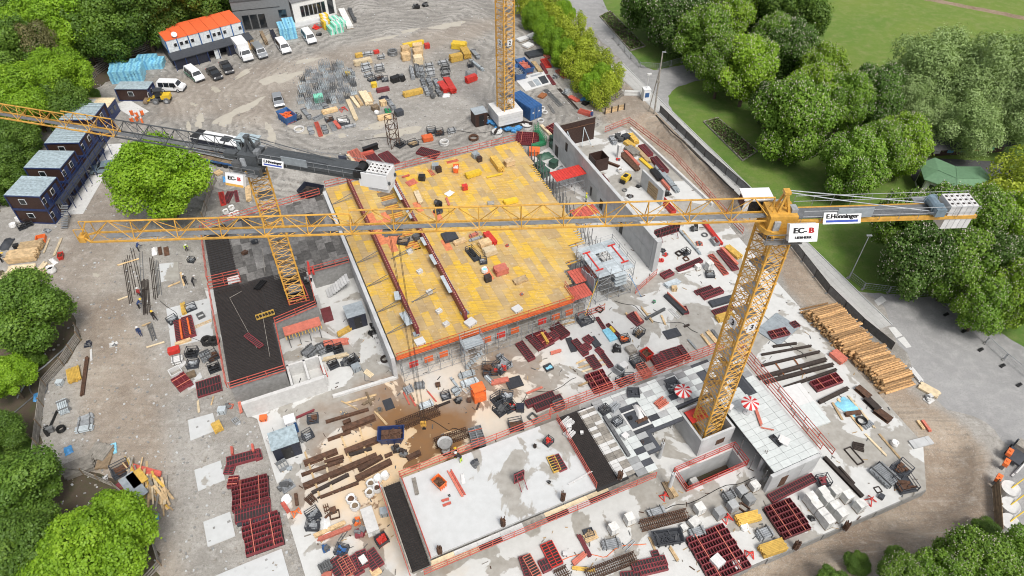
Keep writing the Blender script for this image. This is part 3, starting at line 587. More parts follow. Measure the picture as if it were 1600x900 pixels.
def pickt(r, u, v):
    for h in HOLE:
        if inside(u, v, h): return None
    if u > 39.4 and v < 34: return 'tile_dark' if r.random() < .03 else 'tile_white'
    x = r.random(); k = .30 if v > 35.5 else .5
    return 'tile_white' if x < k + .12 else ('tile_grey' if x < .90 else 'tile_dark')
tile_field(fb, TD, ZF, 1.2, .75, .09, 'deck_tile', pickt, 300, 'tile_white', .025, False, seed=21, jz=.02)
mb = MB(); mb.prism([p - L for p in UVP([(46, 23.4), (46, 38.8), (41.6, 38.8), (41.6, 23.4)])], ZF - .45, ZF - .14); mb.build('tile_bearing', 'tile_dark', fb)
mb = MB(); mb.prism([p - L for p in UVP(TD)], ZF - .42, ZF - .12); mb.build('tile_substructure', 'tile_dark', fb)
# grey rimmed hatch in the tile deck
for (u, v, s_, z, m) in ((30.4, 34.9, 3.3, ZF - .05, 'tile_dark'), (30.4, 34.9, 2.5, ZF + .02, 'concrete_pale'), (30.4, 34.9, 2.1, ZF + .05, 'charcoal')): MB().box(0, 0, 0, s_, s_, .1).build('hatch_rim' if m != 'charcoal' else 'hatch_floor', m, fb, UV(u, v, z) - L, A1)
for (u, v, sx, sy) in ((36.8, 36.9, 1.5, 2.6), (44.0, 35, 1.0, 4.6)): MB().box(0, 0, 0, sx, sy, .04).build('shaft_cover', 'charcoal', fb, UV(u, v, ZF + .03) - L, A1)
mb = MB()
for u in np.arange(5, 46, 2.3):
    for v in (29.6, 31.6, 34, 36.5, 38.2):
        if u < 29 or (u > 39.5) or v > 33: mb.tube(UV(u, v, ZS) - L, UV(u, v, ZF - .35) - L, .05, 5)
for v in np.arange(24, 33, 2): 
    for u in (39.8, 42, 44.5): mb.tube(UV(u, v, ZS) - L, UV(u, v, ZF - .35) - L, .05, 5)
stuff(mb.build('steel_prop_field', 'galv_dark', fb))
# edge walkway in front: pale boards on brackets
tile_field(fb, [(4.2, 28.2), (28.8, 28.2), (28.8, 29.2), (4.2, 29.2)], ZF - .35, 2.4, .48, .06, 'walkway_board', lambda r, u, v: ('timber_pale', 'concrete_pale', 'timber_grey', 'plywood_black')[r.choice((0, 0, 1, 1, 2, 3))], 40, 'timber_pale', .02, seed=2)
guard([UV(3.5, 28.1, ZF - .3), UV(28.6, 28.0, ZF - .3)], 'long red guardrail along the front edge of foreground block')
guard([UV(4.4, 38.6, ZF), UV(21.8, 38.8, ZF)], 'red guardrail along the back edge of the white slab')
guard([UV(21.8, 39.2, ZF), UV(45.0, 39.2, ZF)], 'long double red guardrail behind the tiled deck')
guard([UV(22.2, 39.7, ZF + .1), UV(44.6, 39.7, ZF + .1)], 'outer red guardrail row behind the tiled deck')
guard([UV(4.5, 29.2, ZF), UV(4.5, 38.3, ZF)], 'red guardrail on the left edge of the white slab')
guard([UV(22.3, 29.3, ZF), UV(22.3, 38.3, ZF)], 'red guardrail between white slab and black rebar field')
guard([UV(46.3, 23.6, ZF), UV(46.5, 39.2, ZF)], 'red guardrail down the right edge of the tiled deck')
guard([UV(47, 22.6, ZF), UV(47.2, 40.5, ZF)], 'outer red guardrail row right of the tiled deck')
guard([UV(2.2, 28.3, ZF - .5), UV(2.2, 38.6, ZF - .5)], 'red guardrail along the black trough at far left')
guard(UVP([(32.0, 26.5), (39.9, 26.5), (39.9, 29.0), (32.0, 29.0), (32.0, 26.5)], ZS), 'red guardrail frame round the rectangular floor opening', m='red_bright')
cast_wall('concrete_wall', UV(39.6, 23.2), UV(46, 23.2), .35, ZS, ZF - .1, 'grey concrete wall under the front edge of tiled deck', bay=2.1, rows=1, side=-1)
cast_wall('concrete_wall', UV(46.1, 23.2), UV(46.1, 38), .3, ZS, ZF - .1, 'grey concrete wall under the right edge of tiled deck', bay=2.4, rows=1, side=-1)
MB().box(0, 0, 0, .9, .06, 1.9).build('door_opening', 'rust', fb, UV(41.6, 22.98, 1.15) - L, A1)
# crane shaft
shf = empty('crane_shaft', UV(37.7, 31.9, ZS), A1); tag(shf, 'square concrete shaft round the foot of crane number 3', 'concrete shaft')
for x, y, sx, sy in ((-2.1, 0, .25, 4.45), (2.1, 0, .25, 4.45), (0, 2.1, 3.95, .25), (0, -2.1, 3.95, .25)): MB().box(x, y, 1.5, sx, sy, 3.0).build('shaft_wall', 'concrete', shf)
MB().box(-.4, 1.1, 2.6, 2.4, 1.6, .1).build('red_form_floor', 'red_bright', shf); MB().box(.6, -2.24, 1.3, 1.1, .06, .9).build('shaft_opening', 'rust', shf)
for i, (u, v, h) in enumerate([(30.6, 27.6, 3.0), (31.6, 31.2, 3.0), (29.4, 31.9, 3.0), (40.8, 25.6, 2.9)]):
    o = MB().tube((0, 0, 0), (0, 0, h), .22, 10).tube((.1, .1, h), (.1, .1, h + .7), .03, 4, 1).tube((-.1, .1, h), (-.12, .1, h + .8), .03, 4, 1).tube((0, -.12, h), (0, -.1, h + .7), .03, 4, 1).build('round_column', ['concrete', 'rust'], None, UV(u, v, ZS)); auto(o, 'round grey concrete column with starter bars', 'column', where='under the tiled deck')
# ---------------------------------------------------------------- tall wall and the building part behind it
cast_wall('tall_wall', UV(47, 57.9), UV(47.4, 89.6), .5, ZS, 5.6, 'tall light grey concrete wall right of the yellow deck', bay=2.65, rows=2, side=1)
tw = MB().box(0, 0, 2.8, .8, .8, 5.6).build('end_pillar', 'concrete', None, UV(47.1, 57.4, ZS), A1); tag(tw, 'square concrete pillar at the near end of tall wall', 'pillar')
for (v, z, sx, sz) in ((88.0, 1.0, 1.0, 2.1), (84.6, 3.9, .7, 1.5), (78.5, 3.3, 1.3, .35), (75.6, 1.2, .45, 1.6), (72.2, 1.1, .9, 1.7), (66, 1.2, .8, 2.0)):
    o = MB().box(0, 0, 0, sx, .06, sz).box(0, -.04, sz / 2, sx + .12, .05, .06, 1).build('wall_opening', ['black', 'timber_old'], bpy.data.objects['tall_wall'], (( v - 73.75), .31, z), 0)
bf = empty('brown_formwork', UV(51.6, 90.2, ZS), A1); tag(bf, 'dark brown steel wall formwork closing the back of the building part', 'wall formwork')
MB().box(0, 0, 2.2, 7.6, .2, 4.4).build('form_face', 'brown', bf); MB().box(0, -.16, 3.3, 7.6, .1, .14).build('waler', 'rust', bf); MB().box(0, 0, 4.45, 7.7, .3, .08).build('top_rail', 'timber_grey', bf)
for x in (-1.6, 1.6):
    MB().bar((x - .9, -1.6, .05), (x, -.25, 3.0), .1, .1).build('brace', 'steel_pale', bf); MB().bar((x + .9, -1.6, .05), (x, -.25, 3.0), .1, .1).build('brace', 'steel_pale', bf)
cast_wall('inner_wall', P(1001, 289), P(1034, 322), .3, ZS, 3.0, 'short concrete wall with timber framed opening behind tall wall', bay=2, rows=1, side=0)
iw = bpy.data.objects['inner_wall']; MB().box(.4, 0, 1.2, 2.6, .44, 2.2).build('opening', 'timber', iw)
for i in range(5): MB().box(.4, -.25, .4 + i * .42, 2.6, .05, .06).build('opening_slat', 'timber_old', iw)
bx_ = empty('wall_form_box', P(934, 262), A1); tag(bx_, 'brown steel form box standing on slab behind tall wall', 'formwork')
for x, y, sx, sy in ((-1.2, 0, .12, 2.2), (1.2, 0, .12, 2.2), (0, 1.1, 2.4, .12), (0, -1.1, 2.4, .12)): MB().box(x, y, 1.2, sx, sy, 2.4).build('form_side', 'brown', bx_)
guard([P(945, 207, .4), P(982, 192, .4), P(1052, 245, .3), P(1120, 322, .3)], 'red guardrail along the trench side of the building part')
guard([P(1120, 322, .2), P(1160, 365, .2)], 'short red guardrail at the slab edge under the crane jib')
cast_wall('retaining_wall', P(985, 203), P(1113, 322), .35, ZS - 2, ZS + .5, 'low concrete edge wall along the trench', 'concrete_pale', bay=2.5, rows=1, side=-1)
sh = empty('timber_shoring', P(954, 172, -.2)); tag(sh, 'timber boarded shoring wall with steel posts at trench head', 'shoring'); a, b = P(945, 178, 0), P(975, 171, 0); L = sh.location
for i in range(6): MB().bar(a - L + Vector((0, 0, -.9 + i * .36)), b - L + Vector((0, 0, -.9 + i * .36)), .1, .33).build('board', 'timber', sh)
for i in range(4): p = a + (b - a) * (i / 3) - L + Vector((0, -.12, 0)); MB().bar(p + Vector((0, 0, -1.5)), p + Vector((0, 0, 1.3)), .2, .2).build('steel_post', 'rust_dark', sh)
# grey stair tower
tb = empty('stair_tower', UV(39.1, 57.7, ZS), A1); tag(tb, 'grey scaffold stair tower with steel deck left of tall wall', 'scaffold tower')
mb = MB(); lg = MB(); xs_ = (-2.7, -.9, .9, 2.7); ys_ = (-3, -1, 1, 3)
for x in xs_:
    for y in ys_: mb.tube((x, y, 0), (x, y, 5.9 if abs(x) > 2 or abs(y) > 2 else 4.9), .04, 5)
for z in (.4, 1.4, 2.4, 3.4, 4.4):
    for x in xs_: lg.tube((x, -3, z), (x, 3, z), .035, 4)
    for y in ys_: lg.tube((-2.7, y, z), (2.7, y, z), .035, 4)
for z in (5.35, 5.85):
    lg.tube((2.7, -3, z), (2.7, 3, z), .035, 4); lg.tube((-2.7, 3, z), (2.7, 3, z), .035, 4)
for k in range(4):
    for x in (-2.7, 2.7): lg.tube((x, -3 + 2 * (k % 3), .4 + k), (x, -1 + 2 * (k % 3), 1.4 + k), .03, 4)
    for y in (-3, 3): lg.tube((-2.7 + 1.8 * (k % 3), y, .4 + k), (-.9 + 1.8 * (k % 3), y, 1.4 + k), .03, 4)
mb.build('scaffold_standard', 'galv', tb); lg.build('ledger', 'galv', tb)
dm = MB().box(0, 0, 0, 1.78, .6, .07).mesh('steel_plank', ['steel_pale'])
for i in range(3):
    for j in range(10):
        if i == 1 and 3 < j < 7: continue
        obj('steel_plank', dm, tb, (-1.8 + i * 1.8, -2.75 + j * .61, 4.97))
for j in range(4): obj('steel_plank', dm, tb, (.4, -3.35 - j * .1, 4.8 - j * .5))
for x in (-1.9, 1.9):
    rb = MB().box(x, 0, 5.08, .16, 3.6, .14).box(x, 1.8, 5.12, 1.1, .16, .14).box(x, -1.8, 5.12, 1.1, .16, .14); rb.build('red_spreader', 'red_bright', tb)
sm = MB()
for i in range(7): sm.box(1.9 - i * .45, -2.2, .5 + i * .6, .5, 1, .06); sm.box(-1.9 + (i % 4) * .9, 2.2, .5 + i * .6, .5, 1, .06)
sm.build('stair_flight', 'grate', tb)
for i in range(4): MB().box(-2.95, -2.2 + i * .9, 2.9 - .3 * i, .12, .8, 3.0).build('steel_sheet', 'lid_grey', tb)
# stair scaffold at the deck front
st = empty('stair_scaffold', UV(17.7, 52.0, ZS), A1); tag(st, 'slim tube stair scaffold climbing to the yellow deck front', 'scaffold tower')
mb = MB(); lg = MB(); fl = MB()
for x in (-1.3, 1.3):
    for y in (-.8, .8): mb.tube((x, y, 0), (x, y, 5.2), .04, 5)
for z in (.3, 1.1, 2.0, 2.9, 3.8, 4.6, 5.1):
    for y in (-.8, .8): lg.tube((-1.3, y, z), (1.3, y, z), .03, 4)
    for x in (-1.3, 1.3): lg.tube((x, -.8, z), (x, .8, z), .03, 4)
for k, z in enumerate((0, 2.0)):
    for i in range(7): fl.box(-1.0 + i * .33, .4 if k else -.4, z + .25 + i * .28, .3, .7, .05)
fl.box(0, 0, 4.0, 2.6, 1.5, .06); mb.build('scaffold_standard', 'galv', st); lg.build('ledger', 'galv', st); fl.build('stair_flight', 'steel_pale', st)
# red formwork tables between deck and tower, red scaffold table behind
def table(name, loc, rz, sx, sy, h, m, label, n=6):
    r_ = empty(name, loc, rz); tag(r_, label, 'formwork table'); pm_ = MB().box(0, 0, 0, sx / n - .04, sy, .08).mesh('table_board', [m])
    for i in range(n): obj('table_board', pm_, r_, (-sx / 2 + sx / n * (i + .5), 0, h))
    lg = MB()
    for x in np.linspace(-sx / 2 + .15, sx / 2 - .15, 4):
        for y in (-sy / 2 + .15, sy / 2 - .15): lg.tube((x, y, 0), (x, y, h - .05), .04, 5)
        for z in (h * .3, h * .65): lg.tube((x, -sy / 2, z), (x, sy / 2, z), .03, 4)
    for z in (h * .3, h * .65, h - .1):
        for y in (-sy / 2 + .15, sy / 2 - .15): lg.tube((-sx / 2, y, z), (sx / 2, y, z), .03, 4)
    lg.build('tube_frame', 'galv', r_); return r_
table('scaffold_table', UV(44.2, 78.5, ZS), A1, 5.2, 2.6, 3.6, 'red_bright', 'red topped scaffold table beside the tall concrete wall', 12)
table('formwork_table', UV(36.0, 58.2, ZS), A1, 3.2, 2.6, 2.7, 'red_rail', 'red formwork table below the stepped deck edge, upper one', 8)
table('formwork_table', UV(34.2, 55.6, ZS), A1, 3.0, 2.4, 2.5, 'red_rail', 'red formwork table below the stepped deck edge, lower one', 8)
table('formwork_table', UV(43.0, 70.5, ZS), A1, 4.0, 2.2, 2.2, 'red_rail', 'red formwork table in the gap left of tall wall', 9)
guard([UV(33, 53.3, ZS), UV(37, 53.3, ZS)], 'low red guardrail at the foot of the stepped deck edge')
guard([UV(42.4, 54.3, ZS), UV(47, 56.3, ZS)], 'low red guardrail from stair tower to tall wall')
# rest of back-edge: dark stub under the deck along the stepped edge
mb = MB()
for i, v in enumerate(np.arange(58, 90, 1.3)):
    u = 40.2 + (v - 63) * .05 if v > 63 else 37.5
    for k in range(3): mb.tube(UV(u + .4 + .5 * k, v, ZS), UV(u + .4 + .5 * k, v, 2.2 + .4 * ((i + k) % 3)), .06, 5)
o = mb.build('prop_row', 'galv_dark', None); tag(o, 'row of upright steel props along the right deck edge', 'props'); stuff(o)
# ---------------------------------------------------------------- tower cranes
def text_mesh(txt, size, m, ext=.004):
    c = bpy.data.curves.new('t', 'FONT'); c.body = txt; c.size = size; c.extrude = ext; c.offset = size * .022; c.align_x = 'CENTER'; c.align_y = 'CENTER'; c.resolution_u = 2
    o = bpy.data.objects.new('t', c); COL.objects.link(o); bpy.context.view_layer.update()
    me = bpy.data.meshes.new_from_object(o.evaluated_get(bpy.context.evaluated_depsgraph_get())); bpy.data.objects.remove(o); me.materials.clear(); me.materials.append(M[m]); return me
def lettering(parent, txt, size, m, loc, rot, bold=0, sx=1.0):
    o = obj('lettering', text_mesh(txt, size, m), parent, loc); o.rotation_euler = rot; o.scale = (sx, 1, 1)
    if bold:
        for d in (bold, 2 * bold):
            k = obj('lettering', o.data, parent, Vector(loc) + Vector((d if abs(rot[2]) < 1 else -d, 0, 0)) + Vector((0, -.001 if abs(rot[2]) < 1 else .001, 0))); k.rotation_euler = rot; k.scale = (sx, 1, 1)
    return o
def mast_section(w, h, m, cr=.085, br=.045):
    mb = MB(); k = w / 2
    for x in (-k, k):
        for y in (-k, k): mb.bar((x, y, 0), (x, y, h), cr * 2, cr * 2)
    c = [(-k, -k), (k, -k), (k, k), (-k, k)]; n = 3; s = h / n
    for i in range(4):
        a, b = c[i], c[(i + 1) % 4]
        for j in range(n):
            mb.tube((*a, j * s), (*b, (j + 1) * s), br, 4, cap=False); mb.tube((*b, j * s), (*a, (j + 1) * s), br * .8, 4, cap=False)
        mb.tube((*a, .03), (*b, .03), br, 4, cap=False); mb.tube((*a, h * .25), (*b, h * .25), br * .7, 4, cap=False); mb.tube((*a, h * .75), (*b, h * .75), br * .7, 4, cap=False)
        mb.tube((*a, h * .5), (*b, h * .5), br * .8, 4, cap=False)
    for i in range(4): mb.box(c[i][0], c[i][1], h - .08, .26, .26, .16)
    lx = -k + .3
    for y in (-.2, .2): mb.tube((lx, y, 0), (lx, y, h), .025, 4, cap=False)
    for j in range(8): mb.tube((lx, -.2, h * j / 8), (lx, .2, h * j / 8), .018, 4, cap=False)
    mb.box(.1, .1, h * .55, w * .75, w * .75, .04, 1)
    return mb.mesh('mast_section', [m, 'grate'])
def jib_section(L, w, h, m, taper=0):
    """one bay of a triangular jib along +x: two bottom chords, one top chord"""
    mb = MB(); k = w / 2; h2 = h - taper
    mb.tube((0, 0, h), (L, 0, h2), .075, 6); mb.bar((0, -k, 0), (L, -k, 0), .13, .13); mb.bar((0, k, 0), (L, k, 0), .13, .13)
    mb.tube((L / 2, -k, 0), (L / 2, k, 0), .035, 4, cap=False); mb.tube((0, -k, 0), (0, k, 0), .045, 4, cap=False); mb.tube((0, -k, 0), (L / 2, k, 0), .028, 4, cap=False); mb.tube((L / 2, k, 0), (L, -k, 0), .028, 4, cap=False)
    for y in (-k, k):
        mb.tube((0, y, 0), (L / 2, 0, (h + h2) / 2), .04, 4, cap=False); mb.tube((L / 2, 0, (h + h2) / 2), (L, y, 0), .04, 4, cap=False)
        mb.tube((0, y, 0), (0, 0, h), .045, 4, cap=False)
    return mb.mesh('jib_section', [m])
def sign(parent, sx, sz, loc, rz, tilt=0, strip=None):
    s = MB().box(0, 0, 0, sx, .08, sz).build('sign_board', 'white_paint', parent, loc, rz); s.rotation_euler = (tilt, 0, rz); return s
def firm_sign(up, loc, rz, tilt, s=1.0):
    parent = up.parent; loc = Matrix.Rotation(up.rotation_euler.z, 3, 'Z') @ (Vector(loc) + Vector((0, 0, .95))) + up.location; rz += up.rotation_euler.z
    sg = sign(parent, 3.4 * s, 1.05 * s, loc, rz, tilt)
    lettering(sg, 'E.Hönninger', .54 * s, 'ink', (-.03, -.046, .16 * s), (R(90), 0, 0), .02, 1.08)
    MB().box(0, -.045, -.27 * s, 2.9 * s, .012, .2 * s).build('blue_bar', 'sign_blue', sg); return sg
def crane(name, base, h, jaz, jl, cl, mw, label, mjib, msec, ym, ymast='crane_yellow', number=None, counter_m='crane_yellow', extra=None, z0=0.0, jw=1.15, jh=1.9):
    root = empty(name, base); tag(root, label, 'tower crane', 'tower cranes'); n = round(h / 3.0); sh = h / n
    me = mast_section(mw, sh, ymast)
    for i in range(n): obj('mast_section', me, root, (0, 0, i * sh), A1)
    top = n * sh
    if number:
        for k, (x, y, rz) in enumerate(((0, -mw / 2 - .14, 0), (-mw / 2 - .14, 0, -90))):
            pl_ = MB().box(0, 0, 0, .95, .04, 1.05).build('number_plate', 'white_paint', root); d = Matrix.Rotation(A1, 3, 'Z') @ Vector((x, y, 0)); pl_.location = (d.x, d.y, number[1]); pl_.rotation_euler = (0, 0, A1 + R(rz))
            lettering(pl_, number[0], .95, 'ink', (0, -.024, -.02), (R(90), 0, 0), .02)
    if jl is None: return root
    # slewing ring, tower head
    up = empty('slewing_unit', (0, 0, top), jaz); up.parent = root
    MB().tube((0, 0, -.1), (0, 0, .35), mw * .75, 14).build('slewing_ring', mjib, up)
    hd = MB().box(0, 0, 1.0, mw * 1.05, mw * .95, 1.3)
    for y in (-.5, .5): hd.bar((.6, y, .6), (0, y * .3, jh + 1.5), .16, .16); hd.bar((-.8, y, .6), (0, y * .3, jh + 1.5), .2, .2)
    hd.box(0, 0, jh + 1.5, .5, .6, .25); hd.build('tower_head', counter_m, up)
    for q_ in ((-.2, -mw * .62, .9, 1.3, .5, 1.1), (.5, .9, .8, .5, .6, .9), (-.9, .2, 1.7, .5, .7, .6)): MB().box(*q_).build('drive_unit', 'galv', up)
    for y in (-mw * 1.05, mw * 1.05):
        pf = MB().box(.1, y * .9, -.15, 3.0, .5, .06).bar((-1.4, y, .85), (1.6, y, .85), .05, .05).bar((-1.4, y, .4), (1.6, y, .4), .04, .04)
        for x in (-1.4, .1, 1.6): pf.bar((x, y, -.15), (x, y, .85), .05, .05)
        pf.build('platform_rail', 'galv_dark', up)
    # jib
    jb = empty('jib', (0, 0, top + .95), jaz); jb.parent = root; nb = int(round(jl / 3.4)); bl = (jl - .8) / nb
    ja = jib_section(bl, jw, jh, mjib); jb_ = jib_section(bl, jw, jh * .8, mjib); jc = ja
    ms = {}
    for i in range(nb):
        m_ = msec(i / nb); hh = jh if i < nb * .6 else jh * .82
        me = cached((name, m_, hh), lambda: jib_section(bl, jw, hh, m_)); obj('jib_section', me, jb, (.8 + i * bl, 0, 0))
    tp = MB(); e = .8 + nb * bl; tp.bar((e, -jw / 2, 0), (e + .9, 0, .1), .12, .12).bar((e, jw / 2, 0), (e + .9, 0, .1), .12, .12).bar((e, 0, jh * .82), (e + .9, 0, .1), .1, .1).box(e + .8, 0, .0, .5, .7, .5)
    for y in (-.5, .5): tp.bar((e, y, 0), (e, y, 1.2), .05, .05).bar((e + .9, y, 0), (e + .9, y, 1.2), .05, .05).bar((e, y, 1.2), (e + .9, y, 1.2), .05, .05)
    tp.build('jib_tip', msec(1), jb)
    wk = MB(); wk.box(jl * .5, 0, .1, jl * .96, .5, .03); wk.build('jib_walkway', 'grate', jb)
    # counter jib
    cj = empty('counter_jib', (0, 0, top + .95), jaz); cj.parent = root; b = MB(); b.bar((-.6, -.8, 0), (-cl, -.8, 0), .22, .32).bar((-.6, .8, 0), (-cl, .8, 0), .22, .32)
    for x in np.linspace(-1.5, -cl + .3, 7): b.bar((x, -.8, 0), (x, .8, 0), .1, .12)
    b.build('counter_frame', counter_m, cj); MB().box(-cl * .45, 0, .2, cl * .8, 1.3, .05).build('counter_floor', 'grate' if counter_m == 'crane_yellow' else counter_m, cj)
    rl = MB()
    for y in (-1.0, 1.0):
        for z in (.65, 1.2): rl.tube((-1.4, y, z), (-cl + .2, y, z), .03, 4, cap=False)
        for x in np.linspace(-1.4, -cl + .2, 10): rl.tube((x, y, .1), (x, y, 1.2), .025, 4, cap=False)
    rl.build('handrail', 'galv', cj)
    tr = MB()
    for y in (-.35, .35): tr.tube((0, y * .4, jh + .6), (-cl * .28, y, 1.7), .045, 5).tube((-cl * .28, y, 1.7), (-cl * .8, y * 1.6, .35), .045, 5)
    tr.build('tie_bar', 'galv' if counter_m == 'crane_yellow' else counter_m, cj)
    blk = MB().box(0, 0, 0, .42, 1.7, 2.3).mesh('ballast_block', ['white'])
    for i in range(5): obj('ballast_block', blk, cj, (-cl + 2.3 - i * .46, 0, .3 - .35))
    for i in range(5):
        hl = MB()
        for y in (-.5, 0, .5): hl.box(0, y, 0, .16, .16, .06)
        hl.build('lifting_eye', 'rust_dark', cj, (-cl + 2.3 - i * .46, 0, 1.13))
    wn_ = MB().tube((-cl + 3.4, -.55, .75), (-cl + 3.4, .55, .75), .42, 12).tube((-cl + 3.4, -.65, .75), (-cl + 3.4, -.55, .75), .55, 12).tube((-cl + 3.4, .55, .75), (-cl + 3.4, .65, .75), .55, 12).box(-cl + 3.4, .95, .7, .8, .5, .7)
    wn_.build('hoist_winch', 'car_blue' if counter_m == 'crane_yellow' else 'black', cj); MB().box(-cl + 3.5, -1.35, .1, 1.5, .9, .08).build('winch_platform', 'galv', cj)
    MB().box(-cl * .35, .98, .9, 2.9, .1, .9).build('rear_board', 'lid_grey', cj)
    # cabin
    d = Matrix.Rotation(jaz, 3, 'Z') @ Vector((1.5, ym, 0)); cb = empty('cabin', (d.x, d.y, top - .2), jaz); cb.parent = root
    mb = MB(); prof = [(-1.1, 0), (.7, 0), (1.15, .9), (1.0, 1.9), (-1.1, 1.9)]; nv = len(prof); y0, y1 = -.65, .65
    vs = [(x, y0, z) for x, z in prof] + [(x, y1, z) for x, z in prof]; mb.add(vs, [tuple(range(nv)), tuple(range(nv, 2 * nv))[::-1]] + [(i, nv + i, nv + (i + 1) % nv, (i + 1) % nv) for i in range(nv)]); mb.build('cabin_shell', extra or 'white_paint', cb)
    MB().box(-.05, 0, 1.96, 2.5, 1.6, .1).build('cabin_roof', extra or 'white_paint', cb)
    for y in (-.66, .66): MB().box(-.1, y, 1.2, 1.5, .02, 1.0).build('cabin_window', 'glass', cb)
    MB().bar((.99, 0, .55), (1.2, 0, .95), 1.2, .02).bar((1.165, 0, 1.0), (1.03, 0, 1.8), 1.15, .02).build('windscreen', 'glass', cb)
    # trolley, hoist rope and hook
    return root
def trolley(root, x, drop, jaz):
    jb = [c for c in root.children if c.name.startswith('jib')][0]
    MB().box(x, 0, -.15, 1.6, 1.3, .16).box(x - .5, -.5, -.3, .3, .2, .3).box(x + .5, .5, -.3, .3, .2, .3).box(x, 0, -.35, .9, .8, .3).build('trolley', 'galv_dark', jb)
    rp = MB()
    for y in (-.25, .25):
        for xx in (-.3, .3): rp.tube((x + xx, y, -.4), (x + xx * .6, y, -drop), .018, 4, cap=False)
    rp.build('hoist_rope', 'black', jb); MB().box(x, 0, -drop - .25, .6, .25, .7).tube((x, 0, -drop - .5), (x, 0, -drop - 1.1), .09, 6, 1).box(x, 0, -drop - 1.2, .4, .15, .15, 1).build('hook_block', ['crane_yellow', 'black'], jb)
# crane 3, right
b3 = UV(37.75, 31.7, ZS); H3 = 31.0
pj = P(125, 362, H3 + 1.6); dj = pj - b3; az3 = math.atan2(dj.y, dj.x)
c3 = crane('tower_crane', b3, H3, az3, dj.xy.length - .8, 16.0, 2.15, 'yellow tower crane number 3 standing in the tiled foreground block', 'crane_yellow', lambda f: 'crane_yellow', -1.9, number=('3', 19.6))
up3 = [c for c in c3.children if c.name.startswith('slewing_unit')][0]
trolley(c3, 31.3, 27.2, az3)
# crane 1, left: grey inner jib and counter jib on a yellow mast
b1 = P(463, 464, ZB); T1 = 25.6
pj = P(0, 166, T1 + .6); dj = pj - b1; az1 = math.atan2(dj.y, dj.x)
c1 = crane('tower_crane', Vector((b1.x, b1.y, ZS)), 24, az1, dj.xy.length + 4, 16.2, 2.1, 'tower crane with grey counter jib on a yellow mast, left of the deck', 'crane_grey', lambda f: 'crane_grey' if f < .42 else 'crane_yellow', -1.9, counter_m='crane_grey', extra='cabin_roof')
up1 = [c for c in c1.children if c.name.startswith('slewing_unit')][0]
# signs: the boards face the open side of each crane
def ecb(up, loc, rz, tilt, s, yellow):
    root = up.parent; loc = Matrix.Rotation(up.rotation_euler.z, 3, 'Z') @ Vector(loc) + up.location; rz += up.rotation_euler.z
    sg = sign(root, 2.5 * s, 1.6 * s, loc, rz, tilt); MB().box(0, .3, 0, 2.4 * s, .5, 1.5 * s).build('sign_case', 'white_paint', sg)
    lettering(sg, 'EC-', .66 * s, 'ink', (-.36 * s, -.046, .18 * s), (R(90), 0, 0), .035, 1.15); lettering(sg, 'B', .66 * s, 'ink_red', (.62 * s, -.046, .18 * s), (R(90), 0, 0), .035, 1.25)
    if not yellow: lettering(sg, 'LIEBHERR', .30 * s, 'ink', (-.02, -.046, -.42 * s), (R(90), 0, 0), .018, 1.15)
    if yellow: MB().box(0, -.043, -.66 * s, 2.5 * s, .01, .3 * s).build('yellow_stripe', 'crane_yellow', sg)
# in the slewing frame the viewer is on +y for crane 3 (jib to the left), so boards turn by 180 degrees
ecb(up3, (-1.1, 2.45, 1.2), math.pi, -.5, .92, False); firm_sign(up3, (-4.6, 1.15, .55), math.pi, -.5, .9)
ecb(up1, (.9, 2.8, -.4), math.pi, -.4, .85, True); firm_sign(up1, (-3.3, 1.3, .5), math.pi, -.45, .72)
MB().box(-7.2, 0, .5, 11.4, 2.0, .5).box(-7.2, 0, .8, 11.2, 1.3, .12).build('machine_hood', 'crane_grey', [c for c in c1.children if c.name.startswith('counter_jib')][0])
cj1 = [c for c in c1.children if c.name.startswith('counter_jib')][0]
for y in (-1.05, 1.05): MB().box(-14.4, y, .2, 3.0, .12, 1.7).build('ballast_panel', 'white_paint', cj1)
MB().box(-15.95, 0, .2, .12, 2.2, 1.7).build('ballast_panel', 'white_paint', cj1)
for k, (x, y, z, sx, sy, sz) in enumerate(((1.2, 1.2, .2, 1.0, .7, 1.3), (-.9, 1.5, .1, 1.5, .5, .9), (.4, -1.2, 1.2, 1.3, .8, 1.2), (2.4, .2, .9, 1.4, .8, .7), (-1.9, -.9, 1.1, 1.2, .9, .8))): MB().box(x, y, z, sx, sy, sz).build('drive_unit', 'crane_grey' if k % 2 else 'galv_dark', up1)
# crane 2 at the back: only its lower mast rises in view, on a ballasted cross frame
b2 = P(790, 192, 0)
c2 = empty('tower_crane', b2); tag(c2, 'yellow tower crane mast number 2 on white ballast blocks at the back', 'tower crane', 'tower cranes')
me = mast_section(2.1, 3.0, 'crane_yellow')
for i in range(14): obj('mast_section', me, c2, (0, 0, .9 + i * 3), A1 + .25)
bl = MB().box(0, 0, 0, 4.7, 1.3, .5).mesh('ballast_block', ['white'])
for i in range(4):
    for s_ in (-1, 1): o = obj('ballast_block', bl, c2, Matrix.Rotation(A1, 3, 'Z') @ Vector((0, s_ * 1.7, 1.35 + i * .54)), A1)
for i in range(4):
    for s_ in (-1, 1): o = obj('ballast_block', cached('bb2', lambda: MB().box(0, 0, 0, 1.3, 2.0, .5).mesh('ballast_block', ['white'])), c2, Matrix.Rotation(A1, 3, 'Z') @ Vector((s_ * 1.7, 0, 1.35 + i * .54)), A1)
MB().bar((-3.6, -3.6, .95), (3.6, 3.6, .95), .35, .4).bar((-3.6, 3.6, .95), (3.6, -3.6, .95), .35, .4).build('cross_frame', 'rust_dark', c2).rotation_euler = (0, 0, A1)
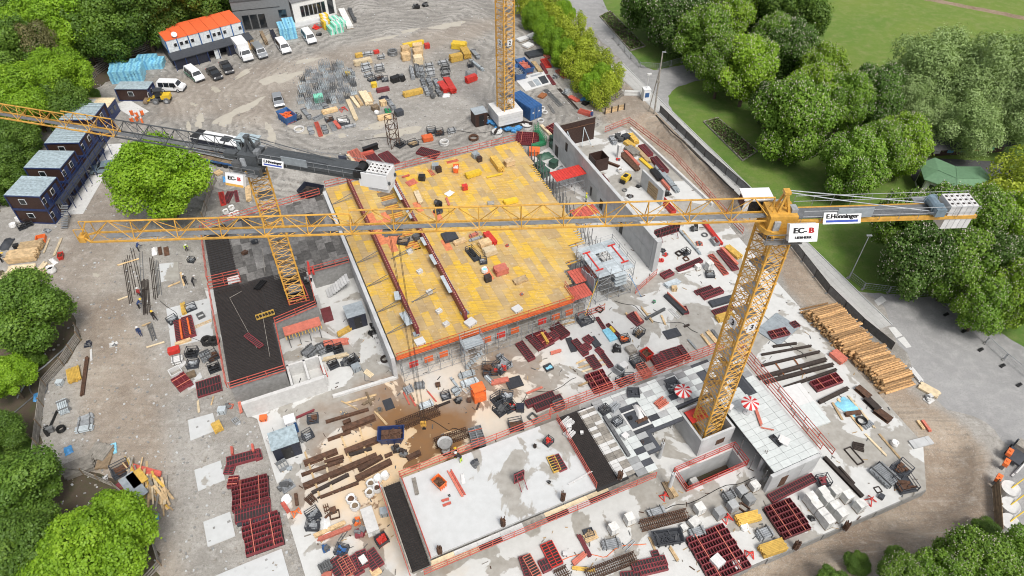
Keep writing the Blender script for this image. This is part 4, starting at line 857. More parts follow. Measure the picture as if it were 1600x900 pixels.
for x in (-2.9, 2.9):
    for y in (-2.9, 2.9): MB().tube((0, 0, 0), (0, 0, .75), .95, 16).tube((0, 0, .5), (0, 0, .6), .98, 16, 1).box(0, 0, .85, .7, .7, .2).build('footing', ['concrete_pale', 'black'], c2, Matrix.Rotation(A1, 3, 'Z') @ Vector((x, y, 0)))
for x, y, s_ in ((.9, -2.9, 1), (-2.6, -.5, 1), (1.9, -2.3, 1), (-1.2, -2.8, 1)):
    mb = MB(); rr_ = random.Random(int(x * 10) + 50)
    for i in range(6): mb.box(rr_.uniform(-.8, .8), rr_.uniform(-.4, .4), .25 + rr_.uniform(0, .3), rr_.uniform(.5, 1), rr_.uniform(.4, .8), .3, 0, rr_.uniform(0, 3), rr_.uniform(-.4, .4))
    mb.build('blue_tarp', 'tarp_blue', c2, (x, y, 0))
for k, rz in enumerate((0, -math.pi / 2)):
    pl_ = MB().box(0, 0, 0, .95, .04, 1.05).build('number_plate', 'white_paint', c2); d = Matrix.Rotation(A1 + .25 + rz, 3, 'Z') @ Vector((.1, -1.12, 0)); pl_.location = (d.x, d.y, 15.5); pl_.rotation_euler = (0, 0, A1 + .25 + rz)
    lettering(pl_, '2', .95, 'ink', (0, -.024, -.02), (R(90), 0, 0), .02)
# red rail box round the foot of crane 1
guard([P(452, 478, ZB), P(448, 455, ZB), P(474, 447, ZB), P(484, 470, ZB), P(452, 478, ZB)], 'red rail box round the foot of the left crane')
mb = MB()
# ---------------------------------------------------------------- trees
def crown_mesh(seed, kind, n):
    rs = np.random.RandomState(seed); V = []; T = []
    sparse = kind in ('shrub', 'willow')
    nl = {'chestnut': 44, 'round': 40, 'dark': 38, 'willow': 60, 'shrub': 18, 'pine': 26}[kind]
    lr = {'chestnut': (.17, .32), 'round': (.16, .32), 'dark': (.17, .38), 'willow': (.10, .26), 'shrub': (.2, .36), 'pine': (.22, .36)}[kind]
    zs = {'chestnut': .95, 'round': .85, 'dark': 1.05, 'willow': .85, 'shrub': 1.1, 'pine': 1.15}[kind]
    C = []; Rr = []
    while len(C) < nl:
        p = rs.uniform(-1, 1, 3)
        if p @ p > 1 or p @ p < .12: continue
        r = rs.uniform(*lr); k = min(1, (1.02 - r) / max(1e-6, np.linalg.norm(p))) if np.linalg.norm(p) + r > 1.02 else 1
        p = p * k; p[2] *= zs; C.append(p); Rr.append(r)
    C.append(np.zeros(3)); Rr.append(.55); C = np.array(C); Rr = np.array(Rr); lt = rs.rand(len(C))
    w = Rr ** 2; w /= w.sum(); li = rs.choice(len(C), n, p=w)
    d = rs.normal(size=(n, 3)); d[:, 2] += .25; d /= np.linalg.norm(d, axis=1)[:, None]
    rad = Rr[li] * (1 + rs.normal(-.06, .24 if kind == 'willow' else (.2 if sparse else .13), n)); rad *= 1 + .13 * np.sin(d[:, 0] * 9 + li) * np.sin(d[:, 1] * 9 + li * 2) + .08 * np.sin(d[:, 2] * 17 + li)
    pos_ = C[li] + d * rad[:, None]
    # drop most leaves buried in another lobe
    dep = np.zeros(n)
    for c, r in zip(C, Rr): dep = np.maximum(dep, 1 - np.linalg.norm(pos_ - c, axis=1) / r)
    keep = (dep < .22) | (rs.rand(n) < .12); pos_, d, li = pos_[keep], d[keep], li[keep]; n = len(pos_)
    nr = d + rs.normal(0, .55, (n, 3)); nr[:, 2] += .35; nr /= np.linalg.norm(nr, axis=1)[:, None]
    a = np.cross(nr, rs.normal(size=(n, 3))); a /= np.linalg.norm(a, axis=1)[:, None]; b = np.cross(nr, a)
    s = {'chestnut': .032, 'round': .028, 'dark': .031, 'willow': .024, 'shrub': .05, 'pine': .034}[kind] * rs.uniform(.6, 1.35, n)
    a *= s[:, None]; b *= (s * (.75 if kind != 'willow' else .5))[:, None]
    q = np.stack([pos_ - a, pos_ - b * .9 + nr * s[:, None] * .25, pos_ + a, pos_ + b * .9 + nr * s[:, None] * .25], 1).reshape(-1, 3)
    tint = np.clip(.5 * lt[li] + .5 * rs.rand(n), 0, 1)
    me = bpy.data.meshes.new('crown'); f = np.arange(4 * n).reshape(-1, 4)
    me.vertices.add(4 * n); me.vertices.foreach_set('co', q.ravel()); me.loops.add(4 * n); me.loops.foreach_set('vertex_index', f.ravel()); me.polygons.add(n)
    me.polygons.foreach_set('loop_start', np.arange(0, 4 * n, 4)); me.polygons.foreach_set('loop_total', np.full(n, 4)); me.update(calc_edges=True)
    me.attributes.new('tint', 'FLOAT', 'FACE').data.foreach_set('value', tint.astype('f')); return me, pos_, d
LEAF = {'chestnut': 'leaf_chestnut', 'round': 'leaf_bright', 'dark': 'leaf_dark', 'willow': 'leaf_pale', 'shrub': 'leaf_lime', 'pine': 'leaf_brown'}
VAR = {}
for kind, cnt, n in (('chestnut', 3, 58000), ('round', 2, 60000), ('dark', 3, 52000), ('willow', 2, 66000), ('shrub', 2, 6500), ('pine', 1, 18000)):
    VAR[kind] = [crown_mesh(31 * k + len(kind) * 7, kind, n) for k in range(cnt)]
def blossom_mesh(pos_, d, seed, n):
    rs = np.random.RandomState(seed); ok = np.where(np.linalg.norm(pos_, axis=1) > .72)[0]; mb = MB()
    for i in rs.choice(ok, n, False):
        p = Vector(pos_[i] + d[i] * .01); s_ = rs.uniform(.010, .017); u = (Vector((0, 0, 1)) * 1.2 + Vector(d[i]) * .5).normalized() * s_ * 3.0; a = u.orthogonal().normalized() * s_; b = a.cross(u).normalized() * s_
        mb.add([p, p + a + u * .3, p + b + u * .3, p - a + u * .3, p - b + u * .3, p + u], [(0, 2, 1), (0, 3, 2), (0, 4, 3), (0, 1, 4), (1, 2, 5), (2, 3, 5), (3, 4, 5), (4, 1, 5)])
    return mb.mesh('blossom_field', ['blossom'])
BLO = [blossom_mesh(p, d, 5 + k, 1500) for k, (m_, p, d) in enumerate(VAR['chestnut'])]
def trunk_mesh(seed):
    r = random.Random(seed); mb = MB(); mb.tube((0, 0, -.1), (0, 0, .5), .085, 8, r2=.06, cap=False); top = Vector((0, 0, .5))
    for k in range(7):
        a = k * .9 + r.uniform(-.3, .3); e = Vector((math.cos(a) * r.uniform(.35, .6), math.sin(a) * r.uniform(.35, .6), r.uniform(.75, 1.25))); mid = top + (e - top) * .5 + Vector((0, 0, .06))
        mb.tube(top, mid, .04, 6, r2=.028, cap=False).tube(mid, e, .028, 5, r2=.01, cap=False); mb.tube(mid, mid + Vector((r.uniform(-.3, .3), r.uniform(-.3, .3), .28)), .018, 4, r2=.006, cap=False)
    return mb.mesh('trunk', ['bark'])
TRK = [trunk_mesh(k) for k in range(4)]
rt = random.Random(12); tcount = 0
LMT = [(P(x, y), s) for x, y, s in [(330, 60, 'behind the orange cabins'), (60, 90, 'in the upper left wood'), (180, 70, 'behind the blue packs'), (40, 200, 'behind the left cabins'), (250, 280, 'standing in the site yard'), (40, 500, 'left of the haul road'), (150, 830, 'at the lower left corner'), (30, 780, 'at the lower left edge'), (20, 640, 'by the left plank fence'), (1030, 50, 'by the upper flower bed'), (1240, 30, 'at the edge of the meadow'), (1130, 90, 'near the footpath'), (1250, 180, 'in the chestnut group'), (1380, 240, 'above the pavilion'), (1500, 130, 'beyond the pavilion'), (1480, 420, 'under crane 3 counter jib'), (1560, 450, 'at the gravel plaza edge'), (1580, 290, 'right of the green roof'), (1500, 880, 'at the lower right corner'), (900, 80, 'in the hedge')]]
def tree(px, py, rpx, kind, zc, look, sz=1.0, cat='tree', trunk=True, name=None):
    global tcount
    tcount += 1; c = P(px, py, zc); dep = c.y * math.cos(TH) - (c.z - H) * math.sin(TH); r = rpx * dep / FPX
    i = tcount % len(VAR[kind]); me = cached(('crown', kind, i), lambda: (VAR[kind][i][0].materials.append(M[LEAF[kind]]), VAR[kind][i][0])[1])
    root = empty(name or ('tree' if cat == 'tree' else 'shrub'), (c.x, c.y, 0), rt.uniform(0, 6.28))
    o = obj('crown', me, root, (0, 0, zc)); o.scale = (r, r * rt.uniform(.92, 1.08), r * sz); o.rotation_euler = (0, 0, rt.uniform(0, 6.28))
    if kind == 'chestnut':
        k = obj('blossom_field', BLO[i], root, (0, 0, zc)); k.scale = o.scale; k.rotation_euler = o.rotation_euler; stuff(k)
    t_ = obj('trunk', TRK[tcount % 4], root); s_ = max(.3, zc - .15 * r) / .9; t_.scale = (r * .75, r * .75, s_)
    auto(root, look, cat, None, min(LMT, key=lambda t: (t[0].xy - c.xy).length)[1]); return root
CH = 'white flowering chestnut tree'
def tint_tree(root, m):
    c = [o for o in root.children if o.name.startswith('crown')][0]; c.material_slots[0].link = 'OBJECT'; c.material_slots[0].material = M[m]
for x, y, r, z, k in [(1022, 12, 50, 7, 'd'), (1062, 35, 48, 7, 'd'), (1100, 62, 46, 7, 'm'), (1078, -5, 50, 7, 'l'), (1135, 20, 44, 7, 'l'), (1128, 100, 42, 7, 'm'), (1170, 108, 50, 7.5, 'l'), (1233, 78, 42, 7.5, 'd'), (1212, 62, 36, 8, 'm'), (1284, 112, 38, 6.5, 'l'), (1205, 162, 34, 5, 'd'), (1238, 188, 62, 7.5, 'm'), (1322, 158, 42, 7.5, 'p'), (1368, 148, 46, 8, 'd'), (1270, 150, 44, 7, 'l'), (1330, 258, 50, 6, 'p'), (1405, 226, 46, 6, 'l'), (1370, 240, 44, 6, 'm'),
                  (1422, 352, 56, 7, 'm'), (1480, 345, 54, 7, 'p'), (1530, 345, 52, 7.5, 'm'), (1585, 352, 52, 8, 'l'), (1440, 410, 58, 6, 'd'), (1500, 415, 58, 6.5, 'm'), (1560, 420, 58, 6.5, 'd'), (1598, 455, 56, 6.5, 'l'), (1540, 475, 46, 5, 'm'), (1120, -30, 50, 7, 'd'), (1180, -5, 40, 7, 'l')]:
    o = tree(x, y, r, 'chestnut', z, {'d': 'dark green chestnut tree with white blossom', 'm': 'green chestnut tree with white blossom', 'l': 'yellow green chestnut tree with blossom', 'p': 'pale chestnut tree thick with blossom'}[k], 1.15)
    if k != 'm': tint_tree(o, {'d': 'leaf_chestnut_dark', 'l': 'leaf_chestnut_light', 'p': 'leaf_chestnut'}[k])
for x, y, r, z in [(1530, 885, 62, 4.5), (1595, 872, 50, 4.5), (1470, 905, 48, 4), (1415, 905, 40, 3.5)]: tree(x, y, r, 'chestnut', z, CH)
for x, y, r, z in [(1455, 115, 78, 8), (1540, 130, 84, 8.5), (1600, 170, 70, 8), (1430, 165, 48, 6), (1510, 190, 60, 6)]: tree(x, y, r, 'willow', z, 'pale green feathery willow')
for x, y, r, z in [(1245, 15, 52, 8), (1200, 0, 45, 7)]: tree(x, y, r, 'dark', z, 'dark dense yew like tree')
tree(1590, 268, 38, 'shrub', 6, 'yellow green light crowned tree'); tree(1560, 325, 44, 'shrub', 5, 'yellow green light crowned tree')
tree(248, 276, 76, 'round', 7.5, 'single bright green maple with round crown', .85)
tree(155, 850, 84, 'round', 6.5, 'bright green round maple', .85); tree(40, 485, 66, 'dark', 6.5, 'dark green broadleaf tree', .9); tree(10, 590, 40, 'round', 4, 'small bright green tree', .8)
tree(20, 760, 70, 'dark', 5.5, 'loose grey green tree', .8); tree(45, 850, 66, 'dark', 5.5, 'loose grey green tree', .9); tree(-5, 680, 40, 'dark', 4, 'dark leafy tree', .8); tree(70, 905, 60, 'round', 5, 'bright green young tree', .8)
for x, y, r, z in [(120, 30, 60, 9), (155, 42, 56, 8), (215, 15, 58, 9), (285, -14, 56, 9), (345, -34, 48, 8), (310, -30, 50, 9), (60, 50, 60, 9), (15, 90, 60, 8), (92, 118, 48, 8), (40, 150, 56, 7), (100, 165, 40, 5), (15, 200, 40, 5), (20, 235, 44, 5), (150, 10, 50, 9), (250, -10, 50, 9), (10, 30, 50, 9), (0, 285, 36, 3), (90, 20, 45, 9)]:
    k = ('dark', 'dark', 'round', 'dark')[int(x * 7 + y) % 4]; tree(x, y, r, k, z, 'dark green broadleaf tree' if k == 'dark' else 'bright green broadleaf tree', 1.0)
tree(62, 75, 34, 'pine', 9, 'brownish green pine', 1.2)
for x, y, r in [(822, 8, 20), (836, 28, 21), (848, 18, 19), (852, 48, 21), (866, 36, 19), (866, 66, 21), (880, 54, 20), (880, 84, 21), (895, 72, 21), (895, 102, 21), (909, 90, 22), (910, 120, 21), (924, 106, 21), (924, 136, 20), (938, 122, 21), (938, 148, 19), (952, 138, 19), (960, 118, 17), (920, 70, 18), (900, 42, 18), (882, 22, 18), (832, -12, 21), (860, -2, 20), (942, 96, 17)]:
    k = 'shrub' if (x + y) % 4 else 'round'; tree(x, y, r, k, 2.6, 'yellow green bushy shrub' if k == 'shrub' else 'bright green bushy shrub', 1.35, 'shrub')
for x, y, r, z in [(1340, 880, 20, 1), (1300, 905, 24, 1), (1540, 830, 24, 1.5), (1400, 870, 18, 1), (60, 300, 22, 1.5), (45, 560, 24, 1.2), (20, 700, 26, 1.2), (200, 850, 30, 1.5), (140, 150, 16, 1.5)]: tree(x, y, r, 'dark', z, 'low green bush', .8, 'shrub')
# ---------------------------------------------------------------- site cabins
def frame_of(A, B, D, z):
    a, b, d = P(*A, z), P(*B, z), P(*D, z); x = b - a; y = d - a; c = a + x / 2 + y / 2; return Vector((c.x, c.y, 0)), math.atan2(x.y, x.x), x.length, y.length
def cabin_stack(A, B, D, levels, label, hm=2.6):
    c, rz, sx, sy = frame_of(A, B, D, levels * hm); r_ = empty('site_cabin', c, rz); tag(r_, label, 'site cabin', 'stacked brown site cabins at the left')
    for l in range(levels):
        z = l * hm; MB().box(0, 0, z + hm / 2, sx - .1, sy - .1, hm - .06).build('cabin_module', 'brown', r_)
        for x in (-sx / 2, sx / 2):
            for y in (-sy / 2, sy / 2): MB().box(x, y, z + hm / 2, .16, .16, hm - .02).build('corner_post', 'blue_dark', r_)
        for zz in (z + .08, z + hm - .08):
            MB().box(0, -sy / 2, zz, sx, .14, .16).build('frame_beam', 'blue_dark', r_); MB().box(sx / 2, 0, zz, .14, sy, .16).build('frame_beam', 'blue_dark', r_)
        w_ = MB().box(-.4, -sy / 2 - .02, z + 1.5, 1.0, .06, .9).build('window', 'cabin_white', r_); MB().box(-.4, -sy / 2 - .055, z + 1.5, .85, .02, .75).build('pane', 'glass', w_)
        for y in (-sy / 4, sy / 4):
            d_ = MB().box(sx / 2 + .02, y, z + 1.1, .06, .9, 2.0).build('door', 'blue_dark', r_); MB().box(sx / 2 + .055, y + .3, z + 1.1, .03, .06, .12).build('handle', 'galv', d_)
            w_ = MB().box(sx / 2 + .02, y - .9, z + 1.5, .06, .8, .9).build('window', 'white', r_); MB().box(sx / 2 + .055, y - .9, z + 1.5, .02, .66, .75).build('pane', 'glass', w_)
    zt = levels * hm; n = 9
    rm = cached(('rp', round(sx, 1)), lambda: MB().box(0, 0, 0, sx + .1, .50, .05).mesh('roof_panel', ['cabin_roof']))
    for i in range(n): o = obj('roof_panel', rm, r_, (0, -sy / 2 + sy / n * (i + .5), zt + .02 + .008 * (i % 2)))
    return r_
cabin_stack((12, 305), (67, 307), (29, 275), 2, 'two storey brown cabin with pale metal roof, nearest of the row')
cabin_stack((40, 262), (96, 263), (59, 235), 2, 'two storey brown cabin with pale metal roof, second of the row')
cabin_stack((69, 224), (122, 223), (92, 196), 2, 'two storey brown cabin under the left crane jib, third of the row')
cabin_stack((97, 187), (147, 187), (110, 161), 2, 'two storey brown cabin with pale roof above the crane jib')
cabin_stack((181, 139), (232, 139), (186, 128), 1, 'single brown hut with pale metal roof beside blue packs', 2.5)
c, rz, sx, sy = frame_of((118, 176), (165, 176), (130, 153), 2.7); o = empty('flat_cabin', c, rz); tag(o, 'flat white roofed cabin between the brown cabins and hut', 'site cabin'); MB().box(0, 0, 1.3, sx, sy, 2.6).build('cabin_module', 'blue_dark', o); MB().box(0, 0, 2.66, sx + .1, sy + .1, .1).build('roof', 'timber_pale', o); MB().box(-sx / 4, 0, 2.74, sx / 3, sy * .8, .05).build('roof_cover', 'white', o)
for i in range(3): MB().box(sx / 2 + .02, -1.5 + i * 1.4, 1.5, .05, .8, .8).build('window', 'glass', o)
a, b = P(92, 318, 2.6), P(160, 222, 2.6); L = (b - a).length; cw = empty('catwalk', Vector(((a.x + b.x) / 2, (a.y + b.y) / 2, 0)), math.atan2((b - a).y, (b - a).x)); tag(cw, 'blue steel catwalk running along the row of brown cabins', 'catwalk')
MB().box(0, 0, 2.55, L, 1.3, .1).build('walkway', 'charcoal', cw)
for s_ in (-.62, .62):
    for z in (3.1, 3.6): MB().bar((-L / 2, s_, z), (L / 2, s_, z), .06, .06).build('hand_rail', 'blue_dark', cw)
for i in range(9):
    for s_ in (-.62, .62): MB().bar((-L / 2 + L * i / 8, s_, 0), (-L / 2 + L * i / 8, s_, 3.6), .08, .08).build('post', 'blue_dark', cw)
sm = MB()
for i in range(10): sm.box(-L / 2 - .3 - i * .27, -.9, 2.4 - i * .25, .3, 1.0, .05)
sm.build('stair_flight', 'grate', cw)
a, b = P(102, 335), P(168, 225); o = struct(MB().box(0, 0, .03, (b - a).length, 2.6, .06).build('cabin_pavement', 'concrete_pale', None, ((a.x + b.x) / 2 + 1.4, (a.y + b.y) / 2, 0), math.atan2((b - a).y, (b - a).x)))
o = struct(MB().box(0, 0, .03, 3, 7, .06).build('hut_pavement', 'concrete_pale', None, P(205, 170), .9))
# orange roofed cabin row
c, rz, sx, sy = frame_of((256, 65), (375, 34), (244, 45), 5.2); oc = empty('orange_roof_cabins', c, rz); tag(oc, 'two storey cabin row with orange roof and white upper floor', 'cabin block'); mw_ = sx / 7
for i in range(7):
    x = -sx / 2 + mw_ * (i + .5); MB().box(x, 0, 3.95, mw_ - .12, sy - .1, 2.4).build('upper_module', 'cabin_white', oc); MB().box(x, 0, 5.22, mw_ - .06, sy + .1, .12).build('roof_panel', 'roof_orange', oc)
    MB().box(x - mw_ / 2, -sy / 2, 3.95, .2, .16, 2.5).build('blue_post', 'blue', oc)
    for dx in (-.45, .55):
        if (i + (dx > 0)) % 3 == 0: continue
        w_ = MB().box(x + dx, -sy / 2 + .03, 4.0, .72, .08, .8).build('window', 'white', oc); MB().box(x + dx, -sy / 2 - .03, 4.0, .58, .04, .64).build('pane', 'glass', w_)
MB().box(sx / 2, -sy / 2, 3.95, .2, .16, 2.5).build('blue_post', 'blue', oc); MB().box(0, 0, 1.35, sx, sy, 2.6).build('lower_floor', 'navy', oc)
mb = MB(); mb.add([(-sx / 2 - .3, -sy / 2, 2.75), (sx / 2 + .9, -sy / 2, 2.75), (sx / 2 + .9, -sy / 2 - 2.6, 2.3), (-sx / 2 - .3, -sy / 2 - 2.6, 2.3)], [(0, 1, 2, 3)]); mb.add([(-sx / 2 - .3, -sy / 2 - 2.6, 2.3), (sx / 2 + .9, -sy / 2 - 2.6, 2.3), (sx / 2 + .9, -sy / 2 - 2.6, 2.15), (-sx / 2 - .3, -sy / 2 - 2.6, 2.15)], [(0, 1, 2, 3)]); mb.build('canopy', 'charcoal', oc)
for i in range(8): MB().box(-sx / 2 + sx * i / 7, -sy / 2 - 2.45, 1.1, .14, .14, 2.2).build('canopy_post', 'blue_dark', oc)
for i, (m_, w_) in enumerate((('navy', 3.5), ('navy', 3.2), ('cabin_white', 1.1), ('navy', 2.8), ('timber', 2.4))): MB().box(-sx / 2 + 1.9 + i * 3.3, -sy / 2 - 2.2, 1.05, w_, .1, 2.0).build('front_panel', m_, oc)
o = MB().tube((0, 0, 0), (.15, -.2, .28), .55, 14).tube((0, 0, -.3), (0, 0, 0), .05, 5).build('satellite_dish', 'white', None, P(272, 55, 5.7)); tag(o, 'round white satellite dish on the orange roof', 'dish')
# ---------------------------------------------------------------- buildings at the edges of the picture
def facade(root, x0, x1, y, z, wz, n, frame='facade_white', ww=None):
    w = (x1 - x0) / n
    for i in range(n):
        f = MB().box(x0 + w * (i + .5), y, z, (ww or w) - .08, .1, wz).build('window', frame, root); MB().box(x0 + w * (i + .5), y - .06, z, (ww or w) - .3, .03, wz - .2).build('pane', 'glass', f)
a, b = P(372, 50), P(459, 41); L = (b - a).length; gb = empty('grey_building', (a + b) / 2, math.atan2((b - a).y, (b - a).x)); tag(gb, 'dark grey flat roofed building at the top edge', 'building')
MB().box(0, 5, 3.2, L, 10, 6.4).build('wall', 'facade_grey', gb); MB().box(0, 5, 6.5, L + .2, 10.2, .2).build('roof', 'roof_dark', gb); facade(gb, -L / 2 + 1.5, -L / 2 + 6.5, 0, 1.9, 3.2, 3, 'galv_dark'); facade(gb, L / 2 - 2.6, L / 2 - .8, 0, 3.1, 1.7, 1, 'galv_dark')
MB().box(-1, -.05, 4.6, L - 2, .06, .08).build('cladding_joint', 'black', gb)
a, b = P(462, 37), P(527, 22); L = (b - a).length; wb = empty('white_building', (a + b) / 2, math.atan2((b - a).y, (b - a).x)); tag(wb, 'low white building with a wide window band at the top edge', 'building')
MB().box(0, 4, 2.3, L, 8, 4.6).build('wall', 'facade_white', wb); MB().box(0, 4, 4.65, L + .4, 8.4, .14).build('roof', 'facade_grey', wb); facade(wb, -L / 2 + 1.6, L / 2 - 2.4, 0, 2.3, 2.4, 6, 'galv_dark'); facade(wb, L / 2 - 1.9, L / 2 - .5, 0, 2.0, 3.2, 1, 'galv_dark'); MB().box(-1, -1.2, .12, L, 2.4, .24).build('terrace', 'concrete', wb)
a, b = P(-60, 92), P(42, 84); L = (b - a).length; hb = empty('apartment_block', (a + b) / 2, math.atan2((b - a).y, (b - a).x)); tag(hb, 'white apartment block showing between trees at the top left', 'building'); MB().box(0, 5, 6, L, 10, 12).build('wall', 'facade_white', hb); MB().box(0, 5, 12.1, L + .3, 10.3, .3).build('roof', 'roof_dark', hb); MB().box(L / 2 + .05, 3, 6, .1, 5, 11.6).build('brick_strip', 'rust_orange', hb)
for k in range(4):
    facade(hb, -L / 2 + .5, L / 2 - .5, 0, 1.7 + k * 2.9, 1.5, 6); MB().box(0, -.6, .75 + k * 2.9, L * .9, 1.2, .15).build('balcony', 'facade_white', hb)
# pavilion with faceted green roof
pts = [(1436, 256), (1461, 246), (1494, 260), (1532, 260), (1557, 284), (1522, 298), (1496, 298), (1444, 280)]; w = PL(pts, 3.4); c = sum(w, Vector()) / 8; c.z = 0
pv = empty('pavilion', c); tag(pv, 'pavilion with a faceted green roof behind the crane counter jib', 'pavilion'); rd = [P(1466, 266, 4.3) - c, P(1496, 279, 4.5) - c, P(1530, 279, 4.3) - c]; w = [p - c for p in w]
for f in ([w[0], w[1], rd[0]], [w[1], w[2], rd[1], rd[0]], [w[2], w[3], rd[2], rd[1]], [w[3], w[4], rd[2]], [w[4], w[5], rd[2]], [w[5], w[6], rd[1], rd[2]], [w[6], w[7], rd[0], rd[1]], [w[7], w[0], rd[0]]):
    n = len(f); mb = MB(); mb.add(f + [p - Vector((0, 0, .12)) for p in f], [tuple(range(n))[::-1], tuple(range(n, 2 * n))] + [(i, (i + 1) % n, n + (i + 1) % n, n + i) for i in range(n)]); mb.build('roof_facet', 'roof_green', pv)
s = [Vector((p.x * .88, p.y * .88, 0)) for p in w]; mb = MB(); mb.prism(s, 0, 3.3); mb.build('wall', 'facade_white', pv)
for i in (5, 6, 7, 4): p = s[i]; q_ = s[(i + 1) % 8]; m_ = (p + q_) / 2; d = (q_ - p); MB().box(m_.x, m_.y, 1.6, d.length * .7, .2, 2.0, 0, math.atan2(d.y, d.x)).build('window', 'glass', pv)
for a_, b_ in ((rd[0], rd[1]), (rd[1], rd[2]), (rd[1], w[2]), (rd[1], w[6])): MB().bar(a_ + Vector((0, 0, .03)), b_ + Vector((0, 0, .03)), .12, .05).build('ridge_cap', 'roof_green', pv)
c = P(1503, 240); hk = empty('kiosk', c, .1); tag(hk, 'dark timber kiosk with sloping black roof under the willows', 'kiosk'); MB().box(0, 2, 1.3, 13, 4.5, 2.6).build('wall', 'brown', hk)
mb = MB(); mb.add([(-7.5, -2.2, 2.5), (7.5, -2.2, 2.5), (6.5, 2.2, 4.0), (-6.5, 2.2, 4.0), (-7.5, 5, 2.6), (7.5, 5, 2.6)], [(0, 1, 2, 3), (3, 2, 5, 4), (0, 3, 4), (1, 5, 2)]); mb.build('roof', 'roof_dark', hk)
c = P(1500, 268); dk = struct(MB().box(0, 0, .03, 17, 7, .06).build('kiosk_yard', 'roof_dark', None, c, -.1))
for i, m_ in enumerate(('white', 'pack_mid', 'tarp_blue', 'salmon', 'pack_green')): MB().box(-5 + i * 2.4, -.32, 1.3, 1.1, .06, 1.5).build('poster_panel', m_, hk)
for i in range(4):
    o = MB().box(0, 0, .72, 1.6, .8, .06).box(-.6, 0, .35, .1, .6, .7).box(.6, 0, .35, .1, .6, .7).build('beer_table', 'timber_old', None, P(1480 + i * 17, 218 - (i % 2) * 5), .3 * i); auto(o, 'dark wooden table under the willows', 'table', None, 'by the kiosk')
# ---------------------------------------------------------------- fences
def plank_fence(pts, label, rows=5, h=1.9, m='timber_grey', bw=.2, step=2.6, post='timber_old'):
    w = PL(pts); c = w[0].copy(); r_ = empty('plank_fence', c); tag(r_, label, 'fence', 'grey plank fences round the site'); k = 0
    for a, b in zip(w, w[1:]):
        n = max(1, round((b - a).length / step))
        for i in range(n):
            p, q_ = a + (b - a) * (i / n) - c, a + (b - a) * ((i + 1) / n) - c; MB().bar(p, p + Vector((0, 0, h + .1)), .12, .12).build('post', post, r_)
            for j in range(rows):
                z = .2 + (h - .35) * j / max(1, rows - 1); e = Vector((0, 0, z + rj.uniform(-.03, .03))); MB().bar(p + e, q_ + e + Vector((0, 0, rj.uniform(-.03, .03))), .05, bw).build('board', m, r_)
    return r_
plank_fence([(40, 212), (78, 192), (125, 178), (137, 152), (138, 138), (152, 118), (172, 104)], 'grey plank fence climbing past the left cabins')
plank_fence([(152, 104), (210, 88), (252, 72)], 'tall grey plank fence behind the blue insulation stacks', 6, 2.4)
plank_fence([(345, 22), (372, 14), (392, 12)], 'short grey plank fence beside the orange roof')
plank_fence([(0, 322), (12, 310), (30, 285)], 'short plank fence at the far left edge')
plank_fence([(123, 518), (126, 532), (100, 572), (72, 604), (64, 668), (57, 728)], 'winding plank fence at the left of the haul road', 6, 1.6, bw=.14)
plank_fence([(92, 738), (132, 742), (180, 762), (226, 800), (240, 845), (252, 884), (230, 908)], 'plank fence behind the scrap timber pile', 3, 1.2)
plank_fence([(812, 12), (842, 42), (862, 72), (905, 122), (946, 166), (975, 150)], 'grey plank fence in front of the hedge', 5, 1.7)
plank_fence([(319, 345), (328, 310), (338, 283), (316, 276)], 'grey plank fence right of the yard maple', 6, 1.6)
plank_fence([(215, 372), (300, 366), (322, 352)], 'dark plank fence below the yard maple', 4, 1.2)
plank_fence([(1422, 882), (1455, 868), (1510, 856), (1530, 850)], 'plank fence below the dirt road bend', 4, 1.4)
plank_fence([(1550, 762), (1553, 800), (1555, 838)], 'brown board fence beside the concrete weights', 6, 1.7, 'timber_old', .26)
def mesh_panel_fence(pts, label, h=1.6, m='galv_dark', rows=7, name='mesh_fence', step=3.2, solid=None):
    w = PL(pts); c = w[0].copy(); r_ = empty(name, c); tag(r_, label, 'fence')
    for a, b in zip(w, w[1:]):
        n = max(1, round((b - a).length / step))
        for i in range(n):
            p, q_ = a + (b - a) * (i / n) - c, a + (b - a) * ((i + 1) / n) - c; d = (q_ - p).normalized() * .06; mb = MB()
            mb.bar(p + d + Vector((0, 0, .1)), p + d + Vector((0, 0, h)), .06, .06).bar(q_ - d + Vector((0, 0, .1)), q_ - d + Vector((0, 0, h)), .06, .06).bar(p + d + Vector((0, 0, h)), q_ - d + Vector((0, 0, h)), .05, .05)
            for j in range(rows): z = .15 + (h - .2) * j / rows; mb.bar(p + d + Vector((0, 0, z)), q_ - d + Vector((0, 0, z)), .02, .02)
            for j in range(1, 9): e = p + (q_ - p) * (j / 9); mb.bar(e + Vector((0, 0, .12)), e + Vector((0, 0, h)), .015, .015)
            mb.build('fence_panel', m, r_); MB().box(0, 0, .07, .7, .25, .14).build('foot_block', 'concrete_dark', r_, p, .6)
            if solid: MB().bar(p + Vector((0, 0, h / 2 + .05)), q_ + Vector((0, 0, h / 2 + .05)), .03, h - .2).build('screen_board', solid, r_)
    return r_
mesh_panel_fence([(1030, 176), (1100, 245), (1168, 304), (1235, 385), (1292, 458), (1345, 510), (1392, 548)], 'dark screened site fence along the paved footpath', 1.5, 'rust_dark', solid='galv_dark')
mesh_panel_fence([(958, 60), (985, 92), (1000, 106), (1030, 108), (1066, 98), (1090, 92)], 'temporary wire fence round the upper lawn', 1.2, 'galv')
mesh_panel_fence([(1325, 434), (1348, 452), (1388, 457), (1430, 462), (1470, 466), (1480, 478), (1512, 512), (1568, 562), (1605, 592)], 'temporary wire fence along the lawn and gravel plaza', 1.2, 'galv', 3)
